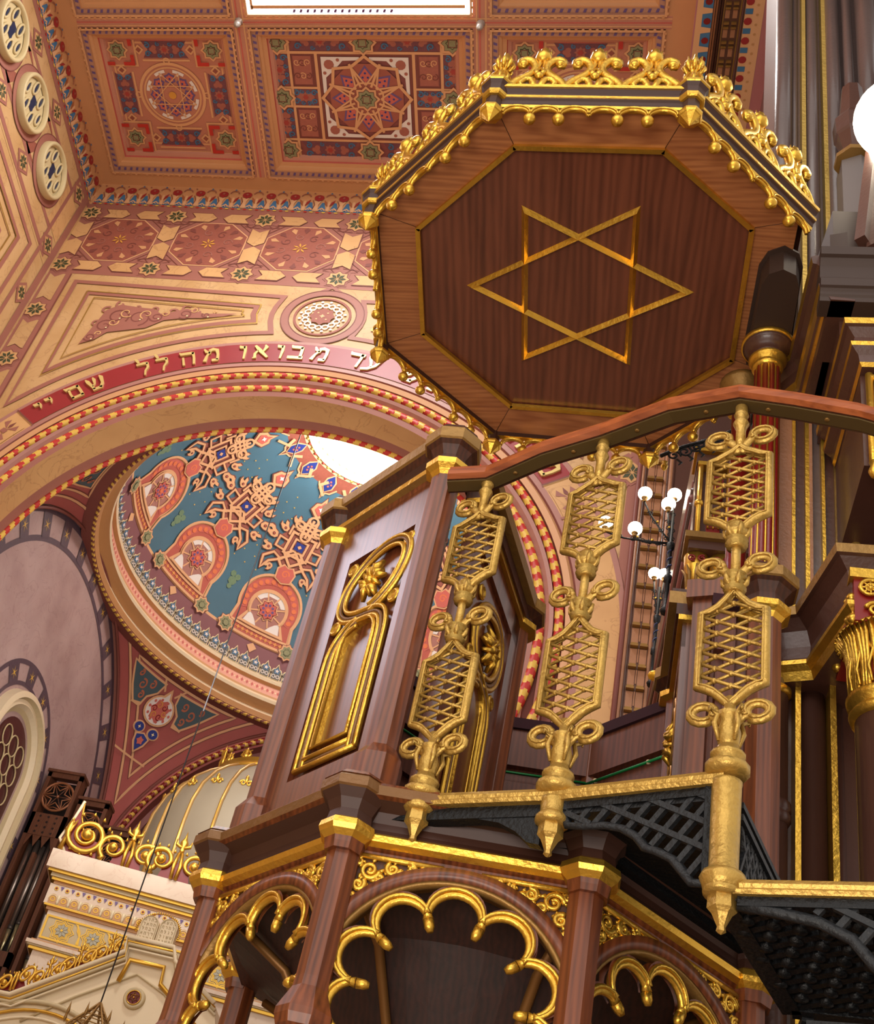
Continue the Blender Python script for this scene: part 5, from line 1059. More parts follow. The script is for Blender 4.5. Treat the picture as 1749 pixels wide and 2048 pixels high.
# ---- cusped arches between the posts
def arcade(k):
    P, n, t = side(k, .835)
    def at(s_, z, l=0): return P+t*s_+V((0, 0, z))+n*l
    b = MB(); cz = 1.455; Ro, Ri = .385, .335
    # spandrel plate above the outer arch
    N_ = 40
    for l0, m_ in ((-.03, WOOD), (.005, WOOD)):
        for i in range(N_):
            a0, a1 = pi*i/N_, pi*(i+1)/N_
            def top(a):
                c_, s_ = cos(a), sin(a); return (max(-.335, min(.335, c_*.6)), 1.845)
            f0, f1 = (Ro*cos(a0), cz+Ro*sin(a0)), (Ro*cos(a1), cz+Ro*sin(a1))
            x0, x1 = -.335+.67*(1-i/N_), -.335+.67*(1-(i+1)/N_)
            def zz(x): return cz+sqrt(max(0, Ro**2-x*x))
            b.add([at(x0, zz(x0), l0), at(x1, zz(x1), l0), at(x1, 1.845, l0), at(x0, 1.845, l0)], [[0, 1, 2, 3]], m_)
    # outer wooden arch ring (raised)
    def ringseg(ra, rb, l0, l1, m_, a0=-25, a1=205, n_=44):
        A = []
        for i in range(n_+1):
            a = radians(a0+(a1-a0)*i/n_); A.append([(ra*cos(a), cz+ra*sin(a)), (rb*cos(a), cz+rb*sin(a))])
        vs = []; fs = []
        for (p0, p1) in A: vs += [at(p0[0], p0[1], l1), at(p1[0], p1[1], l1), at(p1[0], p1[1], l0), at(p0[0], p0[1], l0)]
        for i in range(n_):
            for q in range(4): w_ = (q+1) % 4; fs.append([4*i+q, 4*(i+1)+q, 4*(i+1)+w_, 4*i+w_])
        # clip to the bay
        vs2 = []
        for v in vs:
            s_ = (v-P).dot(t); s2 = max(-.335, min(.335, s_)); vs2.append(v+t*(s2-s_))
        b.add(vs2, fs, m_, True)
    ringseg(Ro, Ri+.012, -.03, .025, WOOD); ringseg(Ri+.012, Ri, -.03, .018, GOLDD)
    child(b, 'arch_frame', pul)
    # the cusped fringe
    c = MB(); nl = 7; Rl = .235; lr = .078; step = 36; path = []
    for i in range(nl):
        ca = 90+step*(i-(nl-1)/2); cx_, cy_ = Rl*cos(radians(ca)), Rl*sin(radians(ca))
        for q in range(15):
            a = radians(ca-98+196*q/14); path.append((cx_+lr*cos(a), cz+cy_+lr*sin(a)))
    path = [(path[0][0]+.0, path[0][1]-.05)]+path+[(path[-1][0], path[-1][1]-.05)]
    ok = [(max(-.325, min(.325, x)), z) for x, z in path]
    # wooden body between the lobes and the arch ring: strip polygons at two depths
    n_ = len(ok); outr = []
    for x, z in ok:
        a = atan2(z-cz, x); outr.append((max(-.33, min(.33, (Ri+.005)*cos(a))), cz+(Ri+.005)*sin(a)))
    thick = []
    for i, (x, z) in enumerate(ok):                          # a band about 20 mm wide following the lobes, open spandrels behind the cusps
        dx, dz = x, z-cz; r_ = hypot(dx, dz); thick.append((x+dx/r_*.028, z+dz/r_*.028))
    for l_, m_ in ((.012, WOOD), (-.022, WOOD)):
        c.add([at(x, z, l_) for x, z in ok]+[at(x, z, l_) for x, z in thick], [[i, i+1, n_+i+1, n_+i] for i in range(n_-1)], m_)
    c.tube([at(x, z, .004) for x, z in ok], .0125, GOLD, 8)
    c.tube([at(x*1.0+(thick[i][0]-x)*.45, z+(thick[i][1]-z)*.45, .016) for i, (x, z) in enumerate(ok)], .007, GOLD, 6)
    for i in range(nl-1):                                    # cusp tips
        ca = radians(90+step*(i+.5-(nl-1)/2)); r_ = Rl-.012; c.tube([at(q_*cos(ca), cz+q_*sin(ca), .002) for q_ in (r_+.010, r_-.012, r_-.026)], [.016, .015, .009], GOLD, 8)
    child(c, 'cusped_arch', pul, 'gilt multifoil fringe inside the arch')
    # carved gilt spandrels
    for s_ in (-1, 1):
        g = MB(); T3 = [(s_*.325, 1.835), (s_*.055, 1.835), (s_*.14, 1.806), (s_*.215, 1.768), (s_*.27, 1.72), (s_*.325, 1.655)]
        g.add([at(x, z, .008) for x, z in T3], [list(range(6))], WOODD)
        for i in range(6):
            a, c_ = T3[i], T3[(i+1) % 6]; g.tube([at(a[0], a[1], .014), at(c_[0], c_[1], .014)], .0095, GOLD, 6)
        for (cx_, cz_, r_, a0_, fl_) in ((.265, 1.792, .030, 0, 1), (.20, 1.805, .020, 2, -1), (.290, 1.742, .020, 1, 1), (.145, 1.818, .011, 2, 1), (.303, 1.700, .011, 3, 1), (.235, 1.770, .013, 4, -1), (.30, 1.815, .012, 1, -1), (.175, 1.795, .010, 0, 1), (.11, 1.825, .006, 0, 1)):
            sp_ = spiral((s_*cx_, cz_), r_, r_*.25, a0_, 1.4, 20, fl_*s_); g.tube([at(x, z, .014) for x, z in sp_], [.0095-.004*i/20 for i in range(21)], GOLD, 6)
            g.sphere(at(s_*cx_, cz_, .014), r_*.28, GOLD, 8)
            for q in range(5): a = q*1.25; g.tube([at(s_*cx_+r_*cos(a), cz_+r_*sin(a), .012), at(s_*cx_+r_*1.45*cos(a+.3), cz_+r_*1.3*sin(a+.3), .012)], [.009, .004], GOLD, 5)
        child(g, 'spandrel_carving', pul, 'gilt leaf carving')
for k in range(4): arcade(k)
# dark ribbed interior of the base
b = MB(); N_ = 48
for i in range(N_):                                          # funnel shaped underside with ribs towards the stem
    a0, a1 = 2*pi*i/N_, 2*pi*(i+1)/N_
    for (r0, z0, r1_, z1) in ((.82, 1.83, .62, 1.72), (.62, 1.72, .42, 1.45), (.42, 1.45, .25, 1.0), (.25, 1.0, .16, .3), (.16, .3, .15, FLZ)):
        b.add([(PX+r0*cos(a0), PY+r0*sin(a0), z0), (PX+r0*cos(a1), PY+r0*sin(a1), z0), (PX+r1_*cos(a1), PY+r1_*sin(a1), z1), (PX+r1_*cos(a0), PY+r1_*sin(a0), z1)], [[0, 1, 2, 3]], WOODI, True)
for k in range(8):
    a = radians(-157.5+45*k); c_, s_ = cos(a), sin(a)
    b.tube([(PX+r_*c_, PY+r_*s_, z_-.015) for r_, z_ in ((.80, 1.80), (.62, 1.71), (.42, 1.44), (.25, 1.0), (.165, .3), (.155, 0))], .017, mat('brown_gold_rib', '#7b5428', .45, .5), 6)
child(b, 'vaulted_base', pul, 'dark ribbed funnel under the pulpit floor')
b = MB(); b.add([pv(.90, k, 2.0) for k in range(8)]+[pv(.90, k, 1.84) for k in range(8)], [list(range(8)), list(range(8, 16))[::-1]]+[[k, (k+1) % 8, 8+(k+1) % 8, 8+k] for k in range(8)], WOODD); child(b, 'platform', pul)

# ---- parapet panels
def spiral_panel(b, at, cx0=.02):
    """gilt arch, S scroll and rosette of the tall panels; at(s, z, l)"""
    def A(x, z, l=.0): return at(x+cx0, z, l)
    # niche recess
    pts = [(-.085, 2.39)]+[(-.085, 2.80)]+[(.085*cos(radians(t)), 2.81+.10*sin(radians(t))) for t in range(170, 5, -15)]+[(.085, 2.80), (.085, 2.39)]
    b.add([A(x, z, -.02) for x, z in pts], [list(range(len(pts)))], WOODP)
    n = len(pts); b.add([A(x, z, -.02) for x, z in pts]+[A(x*1.12, z+(.0 if z > 2.4 else -.01), .012) for x, z in pts], [[i, (i+1) % n, n+(i+1) % n, n+i] for i in range(n)], GOLD)
    b.tube([A(x*1.14, z+(.012 if z > 2.4 else -.012), .012) for x, z in pts], .009, GOLD, 8, True)
    def off(P, d_):
        o = []
        for i in range(len(P)):
            a, b_ = P[max(i-1, 0)], P[min(i+1, len(P)-1)]; dx, dz = b_[0]-a[0], b_[1]-a[1]; q = hypot(dx, dz) or 1; o.append((P[i][0]-dz/q*d_, P[i][1]+dx/q*d_))
        return o
    # the moulded ribbon climbs the right side, swings over the arch in an S and closes round the oval
    main = [(.165, 2.30), (.165, 2.60), (.165, 2.78), (.158, 2.85), (.135, 2.905), (.09, 2.94), (.03, 2.955), (-.04, 2.965), (-.095, 2.985), (-.13, 3.02), (-.142, 3.07), (-.125, 3.13), (-.08, 3.185), (-.02, 3.225), (.05, 3.245), (.115, 3.235), (.155, 3.20), (.168, 3.15), (.155, 3.09), (.12, 3.035), (.07, 2.995), (.02, 2.975)]
    leftb = [(-.165, 2.30), (-.165, 2.60), (-.165, 2.76), (-.155, 2.83), (-.125, 2.885), (-.08, 2.92), (-.03, 2.935)]
    for P_, sg in ((main, 1), (leftb, -1)):
        for d_, r_, m_ in ((0, .012, GOLD), (.024, .009, BRG2), (.040, .011, GOLD)):
            b.tube([A(x, z, .012) for x, z in off(smooth(P_), d_*sg)], r_, m_, 8, squash=.8)
    for x0, z_ in ((.165, 2.30), (.125, 2.338)): b.tube([A(-x0, z_, .012), A(x0, z_, .012)], .012, GOLD, 8, squash=.8)
    b.tube([A(-.14, 2.32, .008), A(.14, 2.32, .008)], .009, BRG2, 8)
    # small roundels
    for x, z in ((-.155, 3.235), (.175, 3.235), (.165, 2.955), (-.165, 2.945)):
        b.lathe([(.030, 0), (.032, .010), (.022, .016), (.018, .008), (.012, .010), (.0, .014)], A(x, z, .002), GOLD, 14, axis=tuple(at(0, 0, 1)-at(0, 0, 0)))
    # rosette of leaves in the oval
    random.seed(2)
    for i in range(12):
        a = 2*pi*i/12; rr = .070 if i % 2 else .092
        c_, s_ = cos(a), sin(a); b.tube([A(.012+.012*c_, 3.09+.015*s_, .02), A(.012+rr*.5*c_+.006, 3.09+rr*.62*s_, .030), A(.012+rr*.8*c_, 3.095+rr*1.05*s_, .010)], [.010, .022, .010], GOLD, 6, squash=.7)
    b.sphere(A(.012, 3.09, .030), .02, GOLD, 10)
def parapet(k, inside=True, top=3.66):
    P, n, t = side(k, .79); hl = .79*math.tan(pi/8)-.03
    pan = MB()
    def at(s_, z, l=0): return P+t*s_+V((0, 0, z))+n*l
    def slab(s0, s1, z0, z1, l0, l1, m_):
        c = [at(s0, z0, l0), at(s1, z0, l0), at(s1, z0, l1), at(s0, z0, l1)]; pan.extr(c, (0, 0, z1-z0), m_)
    zt = 3.50
    slab(-hl, hl, 2.05, zt if k == 0 else 3.40, -.05, -.012, WOODP if k == 0 else WOODI2)
    if k == 0:
        for (s0, s1, z0, z1) in ((-hl, -.175, 2.05, zt), (.215, hl, 2.05, zt), (-.175, .215, 3.29, zt), (-.175, .215, 2.05, 2.27)): slab(s0, s1, z0, z1, -.013, .012, WOODP)
        slab(-hl-.0, hl+.0, 2.05, 2.15, .012, .030, WOODP)
        orn = MB(); spiral_panel(orn, at); 
    else: orn = None
    o = child(pan, 'parapet_panel', pul, 'varnished panel')
    if orn is not None: o['wo'] = (PX, PY, FLZ); kids(orn, 'gilt_ornament', o, 'gilt niche frame, S scroll and rosette')
    # rails
    r = MB()
    if k == 0:
        for prof, ms in (([(-.05, 3.49), (.012, 3.49), (.02, 3.505), (.045, 3.512), (.05, 3.53), (.035, 3.545), (.03, 3.56), (.045, 3.59), (.07, 3.605), (.08, 3.61), (.085, 3.65), (.07, 3.665), (-.05, 3.68)], [WOOD, WOOD, GOLDD, GOLD, GOLD, DKW, DKW, WOODD, GOLDD, GOLDD, DKW, DKW, WOODD]),):
            vs = []
            for s_ in (-hl-.02, hl+.02): vs += [at(s_, z, l) for l, z in prof]
            m = len(prof)
            for q in range(m): w_ = (q+1) % m; r.add([vs[q], vs[m+q], vs[m+w_], vs[w_]], [[0, 1, 2, 3]], ms[q])
            r.add(vs, [list(range(m)), list(range(m, 2*m))], WOOD)
        child(r, 'parapet_rail', pul, 'dark rail with gilt mouldings')
    else:                                                    # velvet covered book rest seen from inside
        dz = -.06
        r.extr([at(-hl-.03, 3.46+dz, -.10), at(hl+.03, 3.46+dz, -.10), at(hl+.03, 3.46+dz, .02), at(-hl-.03, 3.46+dz, .02)], (0, 0, .055), VELV)
        child(r, 'velvet_cushion', pul, 'maroon velvet strip on the parapet')
        r = MB()
        for z0, z1, l0 in ((3.27, 3.46, -.085), (3.05, 3.19, -.078)): r.extr([at(-hl, z0+dz, l0), at(hl, z0+dz, l0), at(hl, z0+dz, -.05), at(-hl, z0+dz, -.05)], (0, 0, z1-z0), WOODI2)
        for s_ in (-hl+.02, hl-.06): r.extr([at(s_, 2.1, -.072), at(s_+.05, 2.1, -.072), at(s_+.05, 2.1, -.05), at(s_, 2.1, -.05)], (0, 0, .95), WOODI2)
        child(r, 'inner_rail', pul)
for k in (0, 3, 4, 5, 6, 7): parapet(k)
# green cable clipped along the inside of the back
gc = MB(); pth = []
for k in (6, 5, 4): 
    P, n, t = side(k, .70); pth += [P+t*.29+V((0, 0, 3.165)), P-t*.29+V((0, 0, 3.17))]
gc.tube(pth, .0065, GREEN, 6); gco = gc.build('light_cable'); tag(gco, 'thin green cable clipped inside the back of the pulpit', 'cable')
for k, ss in ((5, (-.22, .12)), (4, (.24, -.05))):
    P, n, t = side(k, .705)
    for s_ in ss: m = MB(); m.sphere(P+t*s_+V((0, 0, 3.17)), .012, CREMD, 8); m.build('cable_clip', gco)
# posts of the parapet with caps
def ppost(k, R, z0=2.05, z1=3.50, cap=True, rad=.055):
    b = MB(); q = pv(R, k)
    b.lathe([(rad*1.5, z0), (rad*1.5, z0+.14), (rad*1.0, z0+.185)], q, WOOD, 8, R8, False)
    b.lathe([(rad, z0+.18), (rad, z1)], q, WOOD, 8, R8, False)
    if cap:
        b.lathe([(rad, z1-.05), (rad+.012, z1-.03), (rad+.032, z1-.015), (rad+.034, z1+.01), (rad+.012, z1+.02)], q, GOLD, 8, R8, False)
        b.lathe([(rad+.012, z1+.018), (rad+.008, z1+.05), (rad+.03, z1+.085), (rad+.05, z1+.095)], q, WOODD, 8, R8, False)
        b.lathe([(rad+.05, z1+.095), (rad+.058, z1+.10), (rad+.058, z1+.15), (rad+.045, z1+.165)], q, GOLDD, 8, R8, False)
        b.lathe([(rad+.045, z1+.163), (rad+.035, z1+.185), (.0, z1+.19)], q, WOODD, 8, R8, False)
    return child(b, 'parapet_post', pul)
ppost(0, .855); ppost(1, .855)
for k in (4, 5, 6, 7): ppost(k, .80, 2.05, 3.38, False, .04)
# inner door leaves either side of the way in, standing open
def leaf(name, A, B, zt, lab, face, boxend):
    A = V((*A, 0)); B = V((*B, 0)); t = (B-A).normalized(); n = V((t.y, -t.x, 0))*face; L_ = (B-A).length; root = MB()
    def at(s_, z, l=0): return A+t*s_+V((0, 0, z))+n*l
    def slab(m, s0, s1, z0, z1, l0, l1, mt): m.extr([at(s0, z0, l0), at(s1, z0, l0), at(s1, z0, l1), at(s0, z0, l1)], (0, 0, z1-z0), mt)
    slab(root, 0, L_, 2.06, zt-.05, -.02, .012, WOODP)
    for s0, s1 in ((0, .10), (L_-.12, L_)): slab(root, s0, s1, 2.06, zt-.05, .012, .028, WOODP)
    slab(root, 0, L_, zt-.22, zt-.05, .012, .028, WOODP)
    o = root.build('door_leaf', None, None)
    tag(o, lab, 'door')
    g = MB(); c0 = L_/2-.02
    spiral_panel(g, lambda s_, z, l=0: at(s_+c0, z-.06, l+.01)); g.build('gilt_ornament', o)
    r = MB()
    for (l1, z0, z1, m_) in ((.045, zt-.10, zt-.075, GOLD), (.055, zt-.075, zt-.02, WOODD), (.085, zt-.02, zt+.04, GOLDD), (.075, zt+.04, zt+.055, WOODD)): slab(r, -.02, L_+.0, z0, z1, -l1*.6, l1, m_)
    r.build('top_rail', o)
    b = MB(); q = at(L_+.02, 0, .0)
    b.lathe([(.055, 2.06), (.055, zt-.10)], q, WOOD, 8, R8, False); b.lathe([(.055, zt-.11), (.085, zt-.10), (.087, zt-.075), (.066, zt-.065)], q, GOLD, 8, R8, False)
    b.lathe([(.066, zt-.067), (.064, zt-.04), (.105, zt-.02)], q, WOODD, 8, R8, False); b.lathe([(.105, zt-.02), (.115, zt-.015), (.115, zt+.035), (.10, zt+.05), (0, zt+.055)], q, GOLDD, 8, R8, False)
    b.build('end_post', o)
    return o
leaf('l', (-.575, 3.64), (-.415, 4.36), 3.52, 'open panelled door leaf with gilt carving beside the tall corner post of the pulpit', 1, True)
leaf('r', (.262, 4.18), (.272, 4.70), 3.52, 'open panelled door leaf with gilt carving on the pier side of the pulpit', -1, True)
# right jamb: octagonal post with cap, short board and square post
jb = MB(); q = V((.515, 4.03, 0))
jb.lathe([(.062, 2.0), (.062, 3.40)], q, WOOD, 8, R8, False); child(jb, 'jamb_post', pul)
jb = MB()
jb.lathe([(.062, 3.33), (.075, 3.35), (.095, 3.365), (.097, 3.39), (.075, 3.40)], q, GOLD, 8, R8, False); jb.lathe([(.075, 3.398), (.072, 3.44), (.10, 3.475), (.118, 3.485)], q, WOODD, 8, R8, False)
jb.lathe([(.118, 3.485), (.126, 3.49), (.126, 3.535), (.11, 3.55)], q, GOLDD, 8, R8, False); jb.lathe([(.11, 3.549), (.095, 3.57), (0, 3.58)], q, WOODD, 8, R8, False); child(jb, 'jamb_cap', pul)
jb = MB(); jb.extr([(.27, 4.13, 2.0), (.50, 4.06, 2.0), (.50, 4.09, 2.0), (.27, 4.16, 2.0)], (0, 0, 1.52), WOODI2); jb.extr([(.262, 4.10, 2.0), (.33, 4.08, 2.0), (.35, 4.14, 2.0), (.282, 4.16, 2.0)], (0, 0, 1.48), WOOD)
jb.extr([(.235, 4.085, 3.47), (.52, 3.995, 3.47), (.54, 4.08, 3.47), (.255, 4.19, 3.47)], (0, 0, .09), WOOD); child(jb, 'jamb_board', pul)
# ================================================================== stair with gilt railing
SR = thing('pulpit_stair', 'black pierced iron stair with gilt latticed balusters and polished wooden handrail before the pulpit', 'stairs', (.0, 3.2, 2.03)); SR['wo'] = (0, 3.2, 2.03)
B1, B2, B3 = V((-.517, 3.466, 0)), V((-.124, 3.318, 0)), V((.312, 3.095, 0)); P0 = V((-.70, 3.52, 0)); B4 = V((1.02, 2.86, 0))
def Z(v, z): return V((v.x, v.y, z))
# handrail
h = MB(); path = [Z(V((-.66, 3.47, 0)), 3.375), Z(B1, 3.40), Z((B1+B2)/2+V((-.005, -.012, 0)), 3.465), Z(B2, 3.52), Z((B2+B3)/2+V((-.0, -.006, 0)), 3.548), Z(B3, 3.52), Z(B3+V((.16, -.045, 0)), 3.45), Z(B3+V((.34, -.11, 0)), 3.345), Z(B4, 3.07), Z(B4+V((.75, -.22, 0)), 2.66)]
sec0 = [(-.045, -.012), (-.040, .014), (-.030, .022), (-.026, .038), (0, .046), (.026, .038), (.030, .022), (.040, .014), (.045, -.012), (.030, -.022), (-.030, -.022)]
sec = [(a*1.12, b_*1.15) for a, b_ in sec0]
def railsweep(mb, path, sec, m_, ms=None):
    vs = []; k = len(sec); n = len(path)
    for i in range(n):
        t = (path[min(i+1, n-1)]-path[max(i-1, 0)]); t.normalize(); x = t.cross(V((0, 0, 1))).normalized(); u = V((0, 0, 1))
        vs += [path[i]+x*a+u*b_ for a, b_ in sec]
    for q in range(k):
        w_ = (q+1) % k; mb.add([vs[i*k+q] for i in range(n)]+[vs[i*k+w_] for i in range(n)], [[i, i+1, n+i+1, n+i] for i in range(n-1)], ms[q] if ms else m_)
    mb.add(vs[:k]+vs[-k:], [list(range(k)), list(range(k, 2*k))], m_)
railsweep(h, path, sec, RAILW, [RAILW]*9+[WOODD, WOODD]); ho = child(h, 'handrail', SR, 'polished reddish handrail'); ho['wo'] = (0, 3.2, 2.03)
m = MB(); railsweep(m, [q+V((0, 0, -.026)) for q in path], [(-.026, -.005), (.026, -.005), (.026, .006), (-.026, .006)], mat('brass_green_strip', '#6d5a35', .45, .5), None)
for f in (.5,): pass
kids(m, 'metal_strip', ho, 'dull brass strip under the handrail')
for i in range(1, 7):
    q = path[i]+(path[i+1]-path[i])*.5; s_ = MB(); s_.lathe([(.009, 0), (.007, .004), (0, .004)], q+V((0, 0, -.031)), GOLDD, 10, axis=(0, 0, -1)); kids(s_, 'screw', ho)
# ---- one baluster, modelled about its own foot
def baluster(parent, name='baluster'):
    M = GOLDB
    def L(prof, z0=0, seg=14): b.lathe([(r_, z) for r_, z in prof], (0, 0, z0), M, seg)
    def neck(z0, z1):                                        # twisted collar between panels
        h_ = z1-z0; L([(.016, z0), (.030, z0+.06*h_), (.024, z0+.18*h_), (.034, z0+.34*h_), (.026, z0+.44*h_), (.030, z0+.56*h_), (.024, z0+.66*h_), (.034, z0+.80*h_), (.020, z0+.92*h_), (.014, z1)])
    def loops(z, up=1, w=1.0):
        for s_ in (-1, 1):
            cx_ = s_*.070*w; P = [(s_*.004, 0, z-.075*up), (s_*.014, 0, z-.04*up), (s_*.034, 0, z-.016*up)]
            for t in range(0, 13): a = radians(215-t*29); P.append((cx_+s_*.032*cos(a)*1.0, .006*(t/12), z+.026*sin(a)*up))
            b.tube(P, [.010]*3+[.0105]*13, M, 8, squash=1.5); b.tube([(x, y-.012, zz) for x, y, zz in P[2:]], .0045, M, 6); b.sphere((s_*.036, 0, z+.0), .012, M, 8)
    b = MB()                                                 # foot with rings and vase
    L([(.048, .0), (.058, .012), (.058, .028), (.040, .038), (.034, .046), (.046, .056), (.046, .066), (.032, .074), (.028, .09)])
    L([(.022, .085), (.028, .10), (.032, .135), (.024, .165), (.028, .185), (.034, .195), (.024, .20)])
    for i in range(4): a = i*pi/2+pi/4; b.tube([(.030*cos(a), .030*sin(a), .10), (.044*cos(a), .044*sin(a), .15), (.036*cos(a), .036*sin(a), .18), (.062*cos(a), .062*sin(a), .195), (.060*cos(a), .060*sin(a), .182)], [.005, .008, .008, .006, .003], M, 6)
    b.tube([(0, 0, .25), (0, 0, .08)], [.015, .020], M, 10); loops(.205, 1, 1.05); o = b.build(name, parent)
    b = MB(); loops(.735, 1, 1.05); b.tube([(0, 0, .90), (0, 0, .63)], .014, M, 10); neck(.625, .665); neck(.66, .70); neck(.80, .84)
    L([(.018, .835), (.034, .85), (.036, .862), (.026, .872), (.030, .885), (.022, .90)])
    for z0 in (.855, .66):
        for i in range(6): a = i*pi/3; b.tube([(.018*cos(a), .018*sin(a), z0-.02), (.034*cos(a), .034*sin(a), z0), (.040*cos(a), .040*sin(a), z0+.022)], [.008, .009, .004], M, 5)
    b.build('twisted_collar', o)
    b = MB(); L([(.016, 1.24), (.016, 1.315), (.020, 1.33), (.026, 1.345), (.020, 1.36), (.018, 1.375), (.024, 1.385), (.020, 1.395), (.020, 1.425), (.0, 1.43)]); loops(1.285, 1, .98); b.build('looped_stem', o)
    for zb, zt in ((.905, 1.235), (.235, .625)):
        # shield shaped latticed panel: concave shoulders above and below
        f = MB(); hw = .092; zl, zh = (zb+.03+.0, zt-.045) if zb > .5 else (.292, .558)
        zl, zh = (.925, 1.185) if zb > .5 else (.290, .555)
        tp = zt+.01 if zb > .5 else .64; bt = .868 if zb > .5 else .222
        q = [(0, tp), (.022, tp-.025*(tp-zh)/.06), (.045, zh+.022), (.070, zh+.006), (hw, zh), (hw, zl), (.072, zl-.004), (.048, zl-.018), (.024, zl-.042), (.0, bt)]
        full = q+[(-x, z) for x, z in q[-2:0:-1]]
        f.tube([(x, 0, z) for x, z in full], .0115, M, 8, True, squash=1.3, nrm=(0, 1, 0)); f.tube([(x*.93, -.011, (z-(zl+zh)/2)*.95+(zl+zh)/2) for x, z in full], .0045, M, 6, True); f.tube([(x*.93, .011, (z-(zl+zh)/2)*.95+(zl+zh)/2) for x, z in full], .0045, M, 6, True)
        def inside(x, z):
            if abs(x) > hw: return False
            if zl <= z <= zh: return True
            a = 1-abs(x)/hw
            return z < zh+(tp-zh)*a*a if z > zh else z > zl-(zl-bt)*a*a
        sl = .46; dz = .042
        for dirn in (1, -1):
            for i in range(-7, 18):
                run = []
                for t in range(41):
                    x = -hw+2*hw*t/40; z = zl-.04+i*dz+dirn*sl*x
                    if inside(x, z): run.append((x, z))
                    elif len(run) > 1: break
                    else: run = []
                if len(run) > 2: f.tube([(run[0][0], dirn*.003, run[0][1]), (run[-1][0], dirn*.003, run[-1][1])], .0054, M, 6)
        for i in range(-12, 30):
            for j in range(-3, 4):
                x = j*dz/(2*sl); z = zl-.04+i*dz/2
                if (i+j) % 2 == 0 and inside(x*1.08, z) and abs(x) < hw-.01: f.sphere((x, 0, z), .0092, M, 8)
        f.build('lattice_panel', o)
    return o
first = baluster(SR)
org = V((0, 3.2, 2.03))
def setb(o, P, zscale, rz): o.location = Z(P, 2.03)-org; o.scale = (1, 1, zscale); o.rotation_euler = (0, 0, rz)
rz = radians(-24)
setb(first, B3, 1.015, radians(-20)); o2 = copy_tree(first, SR); setb(o2, B2, 1.03, rz); o1 = copy_tree(first, SR); setb(o1, B1, .965, rz)
B5 = B4+V((.28, -.085, 0)); o4 = copy_tree(first, SR); o4.location = Z(B5, 1.71)-org; o4.scale = (1, 1, .87); o4.rotation_euler = (0, 0, radians(-18))
# bottom rail: level from the corner post to the third baluster, then a step lower
def brail(a, b_):
    m = MB(); railsweep(m, [a, b_], [(-.024, -.022), (-.030, -.012), (-.022, -.004), (-.026, .006), (-.018, .020), (.018, .020), (.026, .006), (.022, -.004), (.030, -.012), (.024, -.022)], GOLDB); return child(m, 'bottom_rail', SR)
SR['wo'] = (0, 3.2, 2.03)
brail(Z(P0, 2.02), Z(B1, 2.02)); brail(Z(B1, 2.02), Z(B2, 2.02)); brail(Z(B2, 2.02), Z(B3, 2.02)); brail(Z(B3, 1.70), Z(B4+V((.3, -.09, 0)), 1.70))
def drop(P, ztop, zbot, mid):
    m = MB(); m.lathe([(.040, ztop), (.038, ztop-.01), (.036, zbot+.135), (.040, zbot+.13), (.048, zbot+.118), (.048, zbot+.106), (.038, zbot+.098)], Z(P, 0), GOLDB, 16)
    m.lathe([(.034, zbot+.10), (.036, zbot+.065), (.024, zbot+.052), (.010, zbot+.02), (.012, zbot+.008), (.0, zbot)], Z(P, 0), GOLDB, 6, 0, False); child(m, 'drop_finial', SR)
drop(B1, 2.01, 1.885, 0); drop(B2, 2.01, 1.83, 0); drop(B3, 2.01, 1.58, 0)
m = MB(); m.lathe([(.052, 1.74), (.058, 1.725), (.052, 1.71), (.044, 1.68)], Z(B3, 0), GOLDB, 16); child(m, 'collar', SR)
# ---- black iron stair: treads, lattice brackets, strings
ST = SR
def bracket(A, B, zt, drops, cell=.052, name='pierced_bracket', inner=True, flip=False):
    """vertical iron panel under a rail; drops: list of (fraction, depth) for the lower edge"""
    f = MB(); A = V(A); B = V(B); t = (B-A).normalized(); L_ = (B-A).length; n = V((t.y, -t.x, 0))
    def at(s_, z, l=0): return A+t*s_+V((0, 0, z))+n*l
    def dep(fr):
        for i in range(len(drops)-1):
            if drops[i][0] <= fr <= drops[i+1][0]: a, b_ = drops[i], drops[i+1]; return a[1]+(b_[1]-a[1])*(fr-a[0])/max(1e-6, b_[0]-a[0])
        return drops[-1][1]
    low = [(L_*fr, zt-d_) for fr, d_ in drops]
    f.tube([at(s_, z, 0) for s_, z in low], .011, IRONG, 6, squash=1.4)
    f.bar(at(0, zt-.012), at(L_, zt-.012), .022, .03, IRON); f.bar(at(low[0][0]+.008, zt), at(low[0][0]+.008, low[0][1]), .022, .022, IRON, (1, 0, 0)); f.bar(at(low[-1][0]-.012, zt), at(low[-1][0]-.012, low[-1][1]), .022, .03, IRON, (1, 0, 0))
    for dirn in (1, -1):
        for i in range(-14, 30):
            run = []
            for q in range(61):
                s_ = L_*q/60; z = zt-.0-i*cell*1.0-(s_-L_/2)*(.55 if dirn > 0 else -1.3)+.0
                if zt-dep(s_/L_) < z < zt: run.append((s_, z))
                elif len(run) > 1: break
                else: run = []
            if len(run) > 2: f.bar(at(run[0][0], run[0][1], dirn*.002), at(run[-1][0], run[-1][1], dirn*.002), .016, .016, IRONG, tuple(n))
    return child(f, name, ST)
bracket(Z(B2, 0)+(B3-B2)*.07, Z(B3, 0)-(B3-B2)*.06, 2.0, [(0, .03), (.04, .075), (.16, .082), (.30, .085), (.42, .10), (.52, .13), (.58, .165), (.66, .178), (.76, .205), (.84, .25), (.88, .275), (1.0, .282)], .075)
bk = MB(); t_ = (B2-B1); bl = [(.06, .0), (.06, .03), (.25, .035), (.45, .04), (.62, .055), (.75, .085), (.84, .12), (.93, .13), (.93, .0)]
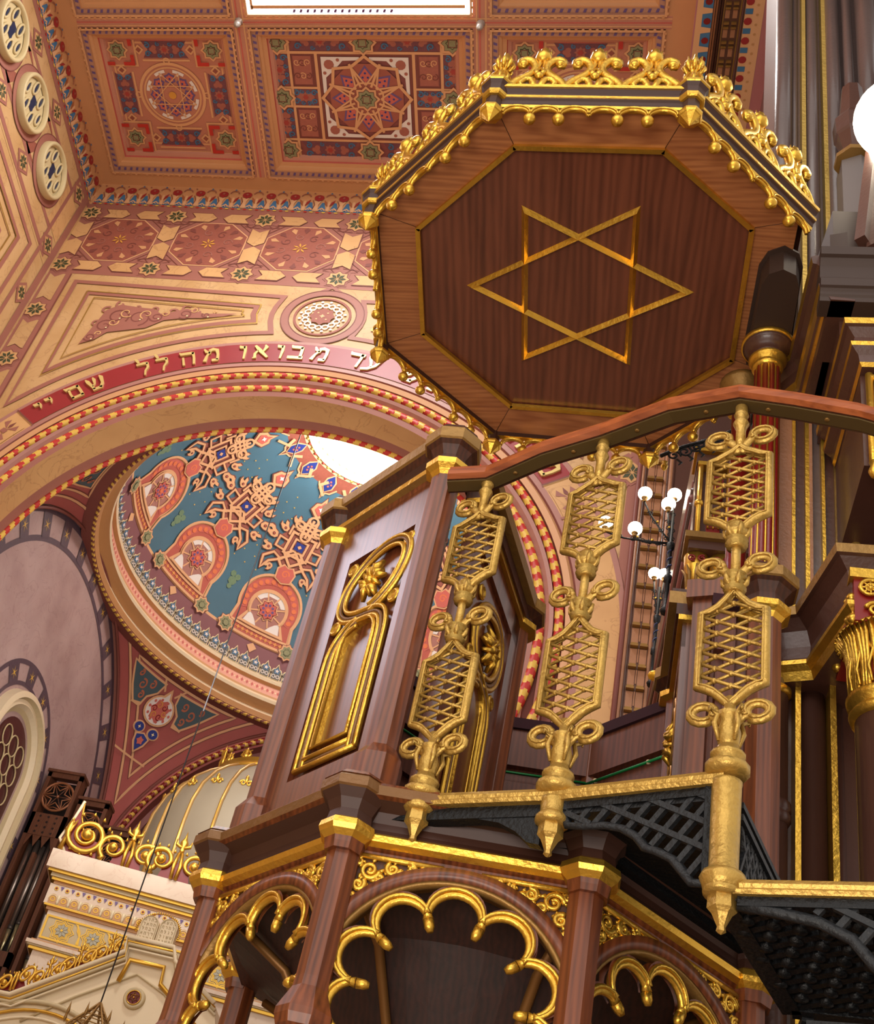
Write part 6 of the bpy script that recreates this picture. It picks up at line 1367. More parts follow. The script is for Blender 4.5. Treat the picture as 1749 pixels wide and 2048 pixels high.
bk.extr([Z(B1+t_*f_, 2.0-d_) for f_, d_ in bl], V((.012, .03, 0)), IRON); child(bk, 'solid_bracket', ST)
bracket(Z(B3, 0)+(B4-B3)*.05, Z(B4, 0), 1.68, [(0, .02), (.12, .035), (.26, .06), (.36, .10), (.42, .16), (.47, .20), (.56, .215), (.66, .25), (.74, .32), (.80, .38), (1.0, .39)], .095)
# treads (seen from below): landing and two steps, each a pierced iron plate
def tread(poly, z, name='pierced_tread'):
    f = MB(); n = len(poly)
    for i in range(n): f.bar((*poly[i], z), (*poly[(i+1) % n], z), .05, .035, IRON)
    xs = [p_[0] for p_ in poly]; ys = [p_[1] for p_ in poly]
    def ins(x, y):
        c = False; j = n-1
        for i in range(n):
            if (poly[i][1] > y) != (poly[j][1] > y) and x < (poly[j][0]-poly[i][0])*(y-poly[i][1])/(poly[j][1]-poly[i][1])+poly[i][0]: c = not c
            j = i
        return c
    for dirn in (1, -1):
        c = -6
        for i in range(-60, 60):
            run = []
            for q in range(121):
                x = min(xs)+(max(xs)-min(xs))*q/120; y = dirn*(x-min(xs))+min(ys)+i*.062
                if ins(x, y): run.append((x, y))
                elif len(run) > 1: break
                else: run = []
            if len(run) > 2: f.bar((*run[0], z+dirn*.004), (*run[-1], z+dirn*.004), .022, .018, IRON)
    for i in range(int((max(xs)-min(xs))/.062)+1):
        for j in range(int((max(ys)-min(ys))/.062)+1):
            x, y = min(xs)+i*.062+.031*0, min(ys)+j*.062
            if ins(x, y) and ins(x+.03, y+.03): f.lathe([(.0, -.022), (.018, -.018), (.02, .01)], (x, y, z), IRON, 8)
    return child(f, name, ST)
# solid iron landing joined to the pulpit floor
ld = MB(); land = [(-.70, 3.54), (-.50, 3.48), (-.11, 3.33), (.30, 3.12), (.55, 3.68), (.50, 3.98), (.03, 3.50)]
ld.extr([(x, y, 1.99) for x, y in land], (0, 0, .02), IRON); child(ld, 'landing_plate', ST)
ld = MB()
for i in range(len(land)): ld.bar((*land[i], 1.985), (*land[(i+1) % len(land)], 1.985), .04, .05, IRON)
child(ld, 'landing_frame', ST)
tread([(.32, 3.12), (.66, 3.0), (1.04, 2.88), (1.25, 3.35), (.86, 3.60), (.56, 3.66)], 1.69)
tread([(.50, 3.05), (1.10, 2.86), (1.5, 3.3), (1.0, 3.7), (.62, 3.66)], 1.36)
tread([(.75, 3.2), (1.4, 3.0), (1.7, 3.5), (1.1, 3.9), (.80, 3.75)], 1.03)
# riser strip and double string rising behind the third baluster
for (a, b_, z0, z1) in (((.345, 3.13), (.56, 3.68), 1.70, 2.0), ((.60, 3.66), (.60, 4.1), 1.4, 1.7), ((.72, 3.15), (.98, 3.75), 1.38, 1.68)):
    f = MB(); A = V((*a, 0)); B = V((*b_, 0)); L_ = (B-A).length; t = (B-A).normalized()
    for z in (z0+.02, z0+.05, z1-.03, z1-.065): f.bar(A+V((0, 0, z)), B+V((0, 0, z)), .03, .018, IRONG)
    k_ = int(L_/.045)
    for i in range(k_+1):
        for dirn in (1, -1):
            s0 = L_*i/k_; s1 = s0+dirn*(z1-z0-.12)*.6
            if 0 <= s1 <= L_: f.bar(A+t*s0+V((0, 0, z0+.05)), A+t*s1+V((0, 0, z1-.06)), .012, .012, IRONG)
    child(f, 'pierced_riser', ST)
# ================================================================== pier carrying the sounding board
pier = thing('gallery_pier', 'clustered brown and gold pier with fluted red colonnette carrying the pulpit canopy', 'pillar', (.9, 4.7, FLZ)); pier['wo'] = (.9, 4.7, FLZ)
def pc_(mb, name, lab=None): return child(mb, name, pier, lab)
PDK = mat('very_dark_pier_brown', '#3b2a22', .6, 0, .12, 5)
# fluted red colonnette
b = MB(); c0 = V((.556, 4.42, 0)); nf = 10
for i in range(nf):
    a = 2*pi*i/nf; a2 = a+pi/nf
    b.tube([c0+V((.046*cos(a), .046*sin(a), 3.3)), c0+V((.046*cos(a), .046*sin(a), 5.28))], .0145, OXR, 8)
    b.tube([c0+V((.053*cos(a2), .053*sin(a2), 3.3)), c0+V((.053*cos(a2), .053*sin(a2), 5.28))], .0052, GOLD, 6)
b.lathe([(.046, 3.3), (.046, 5.28)], c0, REDD, 20); pc_(b, 'fluted_colonnette', 'fluted red colonnette with gold fillets')
b = MB()
b.lathe([(.055, 5.24), (.068, 5.25), (.074, 5.262), (.066, 5.275), (.064, 5.285), (.082, 5.30), (.090, 5.315), (.080, 5.33)], c0, GOLD, 28)
b.lathe([(.080, 5.328), (.076, 5.345), (.082, 5.375), (.105, 5.405), (.118, 5.41)], c0, PIER, 28)
b.lathe([(.118, 5.41), (.126, 5.415), (.126, 5.435), (.112, 5.445)], c0, GOLD, 28); b.lathe([(.112, 5.443), (.10, 5.46), (0, 5.46)], c0, PIER, 28)
pc_(b, 'column_capital', 'moulded gilt capital')
# second small capital behind it
b = MB(); c1 = V((.47, 4.68, 0)); b.lathe([(.045, 3.3), (.045, 5.3)], c1, OXR, 14); b.lathe([(.045, 5.26), (.07, 5.28), (.062, 5.31), (.09, 5.38), (.11, 5.40), (.11, 5.43), (.0, 5.44)], c1, GOLDD, 20); pc_(b, 'rear_colonnette')
# dark block between capital and soffit
b = MB(); b.extr([(.47, 4.55, 5.44), (.475, 4.06, 5.44), (.50, 3.99, 5.44), (.56, 3.96, 5.44), (.62, 3.99, 5.44), (.645, 4.06, 5.44), (.66, 4.55, 5.44)], (0, 0, .145), PDK); b.extr([(.455, 4.55, 5.585), (.46, 4.05, 5.585), (.49, 3.97, 5.585), (.56, 3.93, 5.585), (.63, 3.97, 5.585), (.66, 4.05, 5.585), (.68, 4.55, 5.585)], (0, 0, .012), PDK)
pc_(b, 'corbel_block', 'dark block under the canopy')
# entablature running back along the pier
b = MB()
prof = [(-.10, 5.10), (.0, 5.10), (.008, 5.12), (.018, 5.13), (.02, 5.15), (.03, 5.16), (.044, 5.165), (.050, 5.21), (.03, 5.225), (.02, 5.25), (.03, 5.32), (.055, 5.355), (.074, 5.36), (.080, 5.41), (.06, 5.422), (-.10, 5.43)]
ms = [PIER, PIER, GOLD, GOLD, PIER, GOLDD, GOLD, GOLD, PIER, PIER, PIER, PIER, GOLD, GOLD, PIERG, PIERG]
b.sweep(prof, [(.64, 4.60), (.735, 4.46), (.745, 3.86)], PIER, False, ms=ms); b.sweep([(a_*.9, z_) for a_, z_ in prof], [(.70, 3.87), (1.4, 3.85)], PDK, False); b.box((.77, 4.22, 5.10), (1.5, 4.6, 5.43), PIER); pc_(b, 'entablature', 'brown entablature with gilt fillets')
PDK = mat('very_dark_pier_brown', '#362620', .45, 0, .12, 5)
# pedestal above it
b = MB(); b.extr([(.765, 3.95, 5.42), (.84, 3.93, 5.42), (1.5, 3.93, 5.42), (1.5, 4.7, 5.42), (.72, 4.7, 5.42)], (0, 0, .30), PDK); b.extr([(.80, 4.05, 5.72), (1.5, 4.05, 5.72), (1.5, 4.8, 5.72), (.74, 4.8, 5.72)], (0, 0, .35), PDK); pc_(b, 'pedestal')
# upper shafts
def shaft(x, y, r, z0, z1, m_, name='shaft', seg=20, lab=None): b = MB(); b.lathe([(r, z0), (r, z1)], (x, y, 0), m_, seg); pc_(b, name, lab)
for x, y, r in ((.64, 4.62, .052), (.712, 4.66, .022), (.81, 4.62, .038), (.935, 4.60, .045), (1.02, 4.56, .03), (1.12, 4.50, .06)): shaft(x, y, r, 5.46, 11.5, PIERG, 'upper_shaft')
b = MB(); b.box((.60, 4.66, 5.4), (1.7, 5.3, 11.5), PIERG); pc_(b, 'upper_core')
for x, w_ in ((.757, .024), (.882, .026)): b = MB(); b.box((x-w_/2, 4.585, 5.46), (x+w_/2, 4.70, 11.5), mat('bright_gold_fillet', '#d9b862', .35, .75, .2, 12, .3, 50)); pc_(b, 'gold_fillet')
# angular capital with gold edge, to the right
b = MB(); c2 = V((1.00, 4.42, 0)); b.lathe([(.07, 7.15), (.075, 7.22), (.10, 7.34), (.11, 7.36)], c2, PIER, 8, R8, False); b.lathe([(.105, 7.10), (.112, 7.10), (.115, 7.13)], c2, GOLDD, 8, R8, False); b.lathe([(.11, 7.36), (.115, 7.50), (.08, 7.58), (.06, 7.9)], c2, PIER, 8, R8, False); pc_(b, 'bracket_capital')
b = MB(); b.extr([(.925, 4.40, 6.0), (1.02, 4.36, 6.0), (1.08, 4.40, 6.0), (1.08, 4.6, 6.0), (.925, 4.6, 6.0)], (0, 0, 1.15), mat('pale_grey_flat', '#6d6665', .4, 0, .06)); pc_(b, 'flat_pilaster')
b = MB()
for dx in (0, .05, .10): b.bar((.90+dx, 3.88, 5.55-dx), (1.20+dx, 4.25, 8.4), .05, .09, PIER)
pc_(b, 'raking_moulding')
# striped pilasters beside the red colonnette
xs = [(.60, .690, SALM, 4.56), (.690, .704, GOLD, 4.545), (.704, .745, PIER, 4.57), (.745, .762, GOLD, 4.535), (.762, .775, SALM, 4.53), (.775, .812, PIERG, 4.56), (.812, .826, GOLD, 4.52), (.826, .868, PIER, 4.55), (.868, .880, GOLDD, 4.53), (.880, .93, PIER, 4.54), (.93, 1.6, PIER, 4.50)]
for x0, x1, m_, y in xs:
    b = MB(); b.box((x0, y, 3.78), (x1, 5.3, 5.2), m_); pc_(b, 'pilaster' if m_ not in (GOLD, GOLDD) else 'gold_fillet')
b = MB(); c3 = (.925, 4.42, 0); b.lathe([(.030, 4.05), (.022, 4.09), (.022, 4.52), (.034, 4.53), (.036, 4.55), (.022, 4.56), (.020, 4.95), (.032, 4.98)], c3, GOLDB, 16); pc_(b, 'gilt_rod', 'slim gilt rod')
# bracketed frame with red panel, upper right
b = MB(); prof = [(-.1, 4.70), (.0, 4.70), (.01, 4.72), (.015, 4.76), (.045, 4.79), (.05, 4.81), (.035, 4.83), (.03, 4.86), (.06, 4.895), (.075, 4.90), (.078, 4.935), (-.1, 4.95)]
ms = [PIER, GOLD, PIER, PIER, GOLD, GOLD, PIER, PIER, PIER, GOLD, GOLD, PIER]
b.sweep(prof, [(.865, 4.5), (.868, 3.90), (1.6, 3.86)], PIER, False, ms=ms); pc_(b, 'bracket_cornice', 'gilt edged bracket cornice')
b = MB(); b.box((.80, 3.98, 4.90), (1.6, 4.55, 5.12), PIER); pc_(b, 'infill_block'); b = MB(); b.box((.87, 3.95, 4.15), (1.6, 4.5, 4.72), PIER); b.box((.94, 3.935, 4.20), (1.5, 3.96, 4.66), REDD); pc_(b, 'red_panel', 'red panel framed in gold')
b = MB()
for a_, b_ in (((.90, 4.15), (.90, 4.68)), ((.90, 4.66), (1.5, 4.66)), ((.94, 4.42), (1.2, 4.42))): b.tube([(a_[0], 3.925, a_[1]), (b_[0], 3.925, b_[1])], .016, GOLD, 10)
for i in range(4): b.tube([(1.0+.05*cos(t*.6)+i*.07, 3.925, 4.53+.05*sin(t*.6)) for t in range(11)], .008, GOLD, 6)
b.lathe([(0, 4.06), (.018, 4.075), (.026, 4.10), (.016, 4.13), (.022, 4.15)], (.905, 3.93, 0), GOLD, 14); pc_(b, 'gilt_frame')
# stepped ledge under the pilasters
b = MB(); prof = [(-.2, 3.42), (.0, 3.42), (.006, 3.44), (.012, 3.46), (.035, 3.48), (.035, 3.50), (.018, 3.52), (.012, 3.58), (.03, 3.65), (.07, 3.69), (.085, 3.695), (.09, 3.735), (.075, 3.75), (-.2, 3.80)]
ms = [PIER, GOLD, GOLD, GOLD, GOLD, PIER, PIER, PIER, PIER, PIER, GOLDD, GOLDD, PIER, PIER]
b.sweep(prof, [(.48, 4.62), (.60, 4.50), (.755, 4.44), (.835, 4.06), (1.7, 4.02)], PIER, False, ms=ms); pc_(b, 'ledge', 'stepped brown ledge with worn gold edges')
b = MB(); b.extr([(.62, 4.52, 3.79), (.76, 4.46, 3.79), (.85, 4.2, 3.79), (1.6, 4.2, 3.79), (1.6, 5, 3.79), (.62, 5, 3.79)], (0, 0, .004), PIER); pc_(b, 'ledge_top')
# lower pier
b = MB(); b.box((.64, 4.60, FLZ), (1.7, 5.3, 3.50), PIER); pc_(b, 'lower_core')
for x, y, w_, m_ in ((.708, 4.50, .020, GOLD), (.830, 4.46, .022, GOLD)): b = MB(); b.box((x-w_/2, y, FLZ), (x+w_/2, 4.62, 3.44), m_); pc_(b, 'gold_fillet')
for x, y, r in ((.625, 4.52, .050), (.769, 4.56, .050), (.86, 4.60, .03)): shaft(x, y, r, FLZ, 3.44, PIER, 'lower_shaft')
b = MB(); b.lathe([(.052, 3.37), (.062, 3.38), (.062, 3.40), (.052, 3.41)], (.625, 4.52, 0), GOLD, 20); pc_(b, 'shaft_ring', 'gilt ring'); b = MB(); b.lathe([(.052, 2.78), (.062, 2.80), (.062, 2.82), (.055, 2.83), (.062, 2.84), (.062, 2.87), (.052, 2.88)], (.625, 4.52, 0), PIER, 20); pc_(b, 'shaft_ring')
# great column with carved capital
c4 = V((.955, 4.15, 0)); b = MB(); b.lathe([(.112, FLZ), (.112, 3.05)], c4, mat('brown_column_shaft', '#54362c', .3, 0, .12, 5, .15, 40, coat=.3), 40); pc_(b, 'column_shaft', 'smooth brown column')
b = MB(); b.lathe([(.112, 3.03), (.126, 3.04), (.132, 3.06), (.122, 3.075), (.118, 3.08), (.135, 3.10), (.140, 3.125), (.124, 3.14)], c4, GOLD, 40)
b.lathe([(.110, 3.12), (.112, 3.20), (.118, 3.30), (.135, 3.40), (.15, 3.44)], c4, REDD, 32)
for i in range(16):
    a = 2*pi*i/16; P_ = lambda r, z, d=0: c4+V((r*cos(a+d), r*sin(a+d), z))
    for d_ in (-.09, 0, .09): b.tube([P_(.118, 3.14, d_), P_(.122, 3.28, d_), P_(.135, 3.37, d_*1.3), P_(.160, 3.415, d_*1.5), P_(.170, 3.395, d_*1.4)], [.010, .010, .011, .010, .005], GOLD, 6)
    b.tube([P_(.124, 3.15, .19), P_(.128, 3.22, .12), P_(.128, 3.29, .26), P_(.126, 3.33, .14)], .006, GOLD, 6)
pc_(b, 'leafed_capital', 'gilt leaf capital')
b = MB(); b.box((.83, 4.02, 3.40), (1.2, 4.4, 3.60), REDD); b.box((.815, 4.005, 3.60), (1.25, 4.45, 3.645), GOLD)
def scroll(cx_, cz_, r, a0, fl_): b.tube([(cx_+x, 4.008, cz_+z) for x, z in spiral((0, 0), r, r*.2, a0, 1.7, 30, fl_)], [.009-.004*i/30 for i in range(31)], GOLD, 8); b.sphere((cx_, 4.005, cz_), r*.25, GOLD, 8)
for cx_, cz_, r, a0, fl_ in ((.885, 3.55, .042, 1, 1), (.90, 3.45, .034, 3, -1), (.965, 3.52, .022, 0, 1), (.985, 3.57, .02, 2, 1), (1.04, 3.47, .03, 1, 1)): scroll(cx_, cz_, r, a0, fl_)
for i in range(8): a = i*pi/4; b.tube([(.885, 4.004, 3.55), (.885+.036*cos(a), 4.004, 3.55+.036*sin(a))], .004, GOLD, 5)
for i in range(5): b.tube([(.915+.004*i, 4.004, 3.505-.004*i), (.94, 4.002, 3.48-.008*i), (.975, 4.006, 3.45-.012*i)], [.004, .006, .002], GOLD, 5)
for i in range(7): b.sphere((.826, 4.04+.05*i, 3.42+.03*(i % 3)), .022, GOLD, 8); b.sphere((.826, 4.05+.05*i, 3.53+.02*(i % 2)), .02, GOLD, 8)
pc_(b, 'scroll_block', 'red abacus with gilt scrolls')
# globe lamp on the pier
gc = ony(1796, 235, 3.8)
g = thing('globe_lamp', 'large glowing white globe lamp at the right edge, level with the canopy', 'lamp', tuple(gc)); g['wo'] = tuple(gc)
b = MB(); b.sphere(gc, .205, GLOW, 32); child(b, 'glass_globe', g); b = MB(); b.tube([gc+V(q) for q in ((0, 0, -.19), (0, 0, -.28), (.05, .1, -.34), (.09, .3, -.34), (.09, .62, -.30))], .014, IRON, 8); b.lathe([(.03, -.26), (.06, -.23), (.07, -.19), (.055, -.18)], gc, GOLDD, 16); child(b, 'lamp_arm', g)
# ornate iron bracket beyond the canopy
br = thing('iron_lamp_bracket', 'dark scrolled iron bracket with gilt finial seen between canopy and handrail', 'bracket', tuple(ony(1400, 885, 5.5))); br['wo'] = tuple(ony(1400, 885, 5.5))
b = MB(); A = ony(1322, 912, 5.5); Bq = ony(1500, 850, 5.5); d = Bq-A
b.tube([A+d*t/8+V((0, 0, .01*sin(t))) for t in range(9)], .012, IRONG, 8); b.tube([A+d*t/8+V((0, 0, -.045)) for t in range(3, 9)], .007, IRONG, 6)
for i in range(7):
    c = A+d*(i+1.2)/8+V((0, 0, -.035)); b.tube([c+V((x, 0, z)) for x, z in spiral((0, 0), .04, .008, i, 1.4, 18, (-1)**i)], .006, IRONG, 6); b.tube([c+V((.02, 0, -.03)), c+V((.045, 0, -.055)), c+V((.03, 0, -.075))], [.006, .008, .003], IRONG, 6)
b.tube([Bq, V((.62, 5.3, Bq.z-.02)), V((.68, 5.28, Bq.z-.02))], .016, IRONG, 6); child(b, 'scrolled_arm', br); b = MB(); b.lathe([(0, -.07), (.016, -.05), (.022, -.03), (.010, -.015), (.018, 0), (0, .02)], ony(1330, 925, 5.5), GOLD, 12); b.lathe([(0, 0), (.018, .01), (.02, .05), (.0, .07)], ony(1345, 895, 5.5), mat('pale_glass', '#dfe8dc', .1, 0, 0, emit='#ffffff', es=1.2), 12); child(b, 'finial', br)
# ================================================================== right side of the nave beyond the pier
rs = MB(); rs.box((.42, 12.70, FLZ), (5, 13.2, 19.2), PIER); rs.box((WXR-.02, 12.76, FLZ), (.5, 13.2, 19.3), PIER)
x0 = -.02
for x, r, m_ in ((.035, .032, MAUVD), (.085, .022, SALM), (.115, .014, PIER), (.365, .022, SALM), (.395, .018, PIER), (.43, .03, SALM), (.46, .02, PIER)): rs.tube([(x, 12.70, 4), (x, 12.70, 18.4)], r, m_, 8)
P = Paint(rs, lambda u, v, l=0: V((u, 12.70-l, v)), .004)
P.rect(.10, 4, .40, 18.4, mat('niche_strip_brown', '#573527', .5, 0, .15), 0)
for i in range(46):
    z = 4.2+i*.31
    for sx in (.185, .295): rs.box((sx-.045, 12.64, z+.13), (sx+.045, 12.70, z+.16), GOLDD); P.rect(sx-.04, z-.10, sx+.04, z+.12, SALM, 1); rs.box((sx-.035, 12.66, z+.17), (sx+.035, 12.70, z+.19), GOLDD)
    P.rect(.232, z-.08, .248, z+.12, SALM, 2)
rsb = rs.build('wall_right'); struct(rsb, 'brown pilaster strip with gilt niches at the right end of the far wall')
bm = MB(); bm.box((WXR, -3, 18.40), (1.16, 12.69, 19.3), mat('beam_pink_paint', '#b87474', .55, 0, .08)); bm.box((1.16, -3, 17.2), (5.5, 12.69, 19.3), PIERG)
P = Paint(bm, lambda u, v, l=0: V((u, v, 18.40-l)), .004)
P.rect(.12, -3, .20, 12.6, ORNL, 1); P.rect(.20, -3, .33, 12.6, BLUM, 1); P.rect(.33, -3, .72, 12.6, MATS['niche_strip_brown'], 1); P.rect(.75, -3, .86, 12.6, ORNL, 1); P.rect(.86, -3, 1.0, 12.6, PEACH, 1)
P.line((.74, -3), (.74, 12.6), .03, PIER, 2); P.line((.70, -3), (.70, 12.6), .02, GOLDD, 2); P.line((.48, -3), (.48, 12.6), .015, GOLDD, 2)
for x in (.355, .385, .42, .45): bm.tube([(x, -3, 18.39), (x, 12.6, 18.39)], .014, (PIER, SALM)[int(x*1000) % 2], 6)
for i in range(34):
    y = 3+i*.285
    P.disc(.27, y, .05, REDD, 2, 8, 1.0); P.fill([(.20, y+.08), (.33, y+.10), (.33, y+.16), (.20, y+.18)], ORNL, 2)
    P.disc(.81, y, .055, MATS['crimson_flower'], 2, 10); P.fill([(.76, y+.10), (.86, y+.10), (.86, y+.18), (.76, y+.18)], BLUM, 2); P.disc(.92, y+.05, .02, OT, 2, 6); P.disc(.92, y+.19, .02, OT, 2, 6)
    for x in (.53, .63): bm.box((x-.035, y, 18.36), (x+.035, y+.035, 18.40), GOLDD); bm.box((x-.035, y+.07, 18.36), (x+.035, y+.10, 18.40), GOLDD); P.fill([(x-.03, y+.12), (x+.03, y+.12), (x+.03, y+.24), (x-.03, y+.24)], SALM, 2)
struct(bm.build('trim_3'), 'pink ceiling beam with flower and niche bands along the right of the coffers')
# gallery front receding on the right
gf = thing('balcony', 'brown gallery balcony front with dark mouldings and a gilt line receding beside the far wall', 'gallery', (.6, 10.2, 8)); gf['wo'] = (.6, 10.2, 8)
ga, gb = V((.455, 8.0, 0)), V((.335, 11.8, 0)); b = MB(); d = (gb-ga).normalized(); n = V((-d.y, d.x, 0))
def gslab(m, z0, z1, l0, l1, mt): m.extr([ga+n*l0+V((0, 0, z0)), gb+n*l0+V((0, 0, z0)), gb+n*l1+V((0, 0, z0)), ga+n*l1+V((0, 0, z0))], (0, 0, z1-z0), mt)
gslab(b, FLZ, 7.6, -.9, -.10, mat('warm_brown_wall', '#7a4a31', .5, 0, .12)); gslab(b, 7.6, 8.9, -.9, -.03, PIER)
child(b, 'front_wall', gf); b = MB()
for z, l, r in ((7.62, -.06, .022), (7.70, -.03, .03), (7.78, -.0, .024), (7.86, .0, .034), (7.95, -.01, .026), (8.04, -.02, .03)): b.tube([ga+n*l+V((0, 0, z)), gb+n*l+V((0, 0, z))], r, PIER if r < .03 else MAUVD, 8)
gslab(b, 7.40, 7.46, -.12, -.07, mat('bright_gold_fillet', '#d9b862', .35, .75)); child(b, 'mouldings', gf)
# pilaster block with columns at its near end
gp = thing('gallery_pilaster', 'gilt and red panelled pilaster on paired gilded capitals, seen left of the third baluster', 'pilaster', (.6, 7.8, 5)); gp['wo'] = (.6, 7.8, 5)
b = MB(); b.box((.455, 7.72, 7.15), (1.3, 8.0, 8.9), PIER); child(b, 'pilaster_body', gp)
b = MB(); b.box((.40, 7.60, 7.06), (1.3, 7.9, 7.12), GOLDD); b.box((.43, 7.64, 6.98), (1.3, 7.9, 7.06), PIER); b.box((.43, 7.62, 8.02), (1.3, 7.9, 8.07), GOLD); b.box((.45, 7.66, 7.92), (1.3, 7.9, 8.02), PIER); b.box((.46, 7.64, 7.88), (1.3, 7.9, 7.92), GOLD)
for x in (.485, .70): b.tube([(x, 7.66, 7.14), (x, 7.66, 7.88)], .020, GOLD, 10); b.lathe([(.02, 7.44), (.034, 7.45), (.034, 7.48), (.02, 7.49)], (x, 7.66, 0), GOLD, 12)
child(b, 'gilt_frame', gp)
b = MB(); b.box((.55, 7.69, 7.20), (.65, 7.73, 7.44), REDD); b.box((.54, 7.68, 7.56), (.66, 7.72, 7.80), REDD)
for z0, z1 in ((7.20, 7.44), (7.56, 7.80)): b.tube([(.56, 7.675, z0+.03), (.56, 7.675, z1-.03), (.64, 7.675, z1-.03), (.64, 7.675, z0+.03)], .008, GOLD, 6, True); b.tube([(.60, 7.675, z0+.03), (.60, 7.675, z1-.03)], .006, GOLD, 6)
child(b, 'red_panel', gp)
for x in (.50, .68):
    b = MB(); b.lathe([(.055, 4.5), (.055, 6.62), (.07, 6.63), (.07, 6.66), (.058, 6.67), (.060, 6.80), (.085, 6.86), (.09, 6.98)], (x, 7.76, 0), GOLD, 16)
    for i in range(8): a = i*pi/4; b.tube([(x+.06*cos(a), 7.76+.06*sin(a), 6.68), (x+.066*cos(a), 7.76+.066*sin(a), 6.80), (x+.10*cos(a), 7.76+.10*sin(a), 6.85)], [.012, .014, .006], GOLDD, 6)
    for q in (-1, 1): b.tube([(x+q*.035+u_, 7.67, 6.91+v_) for u_, v_ in spiral((0, 0), .032, .008, q, 1.3, 14, q)], .008, REDD, 6)
    child(b, 'gilt_column', gp)
# candelabra with opal globes
def candelabrum(Y, base, top, globes, lab, arms=True):
    bz = ony(*base, Y); tz = ony(*top, Y); t = thing('candelabrum', lab, 'candelabrum', tuple(bz), 0, None); t['wo'] = tuple(bz); b = MB(); x, y = tz.x, Y; H = tz.z-bz.z
    b.lathe([(.04, 0), (.05, .03), (.022, .08), (.020, H*.3), (.036, H*.31), (.036, H*.36), (.018, H*.38), (.018, H*.62), (.034, H*.64), (.038, H*.69), (.016, H*.71), (.014, H)], (x, y, bz.z), IRON, 12)
    for i in range(30): a = i*.6; b.sphere((x+.020*cos(a), y+.020*sin(a), bz.z+H*(.40+.0073*i)), .008, mat('slate_blue_twist', '#3e4a78', .3, .2, 0), 6)
    child(b, 'stem', t)
    for gx, gy in globes:
        g_ = ony(gx, gy, Y); r = .068; o = MB(); o.sphere(g_, r, GLOW, 20); child(o, 'glass_globe', t, 'glowing opal globe'); o = MB()
        o.lathe([(.016, -.105), (.022, -.09), (.012, -.08), (.030, -.068), (.034, -.055)], g_, GOLDD, 12); m_ = V((x, y, bz.z+H*.70)); m2 = g_+V((0, 0, -.11))
        o.tube([m_, m_+(m2-m_)*.35+V((0, 0, -.03)), m_+(m2-m_)*.7+V((0, 0, -.04)), m2], .009, IRON, 6)
        for q in range(4): c = m_+(m2-m_)*(q+.8)/5; o.tube([c+V((u_, 0, v_-.03)) for u_, v_ in spiral((0, 0), .030, .008, q, 1.2, 12, (-1)**q)], .005, IRON, 5)
        o.sphere(m_+(m2-m_)*.5, .014, GOLD, 8); child(o, 'branch', t)
    return t
candelabrum(9.5, (1318, 1225), (1347, 1030), [(1291, 987), (1350, 990), (1338, 1008), (1271, 1057), (1212, 1046)], 'black iron candelabrum with five glowing globes right of the middle baluster')
candelabrum(11.4, (1290, 1370), (1320, 1175), [(1310, 1147), (1330, 1149)], 'black iron candelabrum with two globes, lower and farther than the five globed one')
t = thing('gilt_bud', 'small gilded bud on a dark stem standing above the maroon velvet of the pulpit back', 'ornament', tuple(ony(1325, 1410, 9.0))); t['wo'] = tuple(ony(1325, 1410, 9.0))
b = MB(); c = ony(1312, 1352, 9.0); e_ = ony(1345, 1405, 9.0); b.sphere(c, .055, mat('yellow_gilt_bud', '#dba92a', .4, .6, .3, 30), 12, (1.2, 1, .8)); child(b, 'bud', t); b = MB(); b.tube([c+V((.02, 0, -.02)), c+V((.08, 0, -.07)), e_, e_+V((0, 0, -.3))], [.04, .035, .025, .02], IRON, 8); b.lathe([(.03, 0), (.035, .02), (.03, .04)], e_, GOLDD, 10); child(b, 'stem', t)
# ================================================================== the ark in the domed bay
A_ = ony(107, 1695, 15.7); B_ = onz(420, 1780, A_.z); U_ = (B_-A_); U_.z = 0; U_.normalize(); N_a = V((U_.y, -U_.x, 0))
ark = thing('torah_ark', 'cream and gold ark with scrolled gilt cresting and ribbed grey dome under the far arch', 'ark', (A_.x+2.1, 16.2, FLZ)); ark['wo'] = (A_.x+2.1, 16.2, FLZ)
def aa(s_, z, l=0): return V((A_.x, A_.y, 0))+U_*s_+N_a*l+V((0, 0, z))
def aslab(m, s0, s1, z0, z1, l0, l1, mt): m.extr([aa(s0, z0, l0), aa(s1, z0, l0), aa(s1, z0, l1), aa(s0, z0, l1)], (0, 0, z1-z0), mt)
zt = A_.z; WD = 4.3
GA = mat('ark_bright_gold', '#dcae48', .34, .85, .12, 10)
b = MB(); aslab(b, .22, WD-.22, FLZ, zt-.25, -2.2, -.16, CREAMM); child(b, 'body', ark, 'cream marble body')
b = MB(); aslab(b, 0, WD, zt-.27, zt, -2.3, 0, CREAMM); child(b, 'cornice_slab', ark)
b = MB()
for z0, z1, l, m_ in ((zt-.31, zt-.27, -.03, GA), (zt-.36, zt-.31, -.07, CREMD), (zt-.40, zt-.36, -.09, GA), (zt-.44, zt-.40, -.12, OT), (zt-.76, zt-.73, -.11, GA), (zt-.80, zt-.76, -.14, OT), (zt-1.32, zt-1.27, -.08, CREAMM), (zt-1.27, zt-1.24, -.12, OT), (zt-1.38, zt-1.34, -.12, GA), (zt-1.34, zt-1.30, -.10, CREMD)):
    aslab(b, -l*1.3+.0, WD+l*1.3, z0, z1, -2.2, l, m_)
child(b, 'mouldings', ark, 'gilt mouldings')
b = MB(); aslab(b, .12, WD-.12, zt-.73, zt-.44, -2.2, -.13, CREAMM)                                    # arcaded frieze
pa_ = Paint(b, lambda u, v, l=0: aa(u, v, -.13+l), .004); n = 26; st_ = (WD-.3)/n
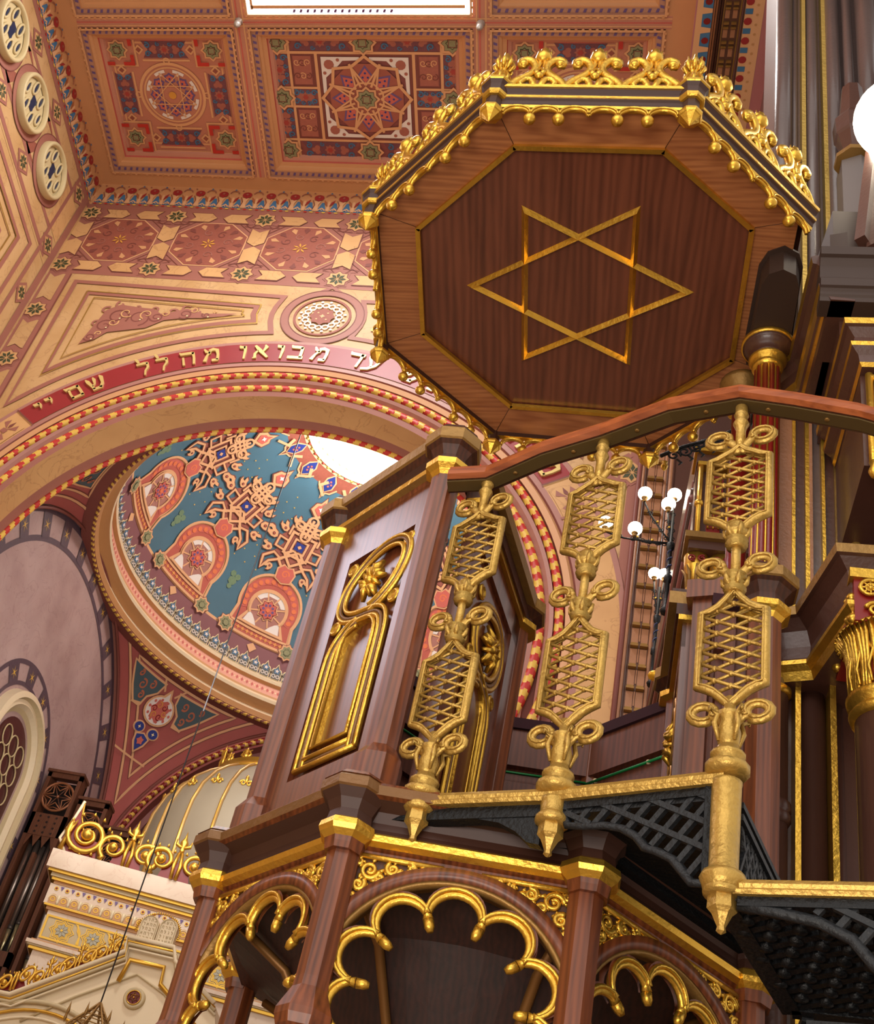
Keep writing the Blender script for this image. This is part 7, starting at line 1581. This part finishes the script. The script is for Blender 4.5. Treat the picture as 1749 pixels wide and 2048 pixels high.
for i in range(n):
    s_ = .15+(i+.5)*st_; pa_.fill([(s_-.055, zt-.715), (s_+.055, zt-.715), (s_+.055, zt-.64)]+[(s_+.055*cos(radians(t)), zt-.64+.06*sin(radians(t))) for t in range(20, 180, 20)]+[(s_-.055, zt-.64)], OT, 1)
    pa_.ring(s_, zt-.655, .030, .012, GA, 2, 10); pa_.ring(s_, zt-.655, .06, .012, YEP, 2, 12, 0, 180); pa_.disc(s_, zt-.50, .030, GA, 2, 10); pa_.star(s_, zt-.50, .024, REDD, 3, .012, 5)
    b.lathe([(.012, 0), (.022, .04), (.018, .08), (.028, .13)], aa(s_+st_/2, zt-.73, -.12), CREAM, 8); pa_.fill([(s_+st_/2-.025, zt-.46), (s_+st_/2+.025, zt-.46), (s_+st_/2, zt-.52)], INDI, 2)
child(b, 'arcaded_frieze', ark)
b = MB(); f0, f1, z0, z1 = .22, WD-.22, zt-1.21, zt-.87                                              # star frieze
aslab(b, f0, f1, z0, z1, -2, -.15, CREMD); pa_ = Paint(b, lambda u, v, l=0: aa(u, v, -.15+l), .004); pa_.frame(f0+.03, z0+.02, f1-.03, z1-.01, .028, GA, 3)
for i in range(9):
    s_ = f0+.28+i*.44; zc = (z0+z1)/2
    for R_ in (.17, .135, .11): pa_.stroke(pa_.starp(s_, zc, R_, R_*.76), .012, GA, 2, True)
    pa_.petals(s_, zc, .10, mat('silver_daisy', '#a9a48f', .4, .3), 4, 8, .36, .1); pa_.disc(s_, zc, .018, GA, 6, 8)
    c = s_+.22
    for q in range(4): pa_.stroke([(c-.03-.012*q, zc+.14), (c-.02+.0*q, zc+.05+.02*q), (c+.03, zc-.02+.02*q), (c+.02+.012*q, zc-.13)], .010, GA, 2)
child(b, 'star_frieze', ark, 'gilt frieze of interlaced stars and silver daisies')
def crestscroll(m, o, u, h, flip=1, tall=True):
    n_ = V((u.y, -u.x, 0)); T = lambda x, z, l=0: o+u*(x*h)+V((0, 0, z*h))+n_*l
    for s_ in (-1, 1):
        m.tube([T(s_*.48+.0, .02)]+[T(s_*(.30)+x*s_, .30+z) for x, z in spiral((0, 0), .26, .05, -1.0, 1.5, 30)], [.05*h]*10+[.045*h-.0012*h*i for i in range(22)], GA, 8); m.sphere(T(s_*.30, .30, .02*h), .09*h, GA, 10)
        m.tube([T(s_*.04, .0), T(s_*.06, .25), T(s_*.03, .5)], .035*h, GA, 6)
        for q in range(5): a = radians(30+q*35); m.lathe([(.03*h, 0), (.0, .07*h)], T(s_*(.30+.27*cos(a)), .30+.27*sin(a)), GA, 6)
    if tall:
        m.lathe([(.03*h, .5*h), (.05*h, .55*h), (.03*h, .62*h), (.08*h, .70*h), (.03*h, .80*h), (.0, .95*h)], o, GA, 8)
        for s_ in (-1, 1): m.tube([T(0, .60), T(s_*.12, .66), T(s_*.14, .76)], [.03*h, .035*h, .01*h], GA, 6)
for i, s_ in enumerate((.38, 1.02, 1.72, 2.42, 3.1, 3.8)):
    m = MB(); big = i in (0, 3, 5); o_ = aa(s_, zt, -.02+.04*(i == 2))
    n_ = N_a
    if big:
        m.tube([o_+U_*x+V((0, 0, .31+z)) for x, z in spiral((0, 0), .29, .06, 2.6, 1.9, 40)], [.045-.0005*q for q in range(41)], GA, 8); m.sphere(o_+V((0, 0, .31))+n_*.02, .09, GA, 12)
        for q in range(12): a = q*.52; m.lathe([(.03, 0), (.0, .06)], o_+U_*(.31*cos(a))+V((0, 0, .31+.31*sin(a))), GA, 6)
        m.tube([o_+U_*-.3+V((0, 0, .02)), o_+U_*-.26+V((0, 0, .3)), o_+U_*-.20+V((0, 0, .5))], [.035, .03, .01], GA, 6)
    else:
        crestscroll(m, o_, U_, .78)
    m.extr([o_+U_*-.22-n_*.03, o_+U_*.22-n_*.03, o_+U_*.16-n_*.03+V((0, 0, .26)), o_+U_*-.16-n_*.03+V((0, 0, .26))], n_*.01, REDD)
    child(m, 'crest_scroll', ark)
for s_, fl_ in ((.16, 1), (2.2, 1), (4.1, -1)):                                                     # red and white horns
    m = MB(); pts = [(.0, .0), (.10, .0), (.20, .20), (.14, .42), (.05, .60), (.0, .86), (-.05, .60), (-.10, .40), (-.16, .20)]
    m.extr([aa(s_+x*.9, zt+z*.95, -.10) for x, z in pts], N_a*.03, REDD); m.tube([aa(s_+x*.9, zt+z*.95, -.06) for x, z in pts[5:]+pts[:1]], .022, CREAM, 8); m.tube([aa(s_+x*.9, zt+z*.95, -.06) for x, z in pts[1:6]], .016, GA, 8); child(m, 'corner_horn', ark, 'red horn edged in cream')
# ribbed dome
dc = V((-5.0, 18.05, 0)); m = MB(); prof = [(1.76, 7.4), (1.76, 8.66), (1.73, 9.03), (1.63, 9.39), (1.44, 9.72), (1.23, 9.95), (.98, 10.15)]
m.lathe(prof, dc, GREYP, 64, caps=False); child(m, 'ribbed_dome', ark, 'grey dome between gilt ribs')
for k in range(22):
    a = 2*pi*k/22; m = MB(); m.tube([dc+V(((r_+.01)*cos(a), (r_+.01)*sin(a), z)) for r_, z in prof], .030, mat('pale_gilt_rib', '#b9945a', .4, .6, .1), 6); m.tube([dc+V(((r_+.03)*cos(a), (r_+.03)*sin(a), z)) for r_, z in prof], .012, GA, 6); child(m, 'dome_rib', ark)
    a2 = a+pi/22; c = dc+V((1.64*cos(a2), 1.64*sin(a2), 9.42)); m = MB()
    tx = V((-sin(a2), cos(a2), 0))
    for s_ in (-1, 1): m.tube([c+tx*(s_*(.05+x))+V((0, 0, z)) for x, z in spiral((0, 0), .05, .012, 0, 1.2, 12, 1)], .014, GA, 6)
    m.tube([c+V((0, 0, 0)), c+V((0, 0, .10)), c+V((0, 0, .14))], [.02, .03, .005], GA, 6); child(m, 'dome_ornament', ark)
m = MB(); m.lathe([(.90, 10.11), (1.03, 10.14), (1.03, 10.19), (.95, 10.21), (.99, 10.29), (.86, 10.31)], dc, GA, 48)
for k in range(16):
    a = 2*pi*k/16; c = dc+V((.95*cos(a), .95*sin(a), 10.29)); big = k % 4 == 1; h = .5 if big else .2; tx = V((-sin(a), cos(a), 0))
    m.lathe([(.03, 0), (.05, h*.3), (.03, h*.5), (.06, h*.65), (.02, h*.8), (0, h)], c, GA, 8)
    for s_ in (-1, 1):
        m.tube([c, c+tx*(s_*.09)+V((0, 0, h*.3)), c+tx*(s_*.05)+V((0, 0, h*.6)), c+tx*(s_*.10)+V((0, 0, h*.7))], [.02, .025, .02, .006], GA, 6)
        if big: m.tube([c+tx*(s_*.1), c+tx*(s_*.2)+V((0, 0, .12)), c+tx*(s_*.14)+V((0, 0, .26)), c+tx*(s_*.24)+V((0, 0, .28))], [.025, .03, .022, .006], GA, 6)
child(m, 'dome_crown', ark, 'gilt crown of the dome')
# ---- front gable with the tablets
YG = 14.75
def pg(x, y): return ony(x, y, YG)
gb_ = thing('ark_gable', 'cream gabled front of the ark with gilt edging and small red star roundel', 'gable', tuple(pg(270, 2000))); gb_['wo'] = tuple(pg(270, 2000))
m = MB(); out = [(-60, 1975), (22, 1992), (252, 1906), (258, 1876), (350, 1898), (352, 1926), (430, 2010), (430, 2300), (-160, 2300)]
m.extr([pg(*q) for q in out], (0, .5, 0), CREAM); m.box((-7.2, YG+.02, FLZ), (-3.4, YG+.48, 4.4), CREAM); child(m, 'gable_wall', gb_)
m = MB()
for dx, dy, r, m_ in ((0, 0, .03, CREAM), (2, 9, .016, GA), (4, 15, .022, CREMD), (6, 24, .014, CREAM)):
    m.tube([pg(x+dx*.3, y+dy)+V((0, -.05, 0)) for x, y in out[:7]], r, m_, 8)
m.tube([pg(x, y)+V((0, -.04, 0)) for x, y in ((238, 1965), (262, 1922), (330, 1938), (322, 1972), (420, 2090))], .03, GA, 8); m.tube([pg(x, y)+V((0, -.02, 0)) for x, y in ((40, 2044), (150, 1995), (275, 1950), (330, 1990), (350, 2020))], .014, CREMD, 8)
child(m, 'gable_moulding', gb_, 'gilt and cream mouldings')
m = MB(); c = pg(269, 1998); m.lathe([(.0, .03), (.085, .03), (.11, .05), (.13, .03), (.135, 0)], c, CREMD, 28, axis=(0, -1, 0)); child(m, 'roundel', gb_); m = MB(); m.lathe([(0, .036), (.085, .036)], c, mat('maroon_roundel', '#6e1714', .4), 28, axis=(0, -1, 0), caps=False)
for fl_ in (0, pi/3): m.tube([c+V((.062*sin(fl_+t*2*pi/3), -.045, .062*cos(fl_+t*2*pi/3))) for t in range(3)], .006, GA, 6, True)
m.sphere(c+V((0, -.045, 0)), .014, GA, 8); m.tube([c+V((.085*cos(t*.35), -.045, .085*sin(t*.35))) for t in range(18)], .007, GA, 6, True); child(m, 'star_emblem', gb_, 'gilt star on maroon')
m = MB()
for i in range(3):
    R_ = (2.05, 1.95, 1.86)[i]; cc = V((-6.0, YG-.03, 3.05)); m.tube([cc+V((R_*.8*cos(radians(t)), 0, R_*sin(radians(t)))) for t in range(30, 151, 5)], (.03, .02, .015)[i], (CREMD, GA, CREAM)[i], 8)
child(m, 'arch_moulding', gb_)
for (x, y, h) in ((20, 1976, .46), (85, 1965, .42), (148, 1938, .42), (212, 1915, .42)):
    m = MB(); o_ = pg(x, y)+V((0, .05, 0)); crestscroll(m, o_, (pg(x+40, y-14)-pg(x, y)).normalized(), h, 1, x > 30); m.extr([o_+V((-.16, .04, -.02)), o_+V((.16, .04, .05)), o_+V((.1, .04, .15)), o_+V((-.12, .04, .1))], (0, .01, 0), REDD); child(m, 'crest_scroll', gb_)
m = MB(); o_ = pg(375, 1945)+V((0, .05, 0)); crestscroll(m, o_, (pg(395, 1985)-pg(375, 1945)).normalized(), .40, 1, False); child(m, 'crest_scroll', gb_)
# tablets of the law
TS = .74
tb = thing('stone_tablets', 'pair of round topped cream tablets with faint Hebrew lines above the ark gable', 'tablets', tuple(pg(305, 1888))); tb['wo'] = tuple(pg(305, 1888))
c = pg(306, 1893); ux = (pg(345, 1896)-pg(262, 1878)).normalized(); ux.y = 0; ux.normalize(); ux = V((1, 0, 0))
def scl(m): m.v = [c+(v-c)*TS for v in m.v]
m = MB()
for s_ in (-1, 1):
    pts = [(s_*.165+x, z) for x, z in [(-.155, 0), (-.155, .36)]+[(.155*-cos(radians(t)), .36+.14*sin(radians(t))) for t in range(15, 180, 15)]+[(.155, .36), (.155, 0)]]
    m.extr([c+ux*x+V((0, -.04, z)) for x, z in pts], (0, .12, 0), CREAM); m.tube([c+ux*(s_*.165+(x-s_*.165)*.86)+V((0, -.045, .02+z*.94)) for x, z in pts], .008, CREMD, 6, True)
scl(m); child(m, 'tablet_slabs', tb)
m = MB(); random.seed(9)
HL = ['alef', 'lamed', 'he', 'shin', 'mem', 'dalet', 'vav', 'bet', 'resh', 'het']
LETS = LETG
for s_ in (-1, 1):
    for r_ in range(5):
        for q in range(4):
            o_ = c+ux*(s_*.165+.09-.06*q)+V((0, -.046, .40-.082*r_)); 
            for st2 in G[random.choice(HL)]:
                pts = st2[0]
                m.tube([o_+ux*(x*.05)+V((0, 0, y*.05)) for x, y in pts], .004, CREMD, 4)
scl(m); child(m, 'engraved_letters', tb)
m = MB()
for i in range(34):
    a = radians(-10+200*i/33); m.lathe([(.016, 0), (.020, .012), (.0, .05)], c+V((.36*cos(a), -.0, .26+.30*sin(a))), GA, 6, axis=(cos(a), 0, sin(a)))
scl(m); child(m, 'gilt_rays', tb)
# ---- organ case on the left
def organ(x0, x1, ztop, Y, npipe, lab):
    t = thing('organ_case', lab, 'organ', ((x0+x1)/2, Y, ztop-3), 0, 'organ cases left of the ark'); t['wo'] = ((x0+x1)/2, Y, ztop-3); w_ = x1-x0; xc = (x0+x1)/2
    b = MB(); b.box((x0, Y+.25, FLZ), (x1, Y+.3, ztop-.1), mat('organ_shadow_wood', '#1d0f0c', .6)); b.box((x0, Y, FLZ), (x0+.07, Y+.3, ztop-.04), ORGW); b.box((x1-.07, Y, FLZ), (x1, Y+.3, ztop-.04), ORGW); b.box((x0-.02, Y-.04, ztop-.05), (x1+.02, Y+.3, ztop), ORGW)
    b.box((x0, Y, ztop-1.28), (x1, Y+.04, ztop-.86), ORGW); b.box((x0, Y, ztop-.14), (x1, Y+.05, ztop-.05), ORGW); b.box((x0, Y, ztop-3.6), (x1, Y+.1, ztop-3.35), ORGW)
    if npipe > 2: b.box((xc-.03, Y, ztop-3.6), (xc+.03, Y+.12, ztop-1.6), ORGW)
    for i in range(npipe): xx = x0+w_*(i+.5)/npipe; b.add([(xx-w_/npipe/2, Y+.01, ztop-1.27), (xx, Y+.01, ztop-1.5), (xx+w_/npipe/2, Y+.01, ztop-1.27)], [[0, 1, 2]], ORGW)
    child(b, 'wooden_case', t)
    b = MB(); c = V((xc, Y+.02, ztop-.50)); r = min(.30, w_*.42); ct = mat('copper_brown_tracery', '#9a6240', .4, .3)
    b.tube([c+V((r*cos(q*.262), 0, r*sin(q*.262))) for q in range(24)], .022, ct, 8, True)
    for k_ in range(6): a = k_*pi/3; b.tube([c+V((r*cos(a), 0, r*sin(a))), c+V((r*.42*cos(a+pi/6), 0, r*.42*sin(a+pi/6))), c+V((r*cos(a+pi/3), 0, r*sin(a+pi/3)))], .013, ct, 6); b.tube([c, c+V((r*.9*cos(a), 0, r*.9*sin(a)))], .009, ORGW, 6); b.tube([c+V((r*cos(a), 0, r*sin(a)))+V((0, 0, 0)), c+V((r*.75*cos(a+pi/6), 0, r*.75*sin(a+pi/6))), c+V((r*cos(a+pi/3), 0, r*sin(a+pi/3)))], .008, ct, 6)
    b.sphere(c, .03, ct, 8); child(b, 'star_roundel', t, 'pierced star roundel')
    b = MB(); P = Paint(b, lambda u, v, l=0: V((u, Y-l, v)), .004)
    for i in range(3):
        for j in range(4): P.star(x0+.18+(w_-.36)*i/2, ztop-.92-.10*j, .035, mat('organ_shadow_wood', '#1d0f0c', .6), 1, .014, 6)
    child(b, 'star_piercings', t)
    for i in range(npipe):
        xx = x0+.10+(w_-.20)*(i+.5)/npipe; r = (w_-.2)/npipe*.44; b = MB(); zt_ = ztop-1.42+.1*(i % 2)
        b.lathe([(r, zt_-1.45), (r, zt_), (0, zt_+.02)], (xx, Y+.14, 0), PIPE, 16); b.lathe([(r*1.05, zt_-1.52), (r*1.08, zt_-1.45)], (xx, Y+.14, 0), mat('pipe_mouth_lead', '#5b534e', .4, .7), 16); b.lathe([(.012, zt_-2.0), (r*.9, zt_-1.52)], (xx, Y+.14, 0), mat('pipe_foot_bright', '#c9bd92', .3, .8), 16); child(b, 'organ_pipe', t)
organ(-9.38, -8.72, 10.66, 19.2, 4, 'tallest brown organ case with star roundel and metal pipes, far left')
organ(-8.66, -8.10, 10.25, 19.25, 3, 'second organ case with star roundel, just right of the tallest and behind the ark crest')
organ(-8.04, -7.50, 9.82, 19.3, 3, 'lowest organ case, mostly hidden behind the gilt cresting of the ark')
# ================================================================== light
W = bpy.data.worlds.new('world'); S.world = W; W.use_nodes = True; nt = W.node_tree
bg = nt.nodes['Background']; tc = nt.nodes.new('ShaderNodeTexCoord'); sp = nt.nodes.new('ShaderNodeSeparateXYZ'); rp = nt.nodes.new('ShaderNodeValToRGB')
mr = nt.nodes.new('ShaderNodeMapRange'); mr.inputs[1].default_value = -1; mr.inputs[2].default_value = 1
nt.links.new(tc.outputs['Generated'], sp.inputs[0]); nt.links.new(sp.outputs[2], mr.inputs[0]); nt.links.new(mr.outputs[0], rp.inputs[0]); nt.links.new(rp.outputs[0], bg.inputs[0])
e = rp.color_ramp.elements; e[0].position = 0; e[0].color = (.55, .42, .32, 1); e[1].position = 1; e[1].color = (1, .97, .95, 1)
k = e.new(.48); k.color = (.70, .58, .48, 1); k = e.new(.6); k.color = (.95, .86, .78, 1)
bg.inputs[1].default_value = 1.0
def area(name, loc, tgt, sx, sy, power, col=(1, 1, 1)):
    l = bpy.data.lights.new(name, 'AREA'); l.shape = 'RECTANGLE'; l.size = sx; l.size_y = sy; l.energy = power; l.color = col
    o = bpy.data.objects.new(name, l); COL.objects.link(o); o.location = loc; d = V(tgt)-V(loc); o.rotation_euler = d.to_track_quat('-Z', 'Y').to_euler(); return o
def point(name, loc, power, r=.1, col=(1, .9, .75)):
    l = bpy.data.lights.new(name, 'POINT'); l.energy = power; l.shadow_soft_size = r; l.color = col; o = bpy.data.objects.new(name, l); COL.objects.link(o); o.location = loc; return o
area('skylight', (-4.9, 8.2, 18.9), (-4.9, 8.2, 0), 3.0, 2.0, 700, (1, .98, .96))
area('rear_fill', (-3, -2.6, 8), (-4, 12, 12), 8, 7, 400, (1, .96, .92))  # unseen area lamp added behind the camera, emulating daylight from the rear
area('left_windows', (-9.6, 6.2, 9.6), (-.9, 3.6, 3.0), 3.4, 3.0, 190, (.86, .84, 1))
area('low_soffit_fill', (-1.2, -1.6, .2), (-.3, 4.3, 5.0), 3.5, 2.0, 215, (1, .92, .83))  # added fill from low behind the camera, brightens the canopy soffit
point('dome_lantern', (DX, DY, 18.0), 460, .6, (1, .97, .94))
area('bay_light', (DX, 14.0, 9.0), (DX-1, 19.0, 12.5), 4, 2, 150, (1, .93, .88))
S.view_settings.view_transform = 'Standard'; S.view_settings.look = 'None'; S.view_settings.exposure = 0; S.view_settings.gamma = 1; S.view_settings.use_curve_mapping = False
